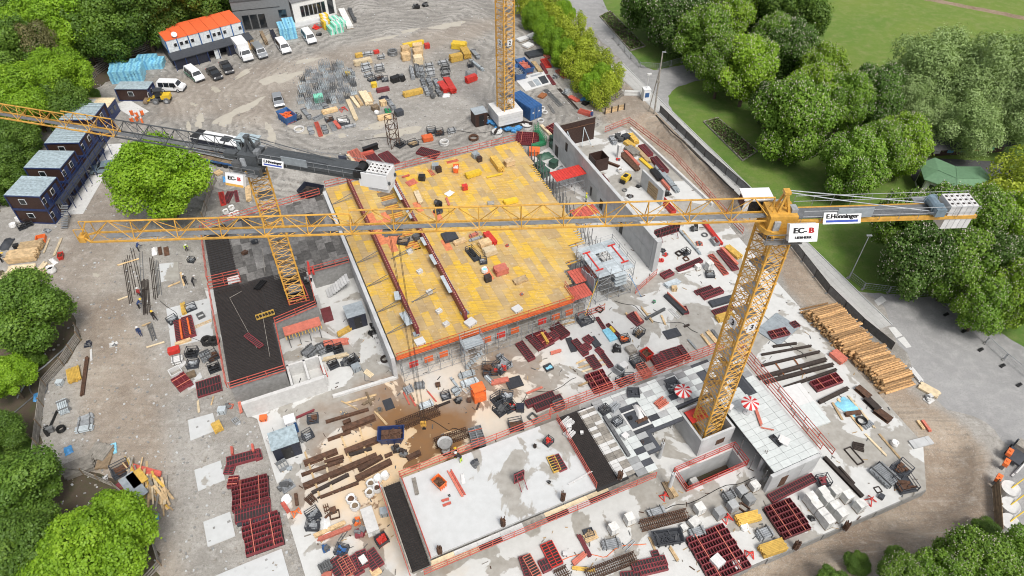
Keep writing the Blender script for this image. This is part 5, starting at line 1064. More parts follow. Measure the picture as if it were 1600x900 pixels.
for i, (x, y) in enumerate([(1478, 492), (1506, 518), (1532, 547), (1566, 572), (1592, 602)]):
    o = MB().box(0, 0, .08, .8, .35, .16).tube((0, 0, .1), (0, 0, .5), .05, 5).build('fence_foot', 'black', None, P(x, y), .5); auto(o, 'black rubber fence foot', 'fence foot', None, 'on the gravel plaza')
# lamp poles
for (x, y), h, t_, rr_, lab in [((1022, 178), 12, (1013, 78), .16, 'thick grey leaning pole at the trench head'), ((1326, 436), 8, (1349, 375), .07, 'slim grey lamp pole on the lawn edge')]:
    a = P(x, y); o = empty('lamp_pole', a); tag(o, lab, 'pole'); MB().tube((0, 0, 0), (-.25 if rr_ > .1 else 0, 0, h), rr_, 8, r2=rr_ * .7).build('shaft', 'timber_grey' if rr_ > .1 else 'galv', o); MB().box(0, 0, h, .7, .25, .12).build('pole_head', 'galv', o)
    if rr_ > .1: MB().tube((-.9, .9, 0), (-.2, 0, h * .8), .08, 6).box(-.25, -.1, h * .55, .5, .4, .5).build('stay', 'timber_grey', o)
o = empty('camera_tower', P(1008, 155), .2); tag(o, 'white monitoring box with a camera mast beside the path', 'monitoring tower'); MB().box(0, 0, 1.1, 1.3, 1.3, 2.2).box(0, 0, 2.25, 1.4, 1.4, .1).build('box', 'white_paint', o); MB().tube((0, 0, 2.3), (.1, 0, 5), .06, 6).build('mast', 'white', o); MB().box(.1, 0, 5.1, .8, .3, .3).build('camera_head', 'white', o); MB().box(0, -.67, 1.2, .8, .03, .9).build('panel', 'blue', o)
o = MB().box(0, 0, .4, 3.4, .6, .8).box(0, 0, .15, 3.6, .9, .3).build('concrete_barrier', 'concrete_pale', None, P(985, 148), -.1); tag(o, 'white concrete barrier blocking the footpath end', 'barrier')
# flower beds
def bed(pts, label):
    w = PL(pts); c = sum(w, Vector()) / len(w); r_ = empty('flower_bed', c); tag(r_, label, 'flower bed'); w = [p - c for p in w]; n = len(w)
    mb = MB(); mb.prism(w, .0, .14); mb.build('soil', 'soil', r_)
    for i in range(n): a, b = w[i], w[(i + 1) % n]; MB().bar(a + Vector((0, 0, .13)), b + Vector((0, 0, .13)), .16, .26).build('edging', 'timber_grey', r_)
    g = MB(); rr_ = random.Random(len(label))
    for i in range(700):
        u, v = rr_.random(), rr_.random(); p = w[0] * (1 - u) * (1 - v) + w[1] * u * (1 - v) + w[2] * u * v + w[3] * (1 - u) * v; s_ = rr_.uniform(.12, .3); a_ = rr_.uniform(0, 6.3)
        g.add([p + Vector((math.cos(a_) * s_, math.sin(a_) * s_, .2)), p + Vector((-math.sin(a_) * s_ * .6, math.cos(a_) * s_ * .6, .2 + s_)), p + Vector((-math.cos(a_) * s_, -math.sin(a_) * s_, .25)), p + Vector((math.sin(a_) * s_ * .6, -math.cos(a_) * s_ * .6, .2 + s_ * .4))], [(0, 1, 2, 3)], i % 3)
    stuff(g.build('plant_field', ['leaf_pale', 'leaf_dark', 'leaf_brown'], r_))
bed([(937, 26), (953, 18), (1008, 73), (985, 80)], 'long planted bed with timber edging on the upper lawn'); bed([(1099, 191), (1121, 185), (1183, 237), (1160, 252)], 'planted bed with timber edging beside the paved footpath')
# concrete weights with yellow bars, beacons
for i, (x, y, bx, by) in enumerate([(1573, 770, 1606, 728), (1572, 796, 1606, 762), (1571, 822, 1606, 795)]):
    a = P(x, y); o = empty('concrete_weight', a); auto(o, 'round white concrete weight with yellow pole', 'weight', 'concrete weights', ''); MB().tube((0, 0, 0), (0, 0, 1.0), .95, 22).build('weight_body', 'concrete_pale', o, smooth=False)
    MB().tube((0, 0, 1.0), (2.6, 1.4, 2.0), .06, 6).build('yellow_pole', 'yellow_bright', o)
for i, (x, y) in enumerate([(1569, 716), (1564, 732), (1552, 756)]):
    o = MB().box(0, 0, .5, .35, .3, 1.0).box(0, 0, 1.2, .9, .5, .5, 1).tube((0, 0, 1.4), (0, 0, 1.55), .1, 8, 1).build('beacon', ['galv_dark', 'orange'], None, P(x, y), .8); auto(o, 'orange barrier beacon box', 'beacon', None, 'by the dark trailer')
o = empty('barrier_trailer', P(1586, 712), .7); tag(o, 'dark trailer loaded with barrier parts at right edge', 'trailer'); MB().box(0, 0, .7, 3.4, 1.6, .3).build('bed', 'charcoal', o); MB().box(.8, 0, 1.1, 1.2, 1.3, .6).build('load', 'timber_grey', o)
for x in (-.5, .5):
    for y in (-.85, .85): MB().tube((x, y - .1, .32), (x, y + .1, .32), .32, 12).build('wheel', 'rubber', o)
MB().bar((-2.6, -1, .4), (2.4, -1.2, .5), .15, .15).build('drawbar', 'white', o)
o = MB().bar((0, 0, .15), (3.5, 2.6, .2), .2, .12).bar((-.3, -.6, .1), (-2.6, -2.6, .15), .16, .12).build('barrier_plank', 'white', None, P(1580, 745), 0); tag(o, 'white barrier plank lying beside the concrete weights', 'plank')
# log pile ------------------------------------------------------
rl_ = random.Random(9); a0, b0 = P(1272, 482), P(1403, 612); dl = (b0 - a0); LL = dl.length; dl.normalize(); across = P(1400, 596) - P(1355, 610); across.z = 0; across.normalize(); la = math.atan2(across.y, across.x)
lm = []
for k in range(4):
    n = 9; mb = MB(); rr_ = .115 + .014 * k; vs = []
    for j in range(5):
        for i in range(n): t_ = i * 6.283 / n; q_ = rr_ * (1 - .05 * j / 2) * (1 + .06 * math.sin(3 * t_ + k + j)); vs.append((-2.15 + j * 1.075, q_ * math.cos(t_) + .03 * math.sin(j + k), q_ * math.sin(t_)))
    mb.add(vs, [(j * n + i, (j + 1) * n + i, (j + 1) * n + (i + 1) % n, j * n + (i + 1) % n) for j in range(4) for i in range(n)], 0); mb.add(vs, [tuple(range(n)), tuple(range(4 * n, 5 * n))[::-1]], 1); lm.append(mb.mesh('log', ['wood_log', 'wood_end'], False))
cnt = 0
prof_h = lambda t: 5.2 if .06 < t < .50 else (3.6 if t < .06 else (3.0 if t < .58 else (4.8 if t < .93 else 2.2)))
for lay in range(8):
    x = .2 + lay * .17
    while x < LL - .2 - lay * .17:
        t_ = x / LL
        if cnt < 298 and lay < prof_h(t_) * 1.3 + rl_.uniform(-.5, .5):
            sec = 0 if t_ < .54 else 1; p = a0 + dl * x + across * (.45 * sec + rl_.uniform(-.42, .42)); o = obj('log', lm[rl_.randrange(4)], None, (p.x, p.y, .14 + lay * .215), la + rl_.uniform(-.03, .03)); o.rotation_euler = (rl_.uniform(0, 6), 0, la + rl_.uniform(-.03, .03)); cnt += 1
            tag(o, 'peeled pine log stacked in the long log pile by the fence', 'log', 'logs in the log pile')
        x += .29
for (x1, y1, x2, y2) in [(1373, 616, 1419, 602), (1255, 484, 1287, 476)]:
    a, b = P(x1, y1), P(x2, y2); c = (a + b) / 2; o = obj('log', lm[1], None, (c.x, c.y, .18), math.atan2((b - a).y, (b - a).x)); auto(o, 'single pine log lying loose', 'log', 'loose logs', 'at the near end of log pile' if y1 > 600 else 'at the far end of log pile')
# ---------------------------------------------------------------- vehicles
def vehicle(kind, rear, front, m, label, m2=None, cat='car'):
    a, b = P(*rear, .8), P(*front, .8); d = b - a; c = (a + b) / 2; rz = math.atan2(d.y, d.x)
    r_ = empty({'van': 'parked_van', 'car': 'parked_car', 'truck': 'box_truck'}[kind], (c.x, c.y, 0), rz); tag(r_, label, cat, 'vehicles parked in the yard')
    if kind == 'van': L, Wd, prof, belt = 4.9, 1.95, [(-2.45, .35), (-2.45, 1.0), (-2.35, 1.95), (-2.2, 2.02), (1.0, 2.0), (1.25, 1.9), (1.75, 1.15), (2.35, .95), (2.47, .55), (2.42, .35)], 1.05
    elif kind == 'car': L, Wd, prof, belt = 4.5, 1.82, [(-2.2, .3), (-2.28, .85), (-1.95, .98), (-1.45, 1.42), (-.2, 1.48), (.35, 1.42), (1.1, .98), (2.05, .82), (2.25, .55), (2.2, .3)], .92
    else: L, Wd, prof, belt = 6.0, 2.1, [(1.2, .5), (1.2, 2.2), (1.9, 2.2), (2.4, 1.4), (2.95, 1.2), (3.0, .5)], 1.3
    def wy(z): return Wd / 2 - max(0, z - belt) * .22
    n = len(prof); vs = [(x, -wy(z), z) for x, z in prof] + [(x, wy(z), z) for x, z in prof]; mb = MB()
    mb.add(vs, [tuple(range(n)), tuple(range(n, 2 * n))[::-1]], 0); mb.add(vs, [(i, n + i, n + (i + 1) % n, (i + 1) % n) for i in range(n)], 0)
    body = mb.build('body', m, r_); top = max(z for x, z in prof); ztop = top - .16
    if kind == 'truck':
        MB().box(-1.0, 0, 1.9, 4.2, 2.25, 2.6).build('cargo_box', 'white_paint', r_); MB().box(-.9, -1.14, 2.1, .7, .02, .7).build('round_mark', 'sign_blue', r_)
    sx0, sx1 = {'van': (-2.1, 1.15), 'car': (-1.35, .55), 'truck': (1.3, 1.85)}[kind]; k = {'van': 3, 'car': 2, 'truck': 1}[kind]
    for s_ in (-1, 1):
        for i in range(k):
            x0, x1 = sx0 + (sx1 - sx0) * i / k + .05, sx0 + (sx1 - sx0) * (i + 1) / k - .05; z0, z1 = belt + .05, ztop; sh0 = .35 if (i == k - 1 and kind != 'truck') else 0; sh1 = .25 if (i == 0 and kind == 'car') else 0
            q_ = [(x0, s_ * (wy(z0) + .012), z0), (x1 + sh0, s_ * (wy(z0) + .012), z0), (x1, s_ * (wy(z1) + .012), z1), (x0 + sh1, s_ * (wy(z1) + .012), z1)]
            MB().add(q_, [(0, 1, 2, 3)]).build('side_window', 'glass', r_)
    def glassq(p, q_, ins, nm):
        (x0, z0), (x1, z1) = p, q_; nx, nz = (z0 - z1), (x1 - x0); l = math.hypot(nx, nz); nx, nz = nx / l, nz / l
        if nz < 0: nx, nz = -nx, -nz
        e = .015; f0, f1 = .1, .9; A_ = (x0 + (x1 - x0) * f0 + nx * e, z0 + (z1 - z0) * f0 + nz * e); B_ = (x0 + (x1 - x0) * f1 + nx * e, z0 + (z1 - z0) * f1 + nz * e)
        MB().add([(A_[0], -wy(A_[1]) + ins, A_[1]), (A_[0], wy(A_[1]) - ins, A_[1]), (B_[0], wy(B_[1]) - ins, B_[1]), (B_[0], -wy(B_[1]) + ins, B_[1])], [(0, 1, 2, 3)]).build(nm, 'glass', r_)
    if kind == 'van': glassq((1.75, 1.15), (1.25, 1.9), .1, 'windscreen'); MB().box(-2.425, 0, 1.5, .04, 1.3, .6, 0, 0, -.1).build('rear_window', 'glass', r_)
    elif kind == 'car': glassq((1.1, .98), (.35, 1.42), .1, 'windscreen'); glassq((-1.95, .98), (-1.45, 1.42), .1, 'rear_window')
    else: glassq((2.4, 1.4), (1.9, 2.2), .1, 'windscreen')
    if m2: 
        for s_ in (-1, 1): MB().box(-.1, s_ * (Wd / 2 + .005), .72, 4.6, .02, .5).build('side_stripe', m2, r_)
        MB().box(2.0, 0, 1.02, .7, 1.7, .06, 0, 0, .3).build('bonnet', m2, r_)
    for x in ((-1.4, 1.45) if kind != 'truck' else (-1.9, 2.2)):
        for s_ in (-1, 1):
            w_ = MB().tube((x, s_ * (Wd / 2 - .2), .34), (x, s_ * (Wd / 2 + .02), .34), .34, 14).build('wheel', 'rubber', r_); MB().tube((x, s_ * (Wd / 2 + .015), .34), (x, s_ * (Wd / 2 + .035), .34), .2, 10).build('rim', 'galv', w_)
    fx = max(x for x, z in prof) - .06; rx = min(x for x, z in prof)
    for s_ in (-.68, .68): MB().box(fx, s_, .75, .12, .34, .16).build('headlight', 'white_paint', r_); MB().box(rx + .02, s_ * 1.1, .85, .08, .22, .25).build('tail_light', 'lamp_red', r_)
    MB().box(fx + .08, 0, .45, .12, Wd * .9, .18).build('bumper', 'charcoal', r_)
    for s_ in (-1, 1): MB().box(.95 if kind != 'truck' else 2.2, s_ * (Wd / 2 + .09), 1.05, .16, .18, .14).build('mirror', 'black', r_)
    return r_
vehicle('van', (293, 108), (314, 124), 'white_paint', 'white van with green front and stripes beside the dark cabins', 'police_green', 'van')
vehicle('car', (326, 105), (343, 122), 'car_black', 'black car nearest the green and white van'); vehicle('car', (347, 95), (360, 113), 'car_black', 'black car nearest the white box truck')
vehicle('truck', (372, 72), (390, 94), 'white_paint', 'white box truck in front of the orange roofed cabins', None, 'truck'); vehicle('van', (250, 134), (286, 135), 'white_paint', 'white minibus parked beside the small yellow loader', None, 'van')
vehicle('van', (397, 70), (414, 90), 'silver', 'silver van right of the white box truck', None, 'van'); vehicle('van', (435, 63), (450, 82), 'white_paint', 'white van below the blue insulation packs', None, 'van'); vehicle('van', (475, 48), (490, 67), 'white_paint', 'white van between blue and green insulation packs', None, 'van')
vehicle('car', (431, 144), (437, 165), 'silver', 'silver estate car standing alone left of scaffold field'); vehicle('car', (180, 258), (146, 263), 'car_blue', 'pale blue saloon car beside the yard maple')
# wheel loader
a, b = P(233, 154, .8), P(272, 152, .8); d = b - a; ld = empty('wheel_loader', ((a.x + b.x) / 2, (a.y + b.y) / 2, 0), math.atan2(d.y, d.x)); tag(ld, 'small yellow wheel loader beside the white minibus', 'loader')
MB().box(.9, 0, 1.2, 1.6, 1.4, .8).build('engine_hood', 'yellow_bright', ld); MB().box(-.3, 0, .8, 3.2, 1.1, .4).build('chassis', 'charcoal', ld); MB().box(-.2, 0, 1.9, 1.2, 1.3, 1.2).build('cab', 'glass', ld); MB().box(-.2, 0, 2.55, 1.4, 1.4, .1).build('cab_roof', 'charcoal', ld)
for x in (-1.0, 1.0):
    for y in (-.8, .8): w_ = MB().tube((x, y - .2, .55), (x, y + .2, .55), .55, 16).build('wheel', 'galv_dark', ld); MB().tube((x, y * 1.27, .55), (x, y * 1.29, .55), .3, 12).build('rim', 'galv', w_)
for y in (-.4, .4): MB().bar((-1.0, y, 1.3), (-2.6, y, .5), .14, .22).build('lift_arm', 'yellow_bright', ld)
MB().box(-2.9, 0, .45, .7, 1.7, .5).build('bucket', 'timber_old', ld)
# coach-like trailer and flatbed behind the left crane
def trailer(name, a, b, z, label, w, body, m_body, m_roof, cat):
    a, b = P(*a, z), P(*b, z); L = (b - a).length; r_ = empty(name, ((a.x + b.x) / 2, (a.y + b.y) / 2, 0), math.atan2((b - a).y, (b - a).x)); tag(r_, label, cat)
    if body: MB().box(0, 0, 1.9, L, w, 2.4).build('body', m_body, r_); MB().box(0, 0, 3.16, L + .05, w + .05, .14).build('roof', m_roof, r_); MB().box(L * .2, 0, 3.3, 1.6, 1.4, .2).build('roof_vent', 'charcoal', r_); MB().box(-L / 2 + .7, 0, 3.27, 1.4, w, .08).build('roof_cap', 'black', r_)
    else:
        MB().box(0, 0, .95, L, w, .22).build('bed', m_body, r_)
        for i in range(6): MB().box(-L / 2 + L * (i + .5) / 6, 0, 1.09, L / 6 - .1, w - .3, .06).build('deck_plank', 'timber_old', r_)
        MB().box(0, -w / 2, .95, L, .12, .3).build('side_rail', 'blue', r_)
    for i in range(3):
        for s_ in (-1, 1): MB().tube((L / 2 - 1.2 - i * 1.2, s_ * (w / 2 - .3), .45), (L / 2 - 1.2 - i * 1.2, s_ * (w / 2), .45), .45, 14).build('wheel', 'rubber', r_)
    return r_
trailer('long_truck', (304, 209), (376, 223), 3.1, 'long dark truck with white roof behind the left crane', 2.5, True, 'navy', 'white_paint', 'truck'); trailer('flatbed_trailer', (299, 237), (376, 252), 1.1, 'blue edged flatbed trailer below the long white roofed truck', 2.5, False, 'charcoal', '', 'trailer')
for i in range(3):
    a, b = P(300 + 4 * i, 231 + i * 2, 1.6), P(372 + i * 2, 246 + i * 2, 1.6); L = (b - a).length; mb = MB()
    for y in (-.35, .35): mb.bar((-L / 2, y, 0), (L / 2, y, 0), .1, .1)
    for k in range(14): mb.bar((-L / 2 + L * k / 14, -.35, 0), (-L / 2 + L * (k + 1) / 14, .35, 0), .05, .05); mb.bar((-L / 2 + L * k / 14, -.35, 0), (-L / 2 + L * k / 14, .35, 0), .05, .05)
    o = mb.build('lattice_boom', 'galv', None, ((a.x + b.x) / 2, (a.y + b.y) / 2, 1.25 + .14 * i), math.atan2((b - a).y, (b - a).x)); auto(o, 'grey lattice boom lying on the flatbed trailer', 'lattice boom', None, '')
# ---------------------------------------------------------------- people
def human(pose):
    """one skinned body; joints in metres"""
    lean = {'stand': 0, 'walk': .08, 'bend': .75}[pose]; hip = Vector((0, 0, .92)); ch = hip + Vector((math.sin(lean) * .5, 0, math.cos(lean) * .5)); nk = hip + Vector((math.sin(lean) * .6, 0, math.cos(lean) * .6)); hd = nk + Vector((math.sin(lean) * .2 + .02, 0, math.cos(lean) * .2))
    s = .22 if pose == 'walk' else .05; pts = [hip, hip + (ch - hip) * .5, ch, nk, hd]; rad = [.15, .14, .16, .06, .10]; ed = [(0, 1), (1, 2), (2, 3), (3, 4)]
    def chain(root, ps, rs_):
        j = root
        for p, r in zip(ps, rs_): pts.append(Vector(p)); rad.append(r); ed.append((j, len(pts) - 1)); j = len(pts) - 1
    for k, y in ((1, .1), (-1, -.1)):
        chain(0, [(0, y, .86), (s * k * .6 + .05, y, .48), (s * k, y, .09), (s * k + .16, y, .04)], [.10, .065, .05, .045])
        arm = [(ch.x, y * 1.95, ch.z - .02), (ch.x - k * s * .6 + .05, y * 2.3, ch.z - .30), (ch.x - k * s * .6 + .24, y * 2.2, ch.z - .50), (ch.x - k * s * .6 + .32, y * 2.1, ch.z - .56)]
        chain(2, arm, [.065, .048, .038, .04])
    me = bpy.data.meshes.new('body'); me.from_pydata([p[:] for p in pts], ed, []); o = bpy.data.objects.new('b', me); COL.objects.link(o)
    sk = o.modifiers.new('s', 'SKIN'); sv = me.skin_vertices[0].data
    for i, r in enumerate(rad): sv[i].radius = (r, r)
    sv[0].use_root = True; o.modifiers.new('u', 'SUBSURF').levels = 1; bpy.context.view_layer.update()
    out = bpy.data.meshes.new_from_object(o.evaluated_get(bpy.context.evaluated_depsgraph_get())); bpy.data.objects.remove(o)
    out.polygons.foreach_set('use_smooth', [True] * len(out.polygons)); return out, hd, ch
def person(x, y, z, pose, rz, jacket, trousers, helm, label, vest=None):
    me, hd, ch = cached(('human', pose), lambda: human(pose)); me = me.copy(); me.materials.clear()
    for m_ in (jacket, trousers, 'skin', 'black'): me.materials.append(M[m_])
    for p in me.polygons:
        c = p.center; hand = abs(c.y) > .17 and c.z < ch.z - .50; p.material_index = 2 if (c - hd).length < .16 or hand else (3 if c.z < .1 else (1 if c.z < .93 else 0))
    r_ = empty('person', P(x, y, z), rz); tag(r_, label, 'person', 'site workers'); obj('body', me, r_)
    mb = MB(); n = 10
    for j, (rr_, zz) in enumerate(((.145, .0), (.13, .07), (.08, .12))):
        r2, z2 = ((.13, .07), (.08, .12), (.01, .135))[j]; mb.tube((0, 0, zz), (0, 0, z2), rr_, n, r2=r2, cap=False)
    mb.tube((.03, 0, -.01), (.03, 0, .01), .17, n); mb.build('helmet', helm, r_, hd + Vector((0, 0, .03)), 0, True)
    if vest: MB().box(ch.x * .6, 0, ch.z - .12, .36, .40, .42).build('vest', vest, r_)
    return r_
for a in [(217, 393, 0, 'bend', 1, 'cloth_blue', 'cloth_dark', 'white', 'worker in blue with white helmet bending by the laid out rebar, upper one'), (221, 465, 0, 'walk', 2, 'cloth_red', 'cloth_dark', 'white', 'worker in dark red jacket between the rebar bars'), (218, 482, 0, 'bend', .5, 'cloth_blue', 'cloth_dark', 'helmet_yellow', 'worker in dark blue bending at lower end of rebar'), (243, 500, 0, 'walk', -.6, 'cloth_dark', 'cloth_dark', 'helmet_yellow', 'worker in black with yellow helmet carrying timber'), (221, 525, 0, 'stand', -1, 'cloth_blue', 'cloth_blue', 'white', 'worker in blue overalls with white helmet on gravel'),
    (292, 392, 0, 'bend', -.8, 'vest', 'cloth_dark', 'white', 'worker in a lime vest left of the dark block'), (292, 445, 0, 'bend', 2, 'cloth_dark', 'cloth_dark', 'white', 'worker in black bending left of the dark block'), (303, 447, 0, 'bend', 1, 'cloth_dark', 'cloth_dark', 'white', 'worker in black kneeling beside the other one'), (924, 186, 0, 'stand', -1.5, 'cloth_blue', 'cloth_blue', 'white', 'worker in blue overalls behind the brown wall formwork'), (713, 714, ZS, 'stand', 2.5, 'cloth_dark', 'cloth_blue', 'helmet_yellow', 'worker with yellow helmet beside the concrete bucket'), (721, 722, ZF, 'bend', 2.8, 'cloth_dark', 'vest', 'white', 'worker with lime trousers at the white slab edge'),
    (915, 316, ZS, 'stand', 0, 'vest', 'cloth_dark', 'helmet_yellow', 'worker in a lime vest in the gap by the tall wall'), (4, 410, 0, 'bend', .6, 'cloth_dark', 'cloth_dark', 'helmet_yellow', 'worker in black with yellow helmet at the far left edge'), (316, 256, 0, 'stand', .6, 'cloth_dark', 'cloth_dark', 'white', 'worker in black below the flatbed trailer')]: person(*a)
# ---------------------------------------------------------------- loose site material: builders in a local frame, x along the thing
RB = random.Random(77)
def b_beams(L, w, h, m):
    """long members packed side by side on cross bearers"""
    n = max(2, min(9, round(w / .16))); k = max(1, min(5, round(h / .17))); mb = MB(); hh = (h - .06) / k; ww = w / n
    for x in (-L * .3, L * .3): mb.box(x, 0, .03, .1, w * 1.02, .06, 1)
    for j in range(k):
        for i in range(n):
            e = RB.uniform(-.04, .04) * L; mb.box(e, -w / 2 + ww * (i + .5), .06 + hh * (j + .5), L * RB.uniform(.9, 1), ww * .9, hh * .95, 0)
    return mb, [m, 'timber_old']
def b_panel(L, w, h, m):
    """framed formwork panel lying face down, ribs up; several when high"""
    mb = MB(); k = max(1, round(h / .16))
    for j in range(k):
        z = j * .15; dx = RB.uniform(-.03, .03); mb.box(dx, 0, z + .03, L - .02, w - .02, .03, 1)
        for y in (-w / 2, w / 2): mb.box(dx, y * .97, z + .08, L, .07, .12)
        for x in (-L / 2, L / 2): mb.box(dx + x * .985, 0, z + .08, .07, w, .12)
    z = (k - 1) * .15; n = max(2, round(L / .30))
    for i in range(1, n): mb.box(dx - L / 2 + L * i / n, 0, z + .085, .05, w - .08, .10)
    if w > .9: mb.box(dx, 0, z + .09, L - .1, .07, .11)
    return mb, [m, 'plywood_black']
def b_pack(L, w, h, m):
    """big pack of red panels laid side by side"""
    mb = MB(); n = max(2, round(w / .62)); ww = w / n
    mb.box(0, 0, .04, L, w, .08, 1)
    for i in range(n):
        y = -w / 2 + ww * (i + .5); l = L * RB.uniform(.9, 1.0)
        for s in (-1, 1): mb.box(0, y + s * ww * .46, h * .6, l, .05, h * .8)
        k = round(l / .32)
        for j in range(k + 1): mb.box(-l / 2 + l * j / k, y, h * .62, .045, ww * .9, h * .7)
    for x in (-L * .25, L * .25): mb.box(x, 0, h * 1.05, .08, w, .08, 2)
    return mb, [m, 'plywood_black', 'salmon']
def b_bundle(L, w, h, m):
    mb = MB(); r = max(.045, min(w, h) / 7); n = max(2, int(w / (2.1 * r))); k = max(1, int(h / (2 * r)))
    for j in range(k):
        for i in range(n - j % 2): mb.tube((-L / 2 + RB.uniform(0, .08) * L, -w / 2 + r * (1 + j % 2) + i * 2.1 * r, r + j * 1.85 * r + .05), (L / 2 - RB.uniform(0, .08) * L, -w / 2 + r * (1 + j % 2) + i * 2.1 * r, r + j * 1.85 * r + .05), r, 5)
    for x in (-L * .3, L * .3): mb.box(x, 0, (h + .05) / 2, .07, w * 1.06, h + .06, 1)
    return mb, [m, 'galv_dark']
def b_crate(L, w, h, m):
    mb = MB(); t = .07
    for x in (-L / 2, L / 2):
        for y in (-w / 2, w / 2): mb.box(x, y, h / 2, t, t, h)
    for z in (.08, h * .5, h - .03):
        for y in (-w / 2, w / 2): mb.box(0, y, z, L, t * .8, t * .8)
        for x in (-L / 2, L / 2): mb.box(x, 0, z, t * .8, w, t * .8)
    mb.box(0, 0, .06, L, w, .08)
    for i in range(9): mb.box(RB.uniform(-.35, .35) * L, RB.uniform(-.35, .35) * w, .1 + RB.uniform(.1, .6) * h * .8, L * RB.uniform(.15, .5), w * RB.uniform(.1, .3), h * .25, 1, RB.uniform(-.5, .5), RB.uniform(-.3, .3))
    return mb, ['charcoal', m]
def b_girder(L, w, h, m):
    mb = MB(); t = max(.03, h * .16); mb.box(0, 0, t / 2, L, w, t).box(0, 0, h - t / 2, L, w, t).box(0, 0, h / 2, L * .998, w * .25, h - t); return mb, [m]
def b_cage(L, w, h, m):
    mb = MB(); n = max(6, round(L / .22)); r = .03
    for y in (-w / 2, 0, w / 2):
        for z in (.05, h): mb.bar((-L / 2, y, z), (L / 2, y, z), r * 2, r * 2)
    for z in (h * .5,):
        for y in (-w / 2, w / 2): mb.bar((-L / 2, y, z), (L / 2, y, z), r * 2, r * 2)
    for i in range(n):
        x = -L / 2 + .15 + (L - .3) * i / (n - 1)
        for y in (-w / 2, w / 2): mb.box(x, y, h / 2 + .02, .05, .05, h)
        for z in (.05, h): mb.box(x, 0, z, .05, w, .05)
    return mb, [m]
def b_bag(L, w, h, m):
    mb = MB(); n = 10; rings = [(.42, 0), (.52, .25), (.5, .55), (.44, .85), (.46, 1.0), (.36, .92), (.30, .72)]; vs = []
    for r, z in rings:
        for i in range(n): t = i * 6.283 / n; k = r * L * (1 + .10 * math.sin(3 * t + z * 5) + RB.uniform(-.05, .05)); vs.append((k * math.cos(t), k * math.sin(t), z * h))
    mb.add(vs, [(j * n + i, j * n + (i + 1) % n, (j + 1) * n + (i + 1) % n, (j + 1) * n + i) for j in range(len(rings) - 1) for i in range(n)], 0); mb.add(vs, [tuple(range(6 * n, 7 * n))], 1); return mb, ['bag', m]
def b_blocks(L, w, h, m):
    mb = MB(); mb.box(0, 0, .06, L, w, .12, 1); n = max(2, round(h / .25)); hh = (h - .12) / n
    for j in range(n):
        for i in range(2):
            for k in range(2): mb.box(-L / 4 + L / 2 * i, -w / 4 + w / 2 * k, .12 + hh * (j + .5), L / 2 - .015, w / 2 - .015, hh - .02)
    mb.box(0, 0, h / 2 + .06, .04, w + .02, h - .1, 2); mb.box(0, 0, h + .006, L * .98, w * .98, .015, 0); return mb, [m, 'timber_old', 'galv']
def b_sheet(L, w, h, m):
    mb = MB(); mb.box(0, 0, h / 2, L, w, h)
    for x in (-L * .3, L * .3): mb.box(x, 0, h + .012, .06, w * .98, .025)
    return mb, [m]
def b_box(L, w, h, m):
    mb = MB(); mb.box(0, 0, h * .45, L * .96, w * .96, h * .9); mb.box(0, 0, h * .94, L, w, h * .12)
    for x in (-L * .3, L * .3): mb.box(x, 0, h * .5, .06, w * 1.0, h * .9, 1)
    return mb, [m, 'charcoal']
def b_skip(L, w, h, m, fill='rust'):
    mb = MB(); b = .72; o = [(-L / 2 * b, -w / 2 * .85, .06), (L / 2 * b, -w / 2 * .85, .06), (L / 2 * b, w / 2 * .85, .06), (-L / 2 * b, w / 2 * .85, .06), (-L / 2, -w / 2, h), (L / 2, -w / 2, h), (L / 2, w / 2, h), (-L / 2, w / 2, h)]
    i_ = [(x * .93, y * .91, z if z > .1 else z + .08) for x, y, z in o]; mb.add(o, [(3, 2, 1, 0), (0, 1, 5, 4), (1, 2, 6, 5), (2, 3, 7, 6), (3, 0, 4, 7)]); mb.add(i_, [(0, 1, 2, 3), (4, 5, 1, 0), (5, 6, 2, 1), (6, 7, 3, 2), (7, 4, 0, 3)])
    v = o[4:] + i_[4:]; mb.add(v, [(0, 1, 5, 4), (1, 2, 6, 5), (2, 3, 7, 6), (3, 0, 4, 7)])
    for x in np.linspace(-.35, .35, 4): mb.box(x * L, -w / 2 * .95, h * .5, .08, .1, h * .9); mb.box(x * L, w / 2 * .95, h * .5, .08, .1, h * .9)
    for k in range(16): mb.box(RB.uniform(-.36, .36) * L, RB.uniform(-.33, .33) * w, h * RB.uniform(.55, .8), L * RB.uniform(.1, .4), .14, .14, 1, RB.uniform(0, 3), RB.uniform(-.4, .4))
    mb.box(0, 0, h * .35, L * .75, w * .75, h * .5, 1); return mb, [m, fill]
def b_coil(L, w, h, m):
    mb = MB(); n = 16
    for j in range(3):
        for i in range(n):
            a, b_ = i * 6.283 / n, (i + 1) * 6.283 / n; r = L / 2 - .05 * (j % 2); z = .1 + h * j / 3
            mb.tube((r * math.cos(a), r * math.sin(a), z), (r * math.cos(b_), r * math.sin(b_), z), max(.07, h / 5), 5, cap=False)
    return mb, [m]
def b_lump(L, w, h, m):
    mb = MB()
    for i in range(7): mb.box(RB.uniform(-.3, .3) * L, RB.uniform(-.3, .3) * w, h * RB.uniform(.2, .6), L * RB.uniform(.25, .6), w * RB.uniform(.2, .5), h * RB.uniform(.3, .7), i % 2, RB.uniform(0, 3), RB.uniform(-.35, .35))
    mb.box(0, 0, h * .12, L * .8, w * .8, h * .22, 0); return mb, [m, 'galv_dark' if m != 'galv_dark' else 'charcoal']
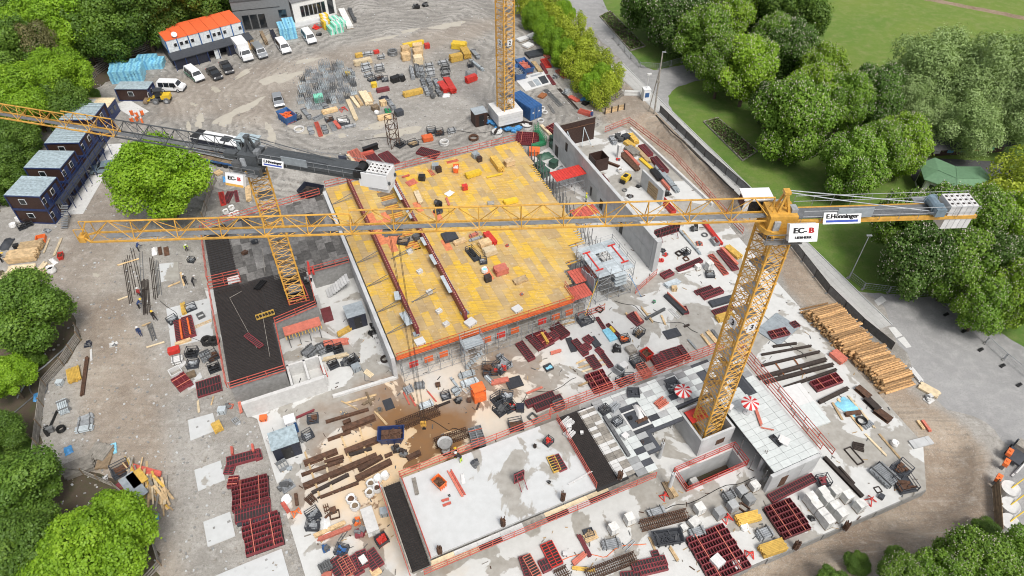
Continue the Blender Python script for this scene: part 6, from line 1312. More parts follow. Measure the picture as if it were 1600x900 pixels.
def b_tarp(L, w, h, m):
    mb = MB(); n = 7; vs = []
    for i in range(n):
        for j in range(n): x, y = i / (n - 1) - .5, j / (n - 1) - .5; e = max(0, 1 - 2.2 * max(abs(x), abs(y)) ** 1.3); vs.append((x * L * (1 + RB.uniform(-.12, .12)), y * w * (1 + RB.uniform(-.12, .12)), .03 + h * e * RB.uniform(.5, 1)))
    mb.add(vs, [(i * n + j, (i + 1) * n + j, (i + 1) * n + j + 1, i * n + j + 1) for i in range(n - 1) for j in range(n - 1)]); return mb, [m]
def b_ladder(L, w, h, m):
    mb = MB(); n = max(3, round(L / .4))
    for y in (-w / 2, w / 2): mb.box(0, y, h / 2, L, .07, h)
    for i in range(n + 1): mb.box(-L / 2 + L * i / n, 0, h / 2, .06, w, h * .7)
    return mb, [m]
def b_trestle(L, w, h, m):
    mb = MB()
    for s in (-1, 1): mb.bar((s * L / 2, -w / 2, 0), (0, 0, h), .09, .09).bar((s * L / 2, w / 2, 0), (0, 0, h), .09, .09).bar((s * L / 2, -w / 2, .05), (s * L / 2, w / 2, .05), .08, .08)
    mb.bar((-L * .3, 0, h), (L * .3, 0, h), .1, .1); return mb, [m]
def b_starter(L, w, h, m):
    mb = MB(); mb.box(0, 0, .05, L * .9, w * .9, .1, 1)
    for i in range(14): a = i * .45; mb.bar((L / 2 * math.cos(a), w / 2 * math.sin(a), 0), (L / 2 * math.cos(a) + RB.uniform(-.08, .08), w / 2 * math.sin(a) + RB.uniform(-.08, .08), h * RB.uniform(.85, 1.05)), .06, .06)
    for z in (.25, .5, .75): mb.box(0, 0, h * z, L, w, .04)
    return mb, [m, 'concrete']
def b_frame(L, w, h, m):
    mb = MB()
    for y in (-w / 2, w / 2): mb.box(0, y, h / 2, L, .1, h)
    for x in (-L / 2, L / 2): mb.box(x, 0, h / 2, .1, w, h)
    return mb, [m]
def b_bars(L, w, h, m):
    mb = MB(); n = max(2, int(w / .12))
    for i in range(n): y = -w / 2 + w * i / max(1, n - 1); e = RB.uniform(-.03, .03) * L; mb.bar((-L / 2 + e, y, h / 2), (L / 2 + e, y + RB.uniform(-.08, .08), h / 2), .07, h)
    mb.box(-L * .2, 0, h * .3, .08, w, h * .5); mb.box(L * .25, 0, h * .3, .08, w, h * .5); return mb, [m]
def b_upright(L, w, h, m):
    mb = MB(); mb.box(0, 0, h / 2, L, .1, h, 1); n = max(3, round(L / .5))
    for i in range(n + 1): mb.box(-L / 2 + L * i / n, -.09, h / 2, .07, .1, h)
    for z in (.1, h * .5, h - .05): mb.box(0, -.1, z, L, .1, .08)
    for x in (-L * .3, L * .3): mb.bar((x, -.1, h * .8), (x, -1.3, .05), .07, .07)
    return mb, [m, 'plywood_black']
def b_rack(L, w, h, m):
    """scaffold frames standing side by side in a steel rack"""
    mb = MB(); n = 4
    for i in range(n):
        y = -w / 2 + w * i / (n - 1); t = RB.uniform(-.05, .05)
        for x in (-L / 2, L / 2): mb.bar((x + t, y, 0), (x + t, y, h * RB.uniform(.85, 1.3)), .08, .08)
        for z in (.25, .55, .85): mb.bar((-L / 2 + t, y, h * z), (L / 2 + t, y, h * z), .05, .05)
    mb.box(0, 0, .06, L, w, .06); return mb, [m]
KIND = {'beams': (b_beams, 'beam stack'), 'planks': (b_beams, 'planks'), 'panel': (b_panel, 'formwork panel'), 'pack': (b_pack, 'panel pack'), 'bundle': (b_bundle, 'tube bundle'), 'crate': (b_crate, 'crate'), 'girder': (b_girder, 'girder'), 'cage': (b_cage, 'rebar cage'), 'bag': (b_bag, 'sack'), 'blocks': (b_blocks, 'block pallet'), 'sheet': (b_sheet, 'sheet'), 'box': (b_box, 'box'), 'skip': (b_skip, 'skip'), 'coil': (b_coil, 'coil'), 'lump': (b_lump, 'equipment'), 'tarp': (b_tarp, 'tarpaulin'), 'ladder': (b_ladder, 'ladder frame'), 'trestle': (b_trestle, 'trestle'), 'starter': (b_starter, 'starter bars'), 'frame': (b_frame, 'frame'), 'bars': (b_bars, 'steel bars'), 'upright': (b_upright, 'wall panel'), 'rack': (b_rack, 'frame rack')}
NAME = {'beams': 'beam_stack', 'planks': 'plank_stack', 'panel': 'shuttering_form', 'pack': 'panel_pack', 'bundle': 'tube_bundle', 'crate': 'mesh_crate', 'girder': 'steel_girder', 'cage': 'rebar_cage', 'bag': 'open_sack', 'blocks': 'block_pallet', 'sheet': 'flat_sheet', 'box': 'storage_box', 'skip': 'waste_skip', 'coil': 'hose_coil', 'lump': 'site_equipment', 'tarp': 'crumpled_tarpaulin', 'ladder': 'ladder_frame', 'trestle': 'trestle', 'starter': 'starter_bar_cluster', 'frame': 'steel_rig', 'bars': 'steel_bars', 'upright': 'standing_form', 'rack': 'scaffold_frame_rack'}
LEV = {'D': ZD + .03, 'F': ZF + .012, 'B': ZB + .24, 'T': ZF + .04, 'P': -3.2}
def item(kind, x1, y1, x2, y2, w, h, m, look, lev='', z=None):
    fn, cat = KIND[kind]
    if lev in LEV: z0 = LEV[lev]
    elif z is not None: z0 = z
    else: p = P((x1 + x2) / 2, (y1 + y2) / 2); z0 = ZS if inside(p.x, p.y, SLAB) else .01
    a, b = P(x1, y1, z0 + h * .7), P(x2, y2, z0 + h * .7); d = b - a; L = d.length
    w *= .86
    if L < .25: k_ = .60 if y1 > 235 else .78; w *= k_; h *= .8; L = w * (1.15 if kind in ('crate', 'box', 'lump') else 1.0); d = Vector((math.cos(A1 + RB.uniform(-.6, .6)), math.sin(A1 + RB.uniform(-.6, .6)), 0))
    if kind == 'blocks' and (x1, y1) == (x2, y2): a_ = A1 + RB.uniform(-.05, .05); d = Vector((math.cos(a_), math.sin(a_), 0)); h += RB.uniform(-.05, .05)
    mb, ms = fn(L, w, h, m); c = (a + b) / 2; z0 += RB.uniform(0, .012)
    o = mb.build(NAME[kind], ms, None, (c.x, c.y, z0), math.atan2(d.y, d.x), kind in ('bag', 'tarp'))
    auto(o, look, cat, None, near_deck(c) if lev == 'D' else ('on the white slab roof' if lev == 'F' else ('on the dark block roof' if lev == 'B' else ('on the tiled deck' if lev == 'T' else None)))); return o
DATA = '''
beams 555 86 566 84 1 .8 yellow_beam|yellow timber beam stack
bundle 566 83 582 81 1 .8 galv|grey tube bundle
beams 584 81 592 79 .8 .7 red_bright|small red beam stack
bundle 589 88 601 86 1.2 .9 galv|grey tube bundle
beams 553 98 580 92 1.3 1 timber_pale|pale timber beam stack
bundle 563 101 578 98 1 .8 galv|grey tube bundle
bundle 564 108 580 104 1.1 .9 galv|grey tube bundle
bundle 568 117 583 113 1 .8 galv|grey tube bundle
bundle 584 103 600 100 1 .8 galv|grey tube bundle
bundle 585 109 601 106 1 .9 galv_dark|dark grey tube bundle
bundle 545 106 553 116 .9 .7 galv|grey tube bundle
box 543 113 543 113 1.1 .9 yellow_bright|small yellow tool box
coil 613 79 613 79 2.6 1.2 galv_dark|large grey hose coil
beams 630 71 662 64 1.1 .8 yellow_bright|long yellow beam stack
box 667 69 667 69 1.4 1.2 red_bright|small red machine box
beams 627 78 640 76 2 2 timber|tall timber stack
beams 645 74 660 72 1.8 2 timber|tall timber stack
beams 646 83 660 81 1.9 2.2 timber|tall timber stack
beams 646 92 660 90 1.9 1.6 timber_pale|pale timber stack
beams 627 87 640 85 1.9 1.4 timber|timber stack
beams 706 68 728 70 2 1.2 yellow_bright|wide yellow beam stack
beams 724 75 731 87 1.8 1.2 yellow_beam|yellow beam stack
beams 703 90 722 86 1.6 1.3 yellow_beam|yellow beam stack
bundle 737 76 749 90 1.2 .7 galv|grey tube bundle
bundle 734 92 756 109 .7 .6 steel_pale|long pale pipe bundle
crate 735 99 735 99 1.4 1 black|dark mesh crate
bundle 684 97 700 94 1 .8 galv|grey tube bundle
bundle 688 104 703 102 1.6 1.6 galv_dark|tall dark grey tube pack
bundle 689 113 703 111 1.6 1.4 galv_dark|dark grey tube pack
bundle 663 101 677 99 1.2 .9 galv|grey tube bundle
bundle 664 109 679 107 1.2 .9 galv|grey tube bundle
bundle 667 116 680 114 1 .8 galv|grey tube bundle
bundle 642 103 646 121 1 1 galv|grey tube bundle
bundle 650 100 654 117 1.1 1.1 galv|grey tube bundle
bundle 657 102 661 117 1.1 1 galv|grey tube bundle
box 616 121 616 121 1.8 1.3 black|black equipment box
lump 625 116 625 116 2.4 1.8 black|black machine lump
beams 687 128 698 141 1.5 .9 red_bright|long red barrier stack
beams 697 122 709 142 1.4 1 red_bright|long red barrier stack
beams 728 124 744 118 1.2 1.2 red_bright|short red barrier stack
rack 729 114 744 110 1 1.2 galv|small rack of grey scaffold frames
bundle 659 121 663 131 1 .8 galv|grey tube bundle
bundle 668 120 674 132 1.1 .9 galv|grey tube bundle
bundle 679 122 686 135 1.1 .9 galv|grey tube bundle
bundle 664 133 670 147 1.1 .8 galv|grey tube bundle
bundle 672 137 678 151 1.1 .8 galv_dark|dark grey tube bundle
bundle 682 137 690 148 1.1 .8 galv|grey tube bundle
tarp 697 146 697 146 2 .8 bag|crumpled white tarpaulin
beams 630 147 660 140 1.2 .9 yellow_beam|long yellow beam stack
planks 543 155 557 187 .9 .4 timber_pale|long pale plank stack
planks 549 151 561 167 .7 .4 timber_pale|pale plank stack
planks 556 149 566 164 .7 .4 timber|pale brown plank stack
beams 566 143 577 161 1.7 .8 timber_pale|wide pale board pack
planks 577 144 582 158 .6 .4 timber|narrow board stack
beams 503 175 527 169 1 .7 timber|timber beam stack
trestle 536 168 536 168 1.8 .8 red_bright|red plastic trestle
box 584 130 584 130 1.4 1.1 yellow_bright|yellow equipment box
beams 588 141 608 137 1 .7 red_frame|dark red beam stack
crate 580 121 580 121 1.6 1 galv|wire mesh crate
crate 592 118 592 118 1.8 1 rust|wire mesh crate
crate 601 121 601 121 1.6 1 galv|wire mesh crate
tarp 592 152 607 149 1.6 .8 navy|dark blue tarpaulin
box 623 173 623 173 1.9 1.2 charcoal|black lidded tub
box 598 158 598 158 1.5 1.2 timber|wooden crate box
box 586 166 586 166 1.7 1.1 timber_old|wooden crate box
bag 588 174 588 174 1.4 .6 bag|white sack
beams 590 184 611 180 1.2 .7 timber|timber beam stack on red bearers
lump 606 170 606 170 1.6 1 green|green and grey equipment
bundle 606 155 616 169 1 .7 galv|grey tube bundle
box 497 150 497 150 2.2 1.6 pack_green|pale green covered box
bundle 505 160 511 169 1 .7 galv|grey tube bundle
bundle 472 168 485 184 1 .6 galv|grey tube bundle
ladder 490 186 504 180 .8 .5 galv|grey ladder frame stack
skip 440 174 456 186 2.6 1.6 blue orange_deep|blue tipping trailer filled with orange pieces
coil 467 201 467 201 2.6 .5 white|white round hose ring
bundle 483 197 488 208 1.1 .6 galv|grey net bundle
ladder 494 191 501 211 .8 .5 red_rail|orange red ladder frame
bundle 505 195 510 207 1.1 .7 galv|grey net bundle
ladder 516 191 523 203 1 .3 galv|grey ladder frame
planks 522 189 531 200 .8 .4 red_rail|red plank stack
bundle 534 199 556 194 .8 .5 galv|grey tube bundle
crate 536 186 536 186 2.4 1.2 bag|dark crate with white cans
crate 514 184 514 184 1.8 .9 rust|dark mesh crate
crate 461 181 461 181 2.2 1 galv_dark|dark mesh crate
blocks 533 14 547 42 1.6 .7 block_white|long row of white slabs
bundle 545 11 556 33 1 .8 galv_dark|dark tube bundle
lump 494 39 494 39 2.6 1 red_bright|red compact machine
lump 498 50 498 50 1.6 1 black|small dark machine
beams 408 50 416 66 .8 1 timber_old|brown timber rack
beams 424 48 431 62 1 1.1 navy|dark blue pallet rack
lump 650 7 650 7 2.2 1.1 black|small dark machine
lump 664 4 664 4 2.2 1.1 black|small dark machine
blocks 809 63 824 58 1.6 .5 white|flat white box
blocks 820 73 830 68 2 .5 white|flat white box
blocks 826 58 837 53 1.8 .6 white|flat white box
sheet 823 86 850 80 2.6 .5 charcoal|dark flat rack
panel 849 92 857 104 1.5 .5 red_bright|red panel
panel 846 78 857 90 1 .4 salmon|salmon red panel
skip 801 104 815 120 2.6 1.5 blue galv|blue skip with grey scrap
skip 812 94 828 110 2.6 1.5 blue salmon|blue skip with red scrap
skip 841 56 852 54 2.2 1.1 orange rust|orange mixing tub
planks 833 96 845 112 1 .4 timber|timber plank stack
panel 846 99 854 113 .6 .5 red_frame|narrow dark red panel
panel 856 117 866 131 .7 .4 red_frame|narrow dark red panel
panel 871 109 884 120 1.2 .4 salmon|salmon panel
bars 852 140 877 166 1 .08 galv_dark|grey steel bars on sand
bars 873 138 902 170 .7 .08 rust_dark|long rusty bars on sand
bars 857 163 866 177 .5 .1 galv_dark|short dark steel bars
sheet 844 152 851 146 1.4 .3 rust_orange|rusty steel plate
coil 847 169 847 169 1.6 .3 white|white cable ring
coil 851 175 851 175 1.5 .3 white|white cable ring
coil 845 188 845 188 1.7 .3 white|white cable disc
lump 868 116 868 116 1.8 1 galv|grey site machine
lump 885 140 885 140 2.2 1 galv|grey pump
tarp 908 150 922 155 2.2 .8 tarp_blue|blue tarpaulin
tarp 927 158 934 156 2 .8 tarp_blue|blue tarpaulin
lump 915 158 915 158 2 .8 black|black scrap heap
planks 890 150 904 158 1.2 .3 red_rail|red boards
bars 905 172 925 178 1 .6 red_rail|red rods heap
crate 674 201 674 201 2 1 galv|wire mesh crate
crate 686 204 686 204 2 1 rust|wire mesh crate
bundle 699 204 712 201 1.2 .8 galv|grey tube bundle
planks 660 216 676 213 1.6 .8 orange_deep|orange red plank stack
coil 694 221 694 221 2.2 .8 concrete_pale|concrete ring
coil 740 214 740 214 2.4 .6 rust|rusty steel ring
crate 625 222 625 222 2 1 black|dark mesh crate
crate 645 221 645 221 2 1 timber|mesh crate with timber
panel 654 234 684 242 2.2 .5 red_frame|dark red panel stack
panel 550 235 566 252 2.2 .5 salmon|salmon panel stack
planks 543 241 558 258 .7 .4 timber_pale|pale plank stack
panel 577 242 594 261 2.4 .4 red_frame|dark red panel stack
panel 598 238 617 255 2.2 .4 red_frame|dark red panel stack
girder 567 234 590 226 .8 1 black|black excavator arm
planks 564 241 584 236 .8 .5 red_rail|red board stack
panel 562 257 576 265 .8 .3 red_rail|small red panel
box 535 246 535 246 2.2 1.3 navy|dark blue tub
tarp 478 250 496 255 3.4 1.4 pack_blue|pale blue tarpaulin heap
beams 498 254 518 252 2 1.2 timber|pale timber pack
skip 470 294 502 300 3 1.4 navy rust_dark|dark skip full of scrap
panel 345 300 349 319 .9 .4 red_bright|red panel
panel 352 316 360 299 1.2 .4 red_frame|dark red panel
panel 368 298 371 314 .6 .3 red_frame|narrow dark red panel
planks 387 291 389 313 1 .5 timber|timber plank stack
bag 352 329 352 329 1.9 .8 timber_grey|white open sack
bag 361 323 361 323 1.9 .8 timber_grey|white open sack
bag 361 335 361 335 2 .8 timber_grey|white open sack
bag 369 331 369 331 1.7 .8 timber_grey|white open sack
tarp 322 264 331 262 3 .8 bag|white plastic heap
tarp 347 278 352 277 2 .6 tarp_blue|blue tarpaulin
planks 336 272 346 267 1.2 .4 timber|timber offcuts
beams 10 401 58 395 2.4 1 timber|long timber pack
beams 30 386 66 381 1.8 .9 timber|timber pack
planks 12 421 55 417 1.6 .3 timber_pale|pale board stack
beams 2 434 40 429 1.8 .8 timber_pale|pale timber pack
planks 48 437 72 409 .9 .2 timber_pale|slanting pale planks
planks 55 441 80 413 .8 .2 timber|slanting planks
tarp 78 408 86 404 2 .5 bag|white tarpaulin
bag 78 418 78 418 2.4 1.2 black|dark filled sack
skip 90 400 99 398 1.4 .6 red_bright rust|small red tub
box 24 383 24 383 1.2 1 black|black square bucket
box 42 381 42 381 1.2 1 black|black square bucket
box 54 380 54 380 1.1 1 black|black square bucket
frame 56 374 70 371 1.6 .6 orange|orange pallet frame
tarp 0 378 16 377 3 .8 charcoal|dark tarpaulin
lump 72 358 72 358 2 .7 galv|grey wheelbarrow
planks 68 396 77 373 .3 .15 timber_pale|single long board
planks 84 400 96 372 .4 .15 timber_pale|single long board
bag 28 340 28 340 2 1 bag|white sack
bag 19 350 19 350 2 .8 bag|white sack
crate 41 346 41 346 2.2 1 black|black crate
crate 33 352 33 352 1.8 .8 black|black crate
planks 230 328 238 322 1 .3 white|white board stack
bars 194 405 204 472 .5 .12 rust_dark|long rebar bundle
bars 200 398 213 460 .3 .1 rust_dark|thin rebar bundle
bars 206 388 221 455 .4 .1 rust_dark|long rebar bundle
bars 220 395 224 488 .4 .1 galv_dark|long rebar bundle
bars 236 403 243 467 .5 .12 rust_dark|long rebar bundle
bars 244 407 250 460 .5 .12 galv_dark|long rebar bundle
bars 226 437 229 490 1 .15 rust_dark|wide rebar bundle
bars 233 505 241 530 .7 .2 galv_dark|short dark rebar bundle
sheet 249 386 251 398 .6 .1 rust|rusty steel plate
sheet 259 386 261 399 .8 .1 rust|rusty steel plate
tarp 235 390 244 388 2.2 .8 bag|round white heap
planks 182 415 218 404 .3 .15 timber|long timber batten
planks 184 469 200 463 .3 .15 timber_pale|pale batten
planks 222 509 236 504 .3 .15 timber|timber batten
planks 228 543 257 534 .25 .15 timber_pale|long pale batten
planks 282 425 288 447 .3 .15 timber|timber batten
planks 262 448 282 440 .3 .15 timber|timber batten
crate 298 404 298 404 1.4 .8 galv|dark cart
panel 279 500 283 531 1.4 .5 red_frame|dark red panel with orange rails
panel 291 495 298 525 1.5 .6 red_frame|dark red panel with orange rails
planks 281 500 285 530 .25 .75 orange|orange rail
planks 293 497 298 523 .25 .85 orange|orange rail
planks 273 538 299 529 .5 .4 timber|timber beam
crate 268 497 268 497 2 1 galv|black wire crate
beams 285 473 288 490 .7 .5 yellow_beam|yellow beam stack
crate 297 478 297 478 2.2 .8 galv|wire crate
frame 313 492 313 492 1.6 .6 galv_dark|dark steel frame
bars 303 512 330 500 .5 .15 timber|battens
planks 262 549 280 544 1 .7 red_bright|red box beam
crate 298 547 298 547 2.2 1.2 black|black mesh crate
coil 322 530 322 530 2.2 1 rubber|black tyre stack
coil 333 530 333 530 2 1 rubber|black tyre stack
bundle 267 563 286 558 1.2 .8 white|white rolled sheets
crate 300 566 300 566 2.2 .9 galv|dark mesh crate
bundle 317 549 323 560 1.4 1 galv|grey tube bundle
crate 330 553 330 553 2.2 1.2 rust|dark mesh crate with red rods
crate 333 571 333 571 2.2 1.1 black|dark mesh crate
frame 271 576 277 585 1.5 .7 white|white frame
pack 277 588 291 605 2 .7 red_frame|dark red panel pack
panel 307 609 345 597 2.8 .4 red_frame|large dark red panel
beams 292 587 305 582 .9 .5 timber_old|brown beam stack
sheet 282 568 288 570 1.2 .05 white|small white sheet
box 346 639 346 639 1.5 .9 steel_pale|pale tub
lump 358 632 358 632 1.6 .6 salmon|salmon and grey tool
beams 336 660 342 672 1.2 .7 yellow_beam|yellow beam stack
planks 372 618 377 645 .4 .3 salmon|salmon beam
ladder 365 660 372 655 1 .3 galv|small grey ladder
planks 309 625 311 645 .3 .1 timber_pale|pale batten
planks 330 633 334 618 .2 .1 timber|batten
bundle 96 624 101 644 1.4 .7 steel_pale|wrapped pale tube pack
bundle 121 657 146 647 .9 .5 galv|grey tube bundle
bundle 120 664 146 656 .9 .5 galv|grey tube bundle
bundle 117 671 146 665 1 .6 steel_pale|pale tube bundle
beams 113 575 117 595 1.7 .5 yellow_beam|yellow board stack
planks 136 558 128 618 .5 .3 rust|long brown beam
box 92 596 92 596 1.3 .7 steel_pale|pale tub
lump 134 534 134 534 1.7 1 navy|dark blue bin
lump 71 666 71 666 2 1.4 black|black bin
coil 94 669 94 669 1.6 .6 black|black round tub
tarp 50 620 57 618 1.6 .5 tarp_blue|blue sheet
planks 90 640 76 672 .3 .2 black|long black bar
planks 142 545 143 564 .3 .1 white|white batten
lump 176 537 176 537 1.8 .3 concrete_pale|white rubble
tarp 99 705 112 699 1.4 .4 tarp_blue|light blue plastic
sheet 170 703 182 699 1.6 .2 pack_blue|pale blue sheet
planks 100 738 146 720 2.2 .7 timber_grey|old timber rack
planks 146 718 165 693 2.6 .5 timber_grey|old timber rack
planks 158 732 170 700 1.6 .3 timber_old|old board stack
crate 186 730 186 730 3 1.2 rust|black crate of scrap
planks 200 728 251 742 .9 .4 red_rail|long red bars
lump 163 745 163 745 1 .4 white|small white can
lump 72 712 72 712 1.4 .5 white|small white bag
panel 354 722 405 708 1.4 .5 red_frame|long dark red panel
panel 356 740 362 722 1.2 .4 red_frame|dark red panel
pack 362 762 366 744 1.2 .5 red_frame|narrow dark red panel pack
pack 362 777 420 762 4 .6 red_frame|large dark red panel pack
panel 367 805 423 790 2.2 .5 red_frame|long dark red panel
sheet 371 815 423 804 1.2 .3 charcoal|dark steel sheet
pack 380 843 440 822 4.4 .6 red_frame|large dark red panel pack
planks 363 710 362 698 .3 .5 red_rail|red upright
planks 396 706 394 694 .3 .5 red_rail|red upright
panel 398 712 408 708 1.4 .5 red_frame|short dark red panel
ladder 400 496 428 487 .9 .2 yellow_beam|yellow ladder frame|B
panel 384 522 408 541 .8 .2 red_frame|small red panel|B
bars 400 452 412 438 .8 .2 black|black steel brackets|B
lump 381 392 381 392 1.6 .6 rust|small heap of clamps|B
lump 397 374 397 374 1.8 .7 charcoal|dark tool|B
lump 478 434 478 434 2 .9 black|black bag heap|B
planks 481 409 484 428 .3 .4 red_bright|red beam|B
planks 488 416 490 428 .3 .4 red_bright|red beam|B
box 422 365 422 365 1.2 .4 white|white box|B
bundle 476 543 492 552 2 .8 galv|grey tube bundle
bundle 497 537 505 550 1.2 1 galv|upright grey tube bundle
crate 513 540 513 540 2.2 1 black|black mesh crate
crate 527 542 527 542 2 1 black|black mesh crate
planks 505 537 544 532 1 .5 salmon|salmon trestle beams
planks 504 562 545 553 .6 .4 timber_pale|pale timber beam
crate 520 567 520 567 2 .9 black|black mesh crate
lump 540 562 540 562 2.4 1 charcoal|dark bins
crate 550 560 550 560 2.2 1 black|black mesh crate
box 556 572 556 572 1.7 1 lid_grey|grey box
planks 501 568 510 589 .5 .3 red_rail|red board
beams 527 523 548 511 .8 .5 yellow_beam|yellow beam stack
lump 583 505 583 505 1.8 .8 black|black bin
lump 584 517 584 517 2.2 .9 black|black bin
box 586 525 586 525 .9 .5 white|white canister
box 592 532 592 532 1.2 .5 white|white canister
coil 601 560 601 560 1.8 .5 rust_dark|dark cable coil
starter 475 571 475 571 .7 1.2 rust_dark|rusty starter bars
planks 570 579 582 588 .8 .1 timber_pale|wooden ramp
planks 462 653 492 640 .3 .25 red_frame|long red bar
box 411 652 411 652 1.4 .6 orange|orange tool box
crate 480 676 480 676 1.8 1.2 galv|dark mesh crate
crate 488 652 488 652 2 .9 rust|dark scrap crate
bag 422 684 422 684 1.9 .9 bag|white sack
lump 472 682 472 682 1.6 1 galv_dark|dark bins
ladder 434 730 448 722 1.2 .6 galv|grey work bench
box 452 731 452 731 .9 .3 lid_grey|grey box
lump 447 756 447 756 3 .8 galv|grey tool heap
bag 447 779 447 779 2.2 .5 bag|flat white sack
planks 441 785 451 800 .5 .4 red_rail|red net heap
trestle 462 799 462 799 1.6 .5 orange|orange triangle frame
girder 475 724 527 704 .7 .5 rust|thick rusty girder
girder 471 742 536 719 .4 .3 rust|slim rusty girder
girder 474 760 589 711 .7 .5 rust|longest rusty girder
girder 487 770 545 741 .4 .3 rust_dark|dark slim girder
girder 500 777 560 754 .35 .25 rust|slim rusty girder
girder 539 706 590 686 .8 .5 rust|thick rusty girder
girder 545 711 581 700 .4 .3 rust_dark|dark slim girder
girder 560 734 597 713 .6 .4 rust|rusty girder
girder 556 748 611 720 .7 .5 rust|thick rusty girder
girder 512 687 548 674 .4 .3 rust|slim rusty girder
girder 636 716 657 706 .6 .5 rust|short rusty girder
girder 507 722 537 713 .4 .4 rust|rusty girder
girder 601 713 613 708 .4 .3 rust|short rusty girder
girder 535 671 586 651 .8 .5 rust|thick rusty girder
girder 509 659 576 639 .4 .3 rust|slim rusty girder
girder 462 771 464 789 .4 .3 rust|short rusty girder
girder 536 661 548 656 .5 .5 rust|short rusty girder
girder 496 778 560 752 .2 .15 rust_dark|thin dark bar
planks 476 705 501 780 .25 .12 timber|timber bearer
planks 505 707 520 772 .25 .12 timber_pale|timber bearer
planks 533 680 549 722 .25 .12 timber|timber bearer
planks 562 668 572 710 .25 .12 timber|timber bearer
planks 540 630 590 616 .3 .15 timber|timber beam
planks 572 612 580 632 .3 .3 timber_old|crossing timber
planks 566 632 586 622 .4 .2 timber_old|crossing timber
planks 585 642 606 665 .3 .15 timber|timber batten
planks 532 626 560 640 .2 .12 timber|timber batten
lump 537 645 537 645 1.4 .4 timber|timber offcuts
lump 592 640 592 640 1.6 .4 timber_old|timber offcuts
cage 620 665 686 639 1.2 .8 rust|long rusty rebar cage
cage 679 692 731 674 1.1 .8 rust|long rusty rebar cage
lump 618 698 618 698 1.6 1.2 rust_dark|dark rusty ball of wire
lump 630 705 630 705 1.6 1.2 rust_dark|dark rusty ball of wire
skip 590 680 632 677 2.2 1.1 blue_dark rust|blue skip full of rusty scrap
sheet 600 634 614 629 1.8 .1 charcoal|dark square sheet
bundle 716 587 742 579 1 .6 steel_pale|pale tube bundle
bundle 720 600 747 592 1.2 .6 steel_pale|pale tube bundle
bundle 704 589 721 611 .4 .3 steel_pale|single pale pipe
bundle 655 635 677 627 .9 .6 steel_pale|pale tube bundle
bundle 631 610 645 604 1.2 .6 galv|grey tube bundle
bundle 647 602 664 600 1.1 .6 galv|grey tube bundle
bundle 708 605 716 615 .9 .6 steel_pale|pale tube bundle
ladder 725 611 741 600 1 .2 white|white ladder
crate 696 616 696 616 1.8 .8 galv|wire crate
lump 715 622 715 622 1.8 .7 black|black generator
box 733 624 733 624 .9 .6 rust|small brown box
girder 680 636 703 627 .3 .2 rust_dark|thin dark bar
planks 668 611 682 628 .2 .15 red_rail|red bar
planks 630 612 640 632 .2 .15 red_rail|red bar
planks 640 618 650 635 .25 .1 red_rail|red bar
box 684 600 684 600 1 .5 rust|small rusty box
crate 766 573 766 573 3 1.3 rust|large open mesh crate
crate 783 568 783 568 3 1.3 galv|large open mesh crate
bundle 778 553 800 572 1 .6 galv|grey tube bundle
lump 772 574 772 574 1.3 1.2 red_bright|red jack
lump 787 571 787 571 1.3 1.2 red_bright|red jack
bundle 761 594 767 590 1.6 .4 steel_pale|pale sheet pack
planks 767 598 795 592 .8 .4 salmon|salmon board stack
crate 778 620 778 620 2.4 1.2 black|open black crate
crate 792 616 792 616 2.2 1.1 galv|open black crate
crate 783 636 783 636 2.6 1.1 galv_dark|open grey crate
crate 797 632 797 632 2.2 1.2 black|open black crate
sheet 792 601 815 594 1.8 .2 charcoal|dark blue sheet
crate 806 660 806 660 2.6 1.3 rust|open black crate
box 813 635 813 635 1.6 1 navy|dark blue bin
lump 800 633 800 633 1.3 1 red_bright|red jack
frame 829 655 836 648 1 .4 galv_dark|dark steel frame
frame 866 634 880 628 1 1 galv_dark|dark steel trolley
bars 758 605 745 640 .2 .1 rust_dark|thin bar
pack 741 668 749 695 1.8 1 galv|grey ladder pack
panel 811 535 831 561 1.2 .5 red_frame|dark red panel
panel 827 523 847 544 1.3 .5 red_frame|dark red panel
pack 841 518 859 538 1.8 .6 red_frame|dark red panel pack with yellow bar
beams 846 520 856 536 .4 .8 yellow_beam|yellow beam
panel 860 520 870 529 1.3 .6 red_frame|short dark red panel
panel 866 508 884 525 1.7 .6 red_frame|dark red panel
sheet 888 528 897 549 .9 .2 charcoal|dark steel strip
panel 897 531 916 553 1 .5 red_frame|dark red panel
panel 911 538 920 546 1.3 .5 red_frame|short dark red panel
panel 915 526 924 534 1.2 .5 red_frame|short dark red panel
sheet 924 527 935 541 1 .3 charcoal|dark curved sheet
panel 921 556 934 574 1.4 .4 red_frame|dark red panel on bearers
panel 935 545 955 572 .8 .4 red_frame|slim dark red panel
panel 933 544 941 551 .9 .4 red_frame|small dark red panel
sheet 947 514 959 531 1.3 .3 pack_blue|pale blue steel sheet
panel 949 506 968 525 .5 .3 red_frame|slim red rail panel
planks 953 511 960 519 .4 .5 yellow_bright|short yellow bar
crate 976 527 976 527 2 .9 orange|wire crate with orange straps
panel 933 496 944 513 .5 .3 red_frame|slim red rail panel
panel 985 490 1001 505 1.4 .5 red_frame|dark red panel
planks 992 488 1002 503 .4 .6 salmon|salmon beam
planks 977 488 990 503 .3 .2 timber|timber batten
crate 999 516 999 516 2 1.2 timber_old|mesh crate with timber
lump 965 541 965 541 2.2 1 black|black hose heap
beams 980 548 992 543 1.3 .6 timber_grey|grey timber stack
crate 996 560 996 560 2.4 1.4 galv_dark|black mesh crate
skip 1004 556 1016 549 1.6 1 red_bright rust|red tub
box 975 570 975 570 1.6 .8 white|white wrapped box
panel 1000 569 1012 586 1.4 .6 salmon|salmon ladder panel
panel 1022 556 1035 575 1.3 .6 red_frame|dark red panel
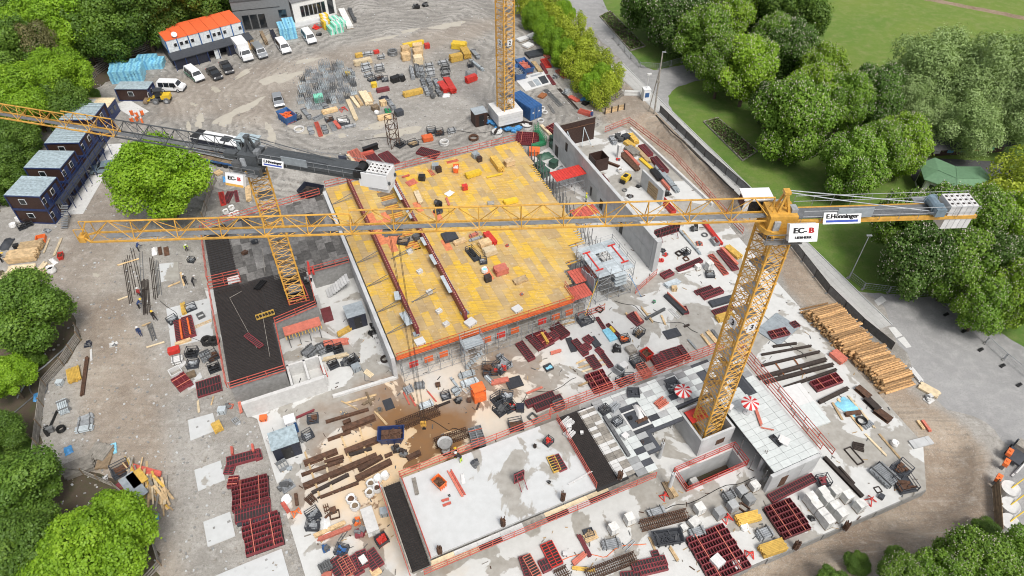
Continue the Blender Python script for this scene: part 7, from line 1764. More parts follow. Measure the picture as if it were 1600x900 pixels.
panel 1030 553 1042 571 .8 .6 red_frame|slim dark red panel
panel 1038 548 1052 568 1.6 .6 red_frame|dark red panel
panel 1051 544 1063 563 .9 .6 red_frame|slim dark red panel
panel 1061 540 1076 560 .8 .5 red_frame|slim dark red panel
crate 972 592 972 592 2 1.1 galv_dark|black mesh crate
crate 983 588 983 588 2 1.1 galv_dark|black mesh crate
frame 965 580 970 575 1.4 1 galv|grey trolley frame
pack 921 600 950 590 3.2 .6 red_frame|square dark red panel pack
panel 822 631 865 615 1 .7 red_frame|long dark red panel girder
panel 836 637 878 620 1 .7 red_frame|long dark red panel girder
crate 857 573 857 573 1.6 .5 pack_blue|pale blue work table
planks 904 603 926 594 .3 .15 timber|timber bearer
planks 900 568 931 555 .3 .12 timber|timber bearer
planks 904 575 950 559 .3 .12 timber|timber bearer
planks 909 581 954 566 .3 .12 timber_pale|timber bearer
planks 822 615 849 604 .3 .2 salmon|salmon bar
planks 876 508 900 502 .3 .15 timber|timber bearer
planks 870 500 898 496 .3 .15 timber|timber bearer
planks 860 552 877 547 .5 .3 salmon|salmon board
crate 914 494 914 494 3.2 1.3 galv_dark|large black wire crate
frame 934 486 939 481 1 .2 rust_dark|small dark frame
girder 1009 498 1039 482 .4 .3 galv_dark|dark grey girder
planks 1001 479 1021 504 .3 .2 timber|long timber batten
sheet 1041 460 1071 489 1 .4 charcoal|long dark steel form
planks 1043 458 1073 486 .2 .6 salmon|thin salmon bar
panel 1068 478 1073 489 .8 .4 red_frame|small red panel
bars 1046 482 1061 497 .6 .1 white|white laths
sheet 1039 524 1061 518 1.6 .2 charcoal|dark steel sheet
sheet 1110 475 1146 465 1.2 .4 charcoal|dark steel form
panel 1115 488 1146 478 1 .4 red_frame|dark red panel
panel 1098 463 1128 452 1.2 .5 red_frame|dark red panel
panel 1087 457 1113 448 .9 .4 red_frame|slim dark red panel
beams 1120 498 1145 490 1.2 .6 yellow_beam|yellow beam stack
planks 1096 522 1112 543 .4 .3 timber|timber beams
planks 1104 516 1127 543 .7 .2 timber|timber beams
planks 1113 515 1124 531 .5 .2 galv_dark|dark grey laths
planks 1033 492 1040 508 .3 .15 timber|timber batten
lump 1022 470 1022 470 .9 .5 green|small green can
girder 1069 510 1077 507 .3 .2 rust_dark|short dark bar
planks 1075 530 1088 545 .3 .2 galv|grey lath
sheet 1199 528 1231 500 4 .15 lid_grey|large grey blue steel plate
pack 1203 524 1231 517 1.4 .5 red_frame|small dark red panel pack on steel plate
panel 1238 503 1246 511 1.1 .3 red_frame|small dark red panel
girder 1208 541 1245 536 .35 .25 rust_dark|short dark girder
girder 1190 554 1268 540 .3 .25 rust_dark|long dark girder
girder 1190 571 1281 549 .35 .3 rust_dark|long dark girder
girder 1180 592 1291 561 .55 .4 rust_dark|long thick dark girder
girder 1195 597 1302 569 .5 .4 rust_dark|long thick dark girder
girder 1226 605 1307 577 .4 .3 rust_dark|long dark girder
girder 1280 628 1325 606 .5 .4 rust_dark|dark girder
pack 1271 604 1312 589 1.7 .5 red_frame|dark red panel pack
planks 1301 549 1320 565 1.5 .6 salmon|pink board stack
planks 1240 560 1258 585 .2 .12 rust_orange|thin timber bearer
planks 1210 565 1228 590 .2 .12 rust_orange|thin timber bearer
sheet 1228 624 1262 614 3.6 .3 white|corrugated white sheet stack
sheet 1250 655 1284 643 3.6 .3 tile_white|white sheet stack
girder 1339 604 1359 621 1 .5 rust|brown edge form
girder 1353 621 1373 640 1 .5 rust_dark|dark brown edge form
girder 1368 639 1392 657 1.1 .5 rust|brown edge form
tarp 1311 624 1341 644 2.2 .4 pack_blue|pale blue sheeting
girder 1321 647 1345 644 .6 .4 rust|brown beam
planks 1300 628 1317 657 .3 .15 timber|timber batten
planks 1308 622 1348 672 .3 .15 timber|long timber batten
planks 1325 618 1368 670 .3 .15 timber_pale|long timber batten
coil 1347 657 1347 657 2.2 .5 black|black hose coil
bars 1352 660 1360 667 1.4 .3 galv|grey rods heap
planks 1437 601 1468 618 1.4 .3 timber_pale|pale broken boards
planks 1422 574 1440 596 .7 .3 white|white broken boards
lump 1453 622 1453 622 2.2 .6 concrete_pale|white rubble
planks 1434 657 1444 671 .4 .25 timber|timber beam
planks 1441 656 1454 674 .4 .3 salmon|salmon beam
sheet 1424 695 1455 687 1.2 .2 concrete|concrete plank
crate 1411 729 1411 729 3 1.2 rust|rusty brown crate
crate 1417 753 1417 753 3.4 1.2 rust|rusty brown crate
bundle 1372 748 1393 734 3 .6 galv|wide grey tube bundle
frame 1324 700 1345 724 1 .15 rust_dark|long dark steel frame
bars 1332 695 1350 700 1 .2 rust_dark|dark rod heap
trestle 1362 779 1362 779 1.8 .8 red_bright|red trestle
box 1378 775 1378 775 1 .5 charcoal|dark box
frame 1372 765 1372 765 1.2 .1 rust_dark|small dark ring frame
panel 1203 779 1272 745 1.1 .5 red_frame|long red lattice panel
crate 1288 748 1288 748 2.2 1.2 red_frame|crate of red clamps
pack 1208 818 1252 801 4.2 .5 red_frame|square dark red panel pack
lump 1269 808 1269 808 1.2 .5 black|small black tool
beams 1189 862 1227 849 1.4 .8 yellow_beam|yellow beam stack
starter 1326 818 1326 818 .9 1.8 rust|rusty starter bars
starter 1248 848 1248 848 .9 1.8 rust|rusty starter bars
girder 1288 714 1348 776 .5 .35 rust_dark|long black channel
girder 1311 729 1335 756 .3 .25 rust_dark|black channel
planks 1350 676 1386 713 .3 .12 timber_pale|timber batten
planks 1372 676 1407 717 .3 .12 timber|timber batten
bag 1399 691 1399 691 1.6 .7 bag|white sack
crate 857 687 857 687 1.5 .9 red_bright|crate of red clamps|F
starter 836 695 836 695 .5 .7 rust_dark|dark starter bars|F
panel 860 713 871 736 1 .3 yellow_beam|yellow panel|F
panel 867 711 881 734 1 .4 red_frame|dark red panel|F
upright 803 745 818 738 1.4 1.8 red_frame|red column form with braces|F
starter 880 772 880 772 .8 1.7 rust|rusty starter bars|F
starter 970 738 970 738 .9 1.7 rust|rusty starter bars|F
starter 786 812 786 812 .8 1.7 rust|rusty starter bars|F
starter 686 856 686 856 .8 1.6 rust|rusty starter bars|F
skip 680 758 692 748 1.6 .8 orange rust|orange tub|F
planks 700 735 723 776 .3 .25 salmon|long salmon beam|F
planks 704 734 727 774 .25 .2 red_rail|long red beam|F
planks 690 783 702 779 .3 .15 red_rail|short red bar|F
planks 692 790 705 785 .3 .15 red_rail|short red bar|F
planks 646 746 652 773 .5 .15 timber_grey|grey board|F
planks 888 757 925 736 .2 .15 white|white pole|F
lump 742 722 742 722 1.6 .6 galv_dark|grey pump hose|F
lump 858 752 858 752 .7 .3 black|small black tool|F
lump 702 773 702 773 .4 .4 black|small dark can|F
tarp 720 748 726 747 1.4 .2 bag|white sheet|F
bag 579 754 579 754 2 .9 timber_old|white open sack
bag 589 761 589 761 2 .9 rust|white open sack
bag 577 768 577 768 2 .9 timber_old|white open sack
bag 590 746 590 746 1.9 .9 bag|white open sack
bag 601 741 601 741 1.8 .9 bag|white open sack
bag 548 778 548 778 2.2 .9 rust|white open sack
bag 554 789 554 789 2.1 .9 timber_old|white open sack
tarp 500 823 515 818 2.6 .6 bag|white crumpled sheeting
crate 488 801 488 801 2.2 1.1 galv|black mesh crate
crate 488 817 488 817 2.2 1.1 galv|black mesh crate
box 520 796 520 796 1.1 .7 rust|small rusty box
frame 516 806 530 802 1 .2 rust|rusty frame
bars 480 775 490 785 1 .3 rust|rusty rods
bars 508 788 512 800 .5 .3 rust|rusty rods
girder 508 810 515 803 .3 .3 rust|rusty offcut
panel 520 874 535 898 1.5 .5 red_frame|dark red panel
panel 535 871 549 897 1.3 .5 salmon|salmon panel
panel 548 869 562 896 1.2 .5 red_frame|dark red panel
panel 563 861 570 885 1.2 .6 red_frame|dark red panel
panel 575 862 591 886 1.6 .5 red_frame|dark red panel
sheet 563 878 572 872 1 .7 white|small white sheet
planks 495 844 548 823 .5 .4 salmon|long salmon beam
planks 490 838 539 816 .5 .4 timber|long timber beam
lump 560 827 560 827 2 1.4 red_frame|dark red prop heap
lump 556 812 556 812 1.4 1 orange|orange and white tool
skip 592 836 601 850 1.4 .9 charcoal red_bright|dark tub with red bottles
crate 533 857 533 857 2 .9 blue|blue seat frame
lump 507 853 507 853 1.4 1.2 blue|blue machine
girder 572 795 584 832 1.4 1 concrete_pale|concrete beam
box 600 798 600 798 1.5 1 lid_grey|grey ventilated box
bundle 505 878 512 892 1.4 .8 galv_dark|dark tube bundle
box 510 900 510 900 1.6 .6 salmon|salmon box
bars 530 845 545 825 .3 .1 galv_dark|thin props
planks 580 897 594 888 1 .3 timber|timber boards
blocks 984 808 984 808 1.7 1.6 block_white|white block pallet
blocks 959 823 959 823 1.7 1.6 block_white|white block pallet
blocks 1094 792 1094 792 1.8 1.5 block_white|white block pallet
blocks 1125 799 1125 799 1.8 1.5 tile_grey|grey topped block pallet
blocks 1146 788 1146 788 1.8 1.5 tile_grey|grey topped block pallet
blocks 1172 778 1172 778 1.8 1.4 tile_grey|grey topped block pallet
blocks 1160 765 1160 765 1.8 1.4 tile_grey|grey topped block pallet
blocks 1180 757 1180 757 1.7 1.2 block_white|pale block pallet
blocks 1069 823 1069 823 1.2 .8 block_white|small white block stack
blocks 1079 820 1092 811 1.1 .8 block_white|small white block stack
bundle 1012 803 1039 795 1.2 .6 galv|grey prop bundle
bundle 940 851 970 845 1.2 .6 galv|grey prop bundle
bundle 1077 833 1101 826 1.2 .6 galv|grey prop bundle
bundle 1130 776 1148 769 1.2 .7 galv|grey prop bundle
bundle 1183 836 1206 827 1.4 .7 galv|grey prop bundle
cage 1001 821 1075 802 1.1 .8 rust|long rusty rebar cage
cage 916 899 994 869 1.1 .8 rust|long rusty rebar cage
cage 870 903 890 893 1.6 .7 rust|short rusty rebar cage
skip 1020 843 1067 836 1.8 .7 charcoal charcoal|dark steel mould with red ends
pack 1090 876 1152 850 5.6 .5 red_frame|large square dark red panel pack
panel 853 848 871 883 1.5 .5 red_bright|red panel
panel 818 868 829 902 1.2 .5 red_frame|dark red panel
panel 822 868 840 900 1 .7 salmon|salmon panel
panel 845 886 858 880 1.4 .5 red_frame|small dark red panel
panel 988 887 1041 875 1.2 .5 red_frame|red lattice panel
panel 1000 892 1042 882 1.1 .5 red_frame|red lattice panel
panel 1022 860 1028 874 .8 .4 red_frame|small red panel
panel 970 899 1000 896 .8 .4 red_frame|slim red panel
planks 904 835 922 869 .5 .3 red_frame|dark red beam
planks 895 881 915 864 .6 .3 salmon|salmon beam
planks 894 887 930 891 .4 .3 yellow_beam|yellow beam
planks 913 843 933 834 1 .2 timber|timber board
crate 920 832 920 832 1.6 .4 timber_old|dark timber pallet
planks 1036 752 1050 779 .5 .3 timber_old|timber beam stack
planks 1042 753 1057 776 .6 .4 timber|timber beam stack
trestle 1039 773 1039 773 1.6 .6 red_bright|red folding trestle
planks 1046 854 1060 877 .4 .2 timber|timber batten
planks 1014 838 1024 860 .3 .15 timber|timber batten
beams 1151 813 1187 804 1.2 .7 yellow_beam|yellow beam stack
bag 1164 822 1164 822 1.8 .5 bag|white sack
trestle 1137 808 1137 808 1.8 .6 red_bright|red trestle
trestle 1172 864 1172 864 1.6 .6 red_bright|red trestle
frame 1160 797 1165 790 1.2 .3 rust|rusty frame
sheet 1115 882 1127 872 1.3 .9 white|white sheet on panel pack
sheet 1146 883 1157 882 1 .3 white|white sheet
bars 975 860 991 845 .4 .15 galv|grey rods
box 883 865 883 865 .8 .5 white|small white box
blocks 1085 752 1085 752 1.6 1.4 block_white|block pallet in the pit|P
pack 806 215 842 217 4 .6 red_frame|large dark red panel pack
pack 857 204 872 196 2.4 .5 red_frame|dark red panel pack
rack 838 197 850 217 1 1.4 green|bright green rack
beams 831 228 852 222 .9 .6 green|green rail stack
box 866 214 866 214 1.8 1.4 green_dark|dark green bin
box 866 224 866 224 1.8 1.2 green_dark|dark green bin
planks 845 195 860 210 .6 .4 timber_pale|timber beams
box 835 234 835 234 2.4 1.2 orange|orange covered machine
tarp 840 243 863 237 2 1 green_dark|dark green tarpaulin
box 843 256 843 256 2.4 1.5 green_dark|dark green bin
box 850 266 850 266 2.6 1.5 green_dark|dark green bin
box 865 252 865 252 2.2 1.5 green_dark|dark green bin
lump 876 260 876 260 2.2 1 galv|grey fittings heap
lump 822 244 822 244 2 1 galv_dark|grey fittings heap
bundle 830 250 840 262 1 .8 galv_dark|dark tube bundle
bundle 955 212 962 223 1.1 .8 galv|grey tube bundle
bundle 964 208 972 219 1.1 .8 galv_dark|grey tube bundle
box 978 212 978 212 1.7 1.1 charcoal|black tub
beams 984 209 995 222 1.1 .8 yellow_beam|yellow beam stack
beams 977 220 990 229 1.2 .6 yellow_beam|yellow beam stack
beams 980 229 995 241 1.8 .7 timber_grey|grey pallet stack
planks 993 230 1015 253 .9 .4 timber|timber plank stack
planks 976 235 998 258 .6 .5 salmon|long salmon beam
planks 970 239 998 266 1.2 .4 rust|brown beams
planks 1000 247 1019 264 .7 .3 yellow_bright|yellow rods
planks 1019 264 1032 280 1 .6 black|black sheet pack
bundle 1025 257 1061 300 1.1 .5 steel_pale|long pale tube bundle
planks 1034 281 1046 295 .5 .6 salmon|salmon beam
lump 1043 298 1043 298 2.4 1 black|black scrap heap
bag 969 264 969 264 1.8 .8 timber_old|white open sack
girder 944 251 968 260 .4 .4 rust|brown beam
lump 966 247 966 247 1.3 .5 red_bright|red clamps
panel 1029 304 1053 331 1 .6 red_bright|red braced panel
coil 976 297 976 297 1.4 .15 galv_dark|round floor drain
lump 998 290 998 290 1.6 .3 black|dark scrap
lump 985 305 985 305 1.8 .4 rust_dark|dark scrap
bars 940 272 950 285 .5 .2 red_frame|red rods
panel 1002 227 1016 242 1.4 .6 red_frame|dark red panel leaning on trench rail
panel 1021 246 1040 268 1.4 .6 red_frame|dark red panel leaning on trench rail
upright 1022 364 1062 351 1.6 1.8 red_frame|dark red wall panel standing upright
bundle 1062 359 1096 398 .5 .3 steel_pale|long pale pipe
planks 1066 360 1088 387 .3 .2 timber|timber batten
planks 1099 345 1127 381 .7 .5 red_bright|long red beam
coil 1101 367 1101 367 1.6 .15 galv_dark|round floor drain
lump 1094 378 1094 378 1.8 .6 salmon|orange red clamps
lump 1086 352 1086 352 2 1.2 black|black pump
frame 1114 372 1121 381 .9 .6 galv|grey trolley frame
beams 1135 384 1157 402 1.2 .5 yellow_beam|yellow beam stack
panel 1125 390 1150 421 1.2 .4 red_frame|long dark red panel
planks 1127 386 1152 413 .5 .5 salmon|salmon beams
panel 1110 397 1135 428 .9 .4 red_rail|orange red panel
blocks 1109 411 1109 411 1.7 1.9 block_white|tall white block tower
blocks 1091 415 1091 415 1.4 1 block_white|white block stack
crate 1110 427 1110 427 1.9 .7 galv|grey wire crate
panel 1059 421 1096 405 .9 .5 red_frame|long dark red panel
panel 1035 431 1050 424 1.2 .5 red_frame|dark red panel
crate 1072 391 1072 391 1.8 1 black|black crate
frame 1058 397 1064 394 .9 .3 rust_dark|small dark frame
frame 1069 405 1075 403 .8 .2 rust|small brown frame
planks 1060 427 1088 419 .3 .2 white|white batten
beams 1040 446 1061 438 1 .5 steel_pale|pale blue steel pack
box 1054 449 1054 449 1.2 .8 timber|brown carton
lump 1040 396 1040 396 1.4 .5 red_bright|red trolley
lump 1033 405 1033 405 1.4 .5 red_bright|red trolley
lump 1036 390 1036 390 1.4 .5 charcoal|dark clamps
box 743 240 743 240 1.8 1 lid_grey|grey steel chest|D
box 749 246 749 246 1.3 1 brown|brown box|D
box 680 257 680 257 1.8 1 lid_grey|grey steel chest|D
box 685 262 685 262 1.4 1.1 brown|brown box|D
box 659 275 659 275 1.7 1 black|black box|D
skip 708 262 717 262 1.6 .9 orange white|orange tub|D
beams 728 274 751 267 1.1 .7 yellow_bright|yellow beam stack|D
beams 770 245 784 264 1.2 .9 yellow_beam|yellow beam stack|D
planks 761 277 786 271 .4 .2 yellow_bright|yellow beam|D
box 726 290 726 290 1.4 1 red_bright|red and black generator|D
beams 650 299 658 317 .9 .4 timber_pale|pale timber stack|D
lump 685 313 685 313 2.2 1.2 black|black machine|D
lump 684 328 684 328 2.2 .7 charcoal|dark tool heap|D
planks 697 308 702 321 .4 .2 salmon|salmon board|D
planks 702 331 706 320 .4 .2 yellow_beam|yellow board|D
box 767 317 767 317 1.7 .3 timber_grey|grey board pile|D
tarp 698 298 706 302 1.6 .4 bag|white plastic|D
beams 789 254 803 250 1.3 .9 timber|timber stack|D
beams 788 316 808 311 1.1 .5 yellow_bright|yellow beam stack|D
beams 628 277 640 273 .4 .2 red_rail|red lath stack|D
bars 636 288 650 282 1.4 .1 salmon|salmon laths|D
bars 670 265 678 274 .5 .1 red_rail|red laths|D
bars 698 254 716 250 .5 .1 red_rail|red laths|D
sheet 692 372 713 366 2.2 .4 charcoal|dark flat tray|D
planks 709 380 727 373 .8 .5 timber|timber beam stack|D
beams 759 363 773 380 1.1 .7 red_bright|red barrier stack|D
bundle 732 376 754 369 .5 .3 galv|grey tube bundle|D
bundle 733 369 747 363 .6 .4 salmon|pink tube roll|D
beams 749 382 766 376 1.3 .9 timber|timber pack|D
beams 756 394 775 388 1.4 .9 timber_pale|pale timber pack|D
crate 732 386 746 403 1.2 .8 black|long black crate|D
crate 755 405 755 405 1.6 .9 galv|dark crate|D
bag 757 420 757 420 1.8 .8 pack_blue|white open sack|D
beams 773 423 792 417 1.5 1 salmon|salmon brick pack|D
box 762 432 762 432 1.5 1.1 rust_dark|dark red machine|D
beams 803 441 823 433 1.1 .4 timber|timber stack|D
crate 630 374 630 374 2.4 .8 timber_old|brown grey crate|D
box 650 368 650 368 1.5 .9 galv_dark|dark grey crate|D
lump 792 382 792 382 .9 .4 red_bright|red tripod|D
lump 815 458 815 458 .9 .4 red_rail|red clamps|D
lump 735 275 735 275 .8 .3 rust|small clamps|D
box 656 533 656 533 2 .4 white|white hatch box|D
box 735 503 735 503 2.2 .5 white|white hatch box|D
box 726 488 726 488 1.6 .4 lid_grey|grey chest|D
box 808 482 808 482 2 .4 white|white hatch box|D
box 650 521 650 521 1.2 .4 lid_grey|grey chest|D
planks 1179 633 1190 665 .4 .2 salmon|salmon plank|T
planks 1189 668 1210 672 .2 .1 salmon|salmon lath|T
bars 1026 634 1040 624 1 .3 salmon|salmon plank cross|T
tarp 994 641 1003 639 2.4 .8 bag|white cloth heap on the hatch|T
box 985 652 985 652 .7 .5 black|black bucket on the hatch|T
planks 995 660 1012 652 .5 .2 rust|brown plank on the hatch|T
girder 944 650 983 712 .45 .3 galv_dark|long grey girder|T
box 977 680 977 680 1.2 .6 white|white tool box|T
crate 945 638 945 638 1.8 .8 galv_dark|dark crate|T
bars 955 640 966 630 .8 .6 galv|grey trestle|T
crate 965 656 965 656 1.5 .9 galv|grey trestle table|T
crate 1053 602 1053 602 2.2 1 galv|grey wire crate with yellow can|T
crate 990 612 990 612 2.2 .5 charcoal|dark wire crate|T
bars 880 665 893 655 1 .4 white|white plank cross|T
box 889 665 889 665 .9 .4 white|small white crate|T
box 909 675 909 675 .6 .4 white|small white can|T
bars 885 682 895 672 1 .3 white|white plank cross|T
box 1140 635 1140 635 1.4 .8 white|white box|T
crate 1210 690 1216 686 1.6 .2 black|black grille|T
sheet 1217 684 1233 692 1.2 .2 white|white sheet|T
'''
for ln in DATA.strip().split('\n'):
    f = ln.split('|'); a = f[0].split(); kind = a[0]; nums = [float(v) for v in a[1:7]]; lev = f[2] if len(f) > 2 else ''
    if kind == 'skip':
        fill = a[8] if len(a) > 8 else 'rust'; KIND['skip'] = ((lambda L, w, h, m, fill=fill: b_skip(L, w, h, m, fill)), 'skip')
    item(kind, *nums, a[7], f[1], lev)
# block pallets at the right end of the foreground
for x, y in [(1268, 776), (1287, 767), (1276, 788), (1294, 778), (1287, 801), (1305, 790), (1296, 812), (1316, 801), (1307, 766), (1326, 773), (1346, 787)]:
    item('blocks', x, y, x, y, 1.8, RB.uniform(1.5, 1.8), 'block_white', 'white block pallet in close set group'); bpal = LABELS[-1]; bpal['label'] = 'white block pallet in the close set group'; bpal['group'] = 'block pallets in the close set group'
# field of scaffold frames standing in racks
FP = [(461, 126), (478, 103), (505, 90), (528, 92), (548, 108), (562, 128), (548, 150), (525, 160), (480, 166), (462, 150)]
k = 0
for yy in range(90, 168, 8):
    for xx in range(460, 566, 10):
        x, y = xx + RB.uniform(-3, 3), yy + RB.uniform(-2, 2)
        if not inside(x, y, FP): continue
        o = item('rack', x, y, x, y, RB.uniform(1.3, 1.8), RB.uniform(1.0, 1.6), RB.choice(['galv', 'steel_pale', 'galv_dark', 'galv']), 'rack of upright grey scaffold frames'); tag(o, 'rack of upright grey scaffold frames in the scaffold frame field', 'frame rack', 'racks in the scaffold frame field'); o.rotation_euler.z = A2 + RB.uniform(-.15, .15); LABELS.remove(o); k += 1
# insulation packs, each pack its own
def packs(A, B, D, nx, ny, nz, m, look, top=None, drop=.25):
    a, b, d = P(*A), P(*B), P(*D); ex, ey = (b - a) / nx, (d - a) / ny; sx, sy, sz = ex.length, ey.length, .62; rz = math.atan2(ex.y, ex.x)
    me = MB().box(0, 0, 0, sx - .05, sy - .05, sz - .03).box(0, 0, 0, sx * .3, sy - .035, sz - .015, 1).mesh('insulation_pack', [m, top or m])
    for i in range(nx):
        for j in range(ny):
            for k_ in range(nz - (1 if RB.random() < drop else 0)):
                c = a + ex * (i + .5) + ey * (j + .5); o = obj('insulation_pack', me, None, (c.x + RB.uniform(-.04, .04), c.y + RB.uniform(-.04, .04), sz * (k_ + .5)), rz + RB.uniform(-.05, .05)); tag(o, look, 'insulation pack', look)
packs((176, 132), (226, 128), (180, 112), 5, 3, 4, 'pack_blue', 'light blue insulation pack in the big stack beside the hut', 'pack_mid')
packs((216, 110), (256, 108), (220, 98), 4, 2, 3, 'pack_blue', 'light blue insulation pack in the stack before the orange cabins', 'pack_mid', .5)
packs((440, 64), (466, 60), (435, 47), 3, 2, 4, 'pack_blue', 'pale blue insulation pack in the stack before the grey building', 'pack_mid', .1)
packs((506, 48), (517, 45), (502, 34), 1, 3, 3, 'yellow_bright', 'yellow insulation pack beside the green packs', 'white')
packs((512, 56), (532, 51), (520, 38), 3, 2, 3, 'pack_green', 'pale green insulation pack before the white building', 'white', .5)
# blue shipping container
c, rz, sx, sy = frame_of((818.7, 172.5), (837, 165), (805, 145), 2.6); bc = empty('shipping_container', c, rz); tag(bc, 'blue shipping container right of the crane base numbered 2', 'container')
MB().box(0, 0, 1.3, sx - .1, sy - .1, 2.5).build('container_body', 'blue', bc)
for i in range(16): MB().box(0, -sy / 2 + sy * (i + .5) / 16, 2.58, sx - .1, .18, .05).build('roof_rib', 'blue', bc)
for s_ in (-1, 1):
    rm = MB()
    for i in range(18): rm.box(s_ * (sx / 2 - .03), -sy / 2 + sy * (i + .5) / 18, 1.3, .08, .16, 2.3)
    rm.build('side_rib', 'blue', bc)
for x in (-sx / 4, sx / 4): d = MB().box(x, -sy / 2 + .02, 1.3, sx / 2 - .08, .08, 2.4).build('door', 'blue', bc); MB().box(x * .6, -sy / 2 - .04, 1.3, .05, .04, 2.2).build('lock_bar', 'galv', d); MB().box(x, -sy / 2 - .04, 1.5, .35, .03, .25).build('door_label', 'white', d)
# printed board lying on the ground
w = PL([(804, 124), (849, 111), (861, 131), (821, 143)]); c = sum(w, Vector()) / 4; pb = empty('printed_board', c); tag(pb, 'large white board printed with grey rectangles lying in the yard', 'board'); w = [p - c for p in w]; mb = MB(); mb.prism(w, 0.01, .12); mb.build('board', 'white', pb)
def at_uv(u, v): return w[0] * (1 - u) * (1 - v) + w[1] * u * (1 - v) + w[2] * u * v + w[3] * (1 - u) * v
for (u0, u1, v0, v1, m_) in ((.08, .4, .06, .2, 'galv'), (.28, .45, .45, .9, 'tile_grey'), (.48, .66, .42, .9, 'lid_grey'), (.7, .95, .35, .9, 'charcoal'), (.5, .9, .1, .22, 'galv')):
    mb = MB(); mb.prism([at_uv(u0, v0), at_uv(u1, v0), at_uv(u1, v1), at_uv(u0, v1)], .121, .126); mb.build('print_patch', m_, pb)
# striped parasols
for i, (x, y) in enumerate([(1063, 618), (1166, 637)]):
    o = empty('parasol', P(x, y + 8, ZF)); tag(o, 'red and white striped parasol ' + ('left of the crane mast' if i == 0 else 'right of the crane mast'), 'parasol', 'striped parasols on the tiled deck'); MB().tube((0, 0, 0), (0, 0, 2.1), .04, 6).build('pole', 'galv', o); n = 16
    for s_ in range(n):
        a, b = s_ * 6.283 / n, (s_ + 1) * 6.283 / n; MB().add([(0, 0, 2.25), (.95 * math.cos(a), .95 * math.sin(a), 1.85), (.95 * math.cos(b), .95 * math.sin(b), 1.85), (.95 * math.cos(a), .95 * math.sin(a), 1.72), (.95 * math.cos(b), .95 * math.sin(b), 1.72)], [(0, 1, 2), (1, 3, 4, 2)]).build('canopy_segment', 'ink_red' if s_ % 2 else 'white', o)
    MB().tube((0, 0, 0), (0, 0, .12), .4, 12).build('base', 'concrete', o)
# concrete pads lying on the gravel
for i, pts in enumerate([[(294, 657), (333, 646), (340, 672), (298, 689)], [(304, 735), (345, 720), (352, 750), (310, 768)], [(318, 816), (360, 800), (368, 838), (325, 855)], [(260, 483), (328, 466), (334, 528), (268, 543)], [(279, 618), (313, 582), (320, 598), (285, 622)], [(249, 413), (278, 410), (281, 437), (252, 441)], [(325, 905), (400, 874), (440, 858), (455, 910)], [(1366, 470), (1378, 462), (1385, 470), (1372, 478)], [(1365, 492), (1376, 490), (1383, 503), (1374, 506)], [(1388, 512), (1398, 511), (1410, 524), (1400, 528)], [(1402, 530), (1412, 526), (1424, 542), (1416, 544)]]):
    w = PL(pts); c = sum(w, Vector()) / 4; mb = MB(); mb.prism([p - c for p in w], 0, .09 if i < 7 else .03); struct(mb.build('concrete_pad', 'slab_clean' if i < 7 else 'concrete_pale', None, (c.x, c.y, .003)))
# scrap timber heap
hp = empty('timber_heap', P(232, 770)); tag(hp, 'heap of splayed scrap timber by the lower left fence', 'timber heap'); L = hp.location
for i in range(60):
    x, y = RB.uniform(205, 262), 0; y = 735 + (x - 205) * .7 + RB.uniform(-12, 22); p = P(x, y); l = RB.uniform(1.2, 3.8); a = -1.0 + RB.uniform(-.45, .45); MB().box(0, 0, 0, l, RB.uniform(.12, .3), .06).build('plank', RB.choice(['timber', 'timber_pale', 'timber', 'yellow_beam', 'timber_grey']), hp, Vector((p.x, p.y, .06 + i * .012)) - L, a)
o = MB().box(0, 0, 0, 3.6, 1.6, .08).build('white_sheet', 'lid_grey', hp, P(208, 760, .9) - L, -.75); MB().box(0, 0, 0, 2, 1.6, .08).build('ply_sheet', 'yellow_beam', hp, P(214, 747, .9) - L, -.75); MB().box(0, 0, 0, 3.2, 1.0, .3).build('red_pallet', 'red_frame', hp, P(199, 768, .4) - L, -.75)
item('lump', 239, 807, 239, 807, 1.6, .7, 'pack_mid', 'pale blue machine part with wheels')
# huts, toilet, bucket, skip cabin
def hut(x, y, sx, sy, h, m, mr, label, rz=A1):
    o = empty('site_hut', P(x, y, ZS), rz); tag(o, label, 'hut'); MB().box(0, 0, h / 2, sx, sy, h).build('hut_body', m, o); 
    for i in range(3): MB().box(0, -sy / 2 + sy * (i + .5) / 3, h + .05 + .01 * i, sx + .2, sy / 3 + .05, .08).build('roof_panel', mr, o)
    d = MB().box(0, -sy / 2 - .02, h * .45, sx * .4, .06, h * .85).build('door', 'black', o); MB().box(sx * .15, -sy / 2 - .06, h * .45, .06, .04, .12).build('handle', 'galv', d); return o
hut(558, 503, 2.3, 2.3, 2.3, 'navy', 'lid_grey', 'small dark blue hut with grey roof in the courtyard'); hut(450, 702, 2.8, 2.4, 2.3, 'navy', 'cabin_roof', 'dark blue hut with pale roof below the portable toilet'); hut(749, 192, 2.3, 2.3, 2.5, 'brown', 'lid_grey', 'brown hut with grey roof left of crane base number 2')
o = empty('portable_toilet', P(459, 672, ZS), A1); tag(o, 'white and blue portable toilet beside the rusty girders', 'toilet'); MB().box(0, 0, 1.1, 1.1, 1.1, 2.1).build('shell', 'blue', o); MB().box(0, 0, 2.2, 1.2, 1.2, .2).build('roof', 'white_paint', o); MB().box(-.1, -.57, 1.1, .75, .05, 1.8).build('door', 'white_paint', o)
o = empty('concrete_bucket', P(697, 706, ZS)); tag(o, 'round grey concrete bucket beside the white slab edge', 'bucket'); MB().tube((0, 0, .7), (0, 0, 1.9), .35, 14, r2=.85, cap=False).tube((0, 0, .2), (0, 0, .7), .5, 10, r2=.35).build('cone', 'concrete', o); MB().tube((0, 0, 1.6), (0, 0, 1.62), .7, 14).build('fill', 'concrete_dark', o); MB().tube((0, 0, .0), (0, 0, .3), .6, 12).build('stand', 'rust', o)
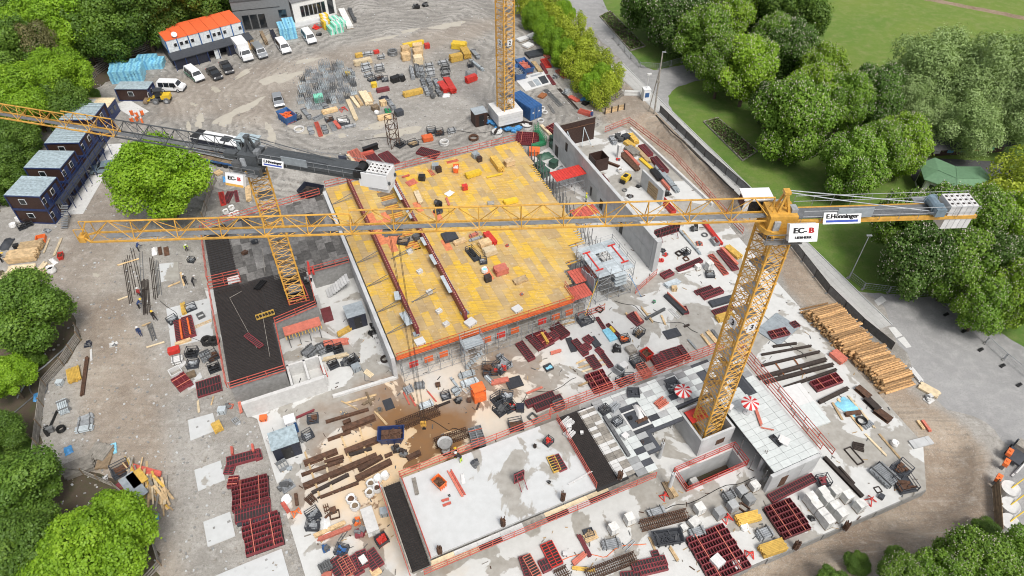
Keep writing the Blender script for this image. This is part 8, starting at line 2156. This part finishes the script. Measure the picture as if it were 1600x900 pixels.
o = empty('orange_cage', P(748, 622, ZS), A1); tag(o, 'orange steel man cage standing on the wet slab', 'cage'); MB().box(0, 0, .55, 1.5, 1.3, 1.1).build('tub', 'orange', o); MB().box(0, 0, 2.1, 1.5, 1.3, .12).build('roof', 'orange', o)
for x in (-.7, .7):
    for y in (-.6, .6): MB().box(x, y, 1.55, .08, .08, 1.0).build('cage_post', 'orange', o)
o = empty('plate_compactor', P(977, 283, ZS), .9); tag(o, 'yellow and black compactor on the slab behind tall wall', 'compactor'); MB().box(0, 0, .7, 1.5, 1.0, .8).build('hood', 'yellow_bright', o); MB().box(-.1, 0, 1.15, .8, .6, .2).build('engine', 'black', o); MB().tube((.7, -.6, .35), (.7, .6, .35), .35, 14).build('drum', 'black', o); MB().box(-.8, 0, .4, .5, .9, .5).build('rear_drum_guard', 'black', o)
o = MB().box(0, 0, 1.25, .55, .55, 2.5).box(0, 0, .06, .8, .8, .12).build('square_column', 'concrete_pale', None, P(966, 246, ZS), A1); tag(o, 'white square column on the slab behind tall wall', 'column')
# rusty lattice tower in the yard
o = empty('lattice_tower', P(616, 228), .5); tag(o, 'open rusty lattice frame tower behind the yellow deck', 'lattice tower')
for k in range(3):
    mb = MB(); z = k * 1.9; c4 = [(-.8, -.8), (.8, -.8), (.8, .8), (-.8, .8)]
    for i in range(4): a, b = c4[i], c4[(i + 1) % 4]; mb.bar((*a, z), (*a, z + 1.9), .1, .1).bar((*a, z + 1.9), (*b, z + 1.9), .08, .08).bar((*a, z), (*b, z + 1.9), .06, .06)
    mb.build('tower_section', 'rust', o)
# rusty shoring posts along the hedge fence
for i in range(9):
    p = P(848 + i * 6.6, 72 + i * 7.4); o = MB().box(0, 0, .6, .35, .35, 1.2).box(0, 0, 1.21, .42, .42, .03).build('shoring_post', 'rust_dark', None, p, .4); auto(o, 'short rusty steel post', 'post', None, 'along the hedge fence')
# workers' red safety vests hung up by the cabins
for i in range(6):
    o = MB().box(0, 0, .8, .5, .3, .9).tube((0, 0, 0), (0, 0, .5), .05, 5, 1).box(0, 0, 1.35, .3, .25, .25, 1).build('traffic_marker', ['orange', 'white'], None, P(208 + (i % 3) * 8, 182 + (i // 3) * 9 + (i % 2) * 3), .4 * i); auto(o, 'orange and white warning marker', 'marker', None, 'below the flat cabin')
# pipes by the left fence
pp = [P(x, y, .12) for x, y in [(27, 622), (45, 590), (70, 572), (100, 545), (121, 517)]]; c = pp[0].copy(); o = MB().path([p - c for p in pp], .09, 6).build('drain_pipe', 'galv', None, c); tag(o, 'long grey pipe beside the winding plank fence', 'pipe')
pp = [P(10 + 0, 655, .1)] + [P(60 + 14 * math.cos(t), 605 + 14 * math.sin(t), .12) for t in np.linspace(2, 7.5, 12)]; c = pp[0].copy(); o = MB().path([p - c for p in pp], .08, 6).build('hose_loop', 'galv_dark', None, c); tag(o, 'looped grey hose at the far left of the site', 'hose')
pp = [P(1025 + i * 13.5, 180 + i * 13 + (i % 3), .1) for i in range(10)]; c = pp[0].copy(); o = MB().path([p - c for p in pp], .10, 6).build('black_pipe', 'black', None, c); tag(o, 'black pipe running along the trench fence', 'pipe')
# yellow and blue straps of the stair tower, guy wires
for (a, b, m_, lab) in [((937, 430, 5), (912, 500, ZS), 'yellow_bright', 'yellow bracing strap left of the grey stair tower'), ((983, 428, 4.5), (1002, 464, ZS), 'tarp_blue', 'blue bracing strap right of the grey stair tower')]:
    A_, B_ = P(*a), P(*b); o = MB().bar(A_ - B_, Vector((0, 0, 0)), .06, .06).build('brace_strap', m_, None, B_); tag(o, lab, 'strap')
# cables and hoses lying about
for i, (x1, y1, x2, y2, m_, lab) in enumerate([(780, 640, 900, 590, 'black', 'black cable across the muddy slab'), (960, 470, 1090, 520, 'black', 'thin black cable on the pale slab'), (1030, 800, 1180, 745, 'black', 'black cable beside the floor opening'), (520, 560, 590, 600, 'galv_dark', 'grey hose in the courtyard slab'), (860, 880, 1010, 850, 'orange', 'orange cable in front of the white block'), (650, 650, 760, 690, 'black', 'black cable over the rust stained slab'), (1180, 480, 1260, 560, 'black', 'black cable beside the steel plate'), (250, 470, 345, 560, 'black', 'black cable left of the dark block'), (560, 220, 770, 205, 'black', 'black cable behind the yellow deck')]):
    n = 14; pp = []
    for k in range(n + 1):
        t_ = k / n; pp.append(P(x1 + (x2 - x1) * t_ + 9 * math.sin(t_ * 9 + i) * math.sin(t_ * 3.14), y1 + (y2 - y1) * t_ + 7 * math.sin(t_ * 11 + 2 * i) * math.sin(t_ * 3.14), ZS + .04))
    c = pp[0].copy(); tag(MB().path([p - c for p in pp], .035, 5).build('site_cable', m_, None, c), lab, 'cable')
# small litter: offcuts, nails, rubble
g = MB()
for i in range(1300):
    x, y = RB.uniform(200, 1460), RB.uniform(200, 895); p = P(x, y)
    if not inside(p.x, p.y, SLAB) or inside(*[p.dot(E1), p.dot(E2)], DK) or inside(p.dot(E1), p.dot(E2), LB) or inside(p.dot(E1), p.dot(E2), [(2.5, 28.5), (46, 28.5), (46, 39), (2.5, 39)]) or inside(p.dot(E1), p.dot(E2), [(32, 26.5), (40, 26.5), (40, 29), (32, 29)]): continue
    g.box(p.x, p.y, ZS + .03, RB.uniform(.1, .7), RB.uniform(.04, .12), .05, RB.randrange(4), RB.uniform(0, 3.1))
stuff(tag(g.build('site_litter', ['timber', 'rust', 'galv_dark', 'timber_grey']), 'scattered offcuts, rods and bits of litter on the slab', 'litter'))
g = MB()
for i in range(5200):
    x, y = RB.uniform(60, 960), RB.uniform(10, 895); p = P(x, y)
    if inside(p.x, p.y, SLAB) or inside(p.dot(E1), p.dot(E2), DK): continue
    s_ = RB.uniform(.06, .28); g.box(p.x, p.y, s_ * .2, s_, s_ * RB.uniform(.5, 1), s_ * .5, RB.randrange(3), RB.uniform(0, 3.1))
stuff(tag(g.build('gravel_stones', ['concrete_dark', 'timber_grey', 'concrete']), 'loose stones scattered over the gravel yard', 'stones'))
settle_labels()
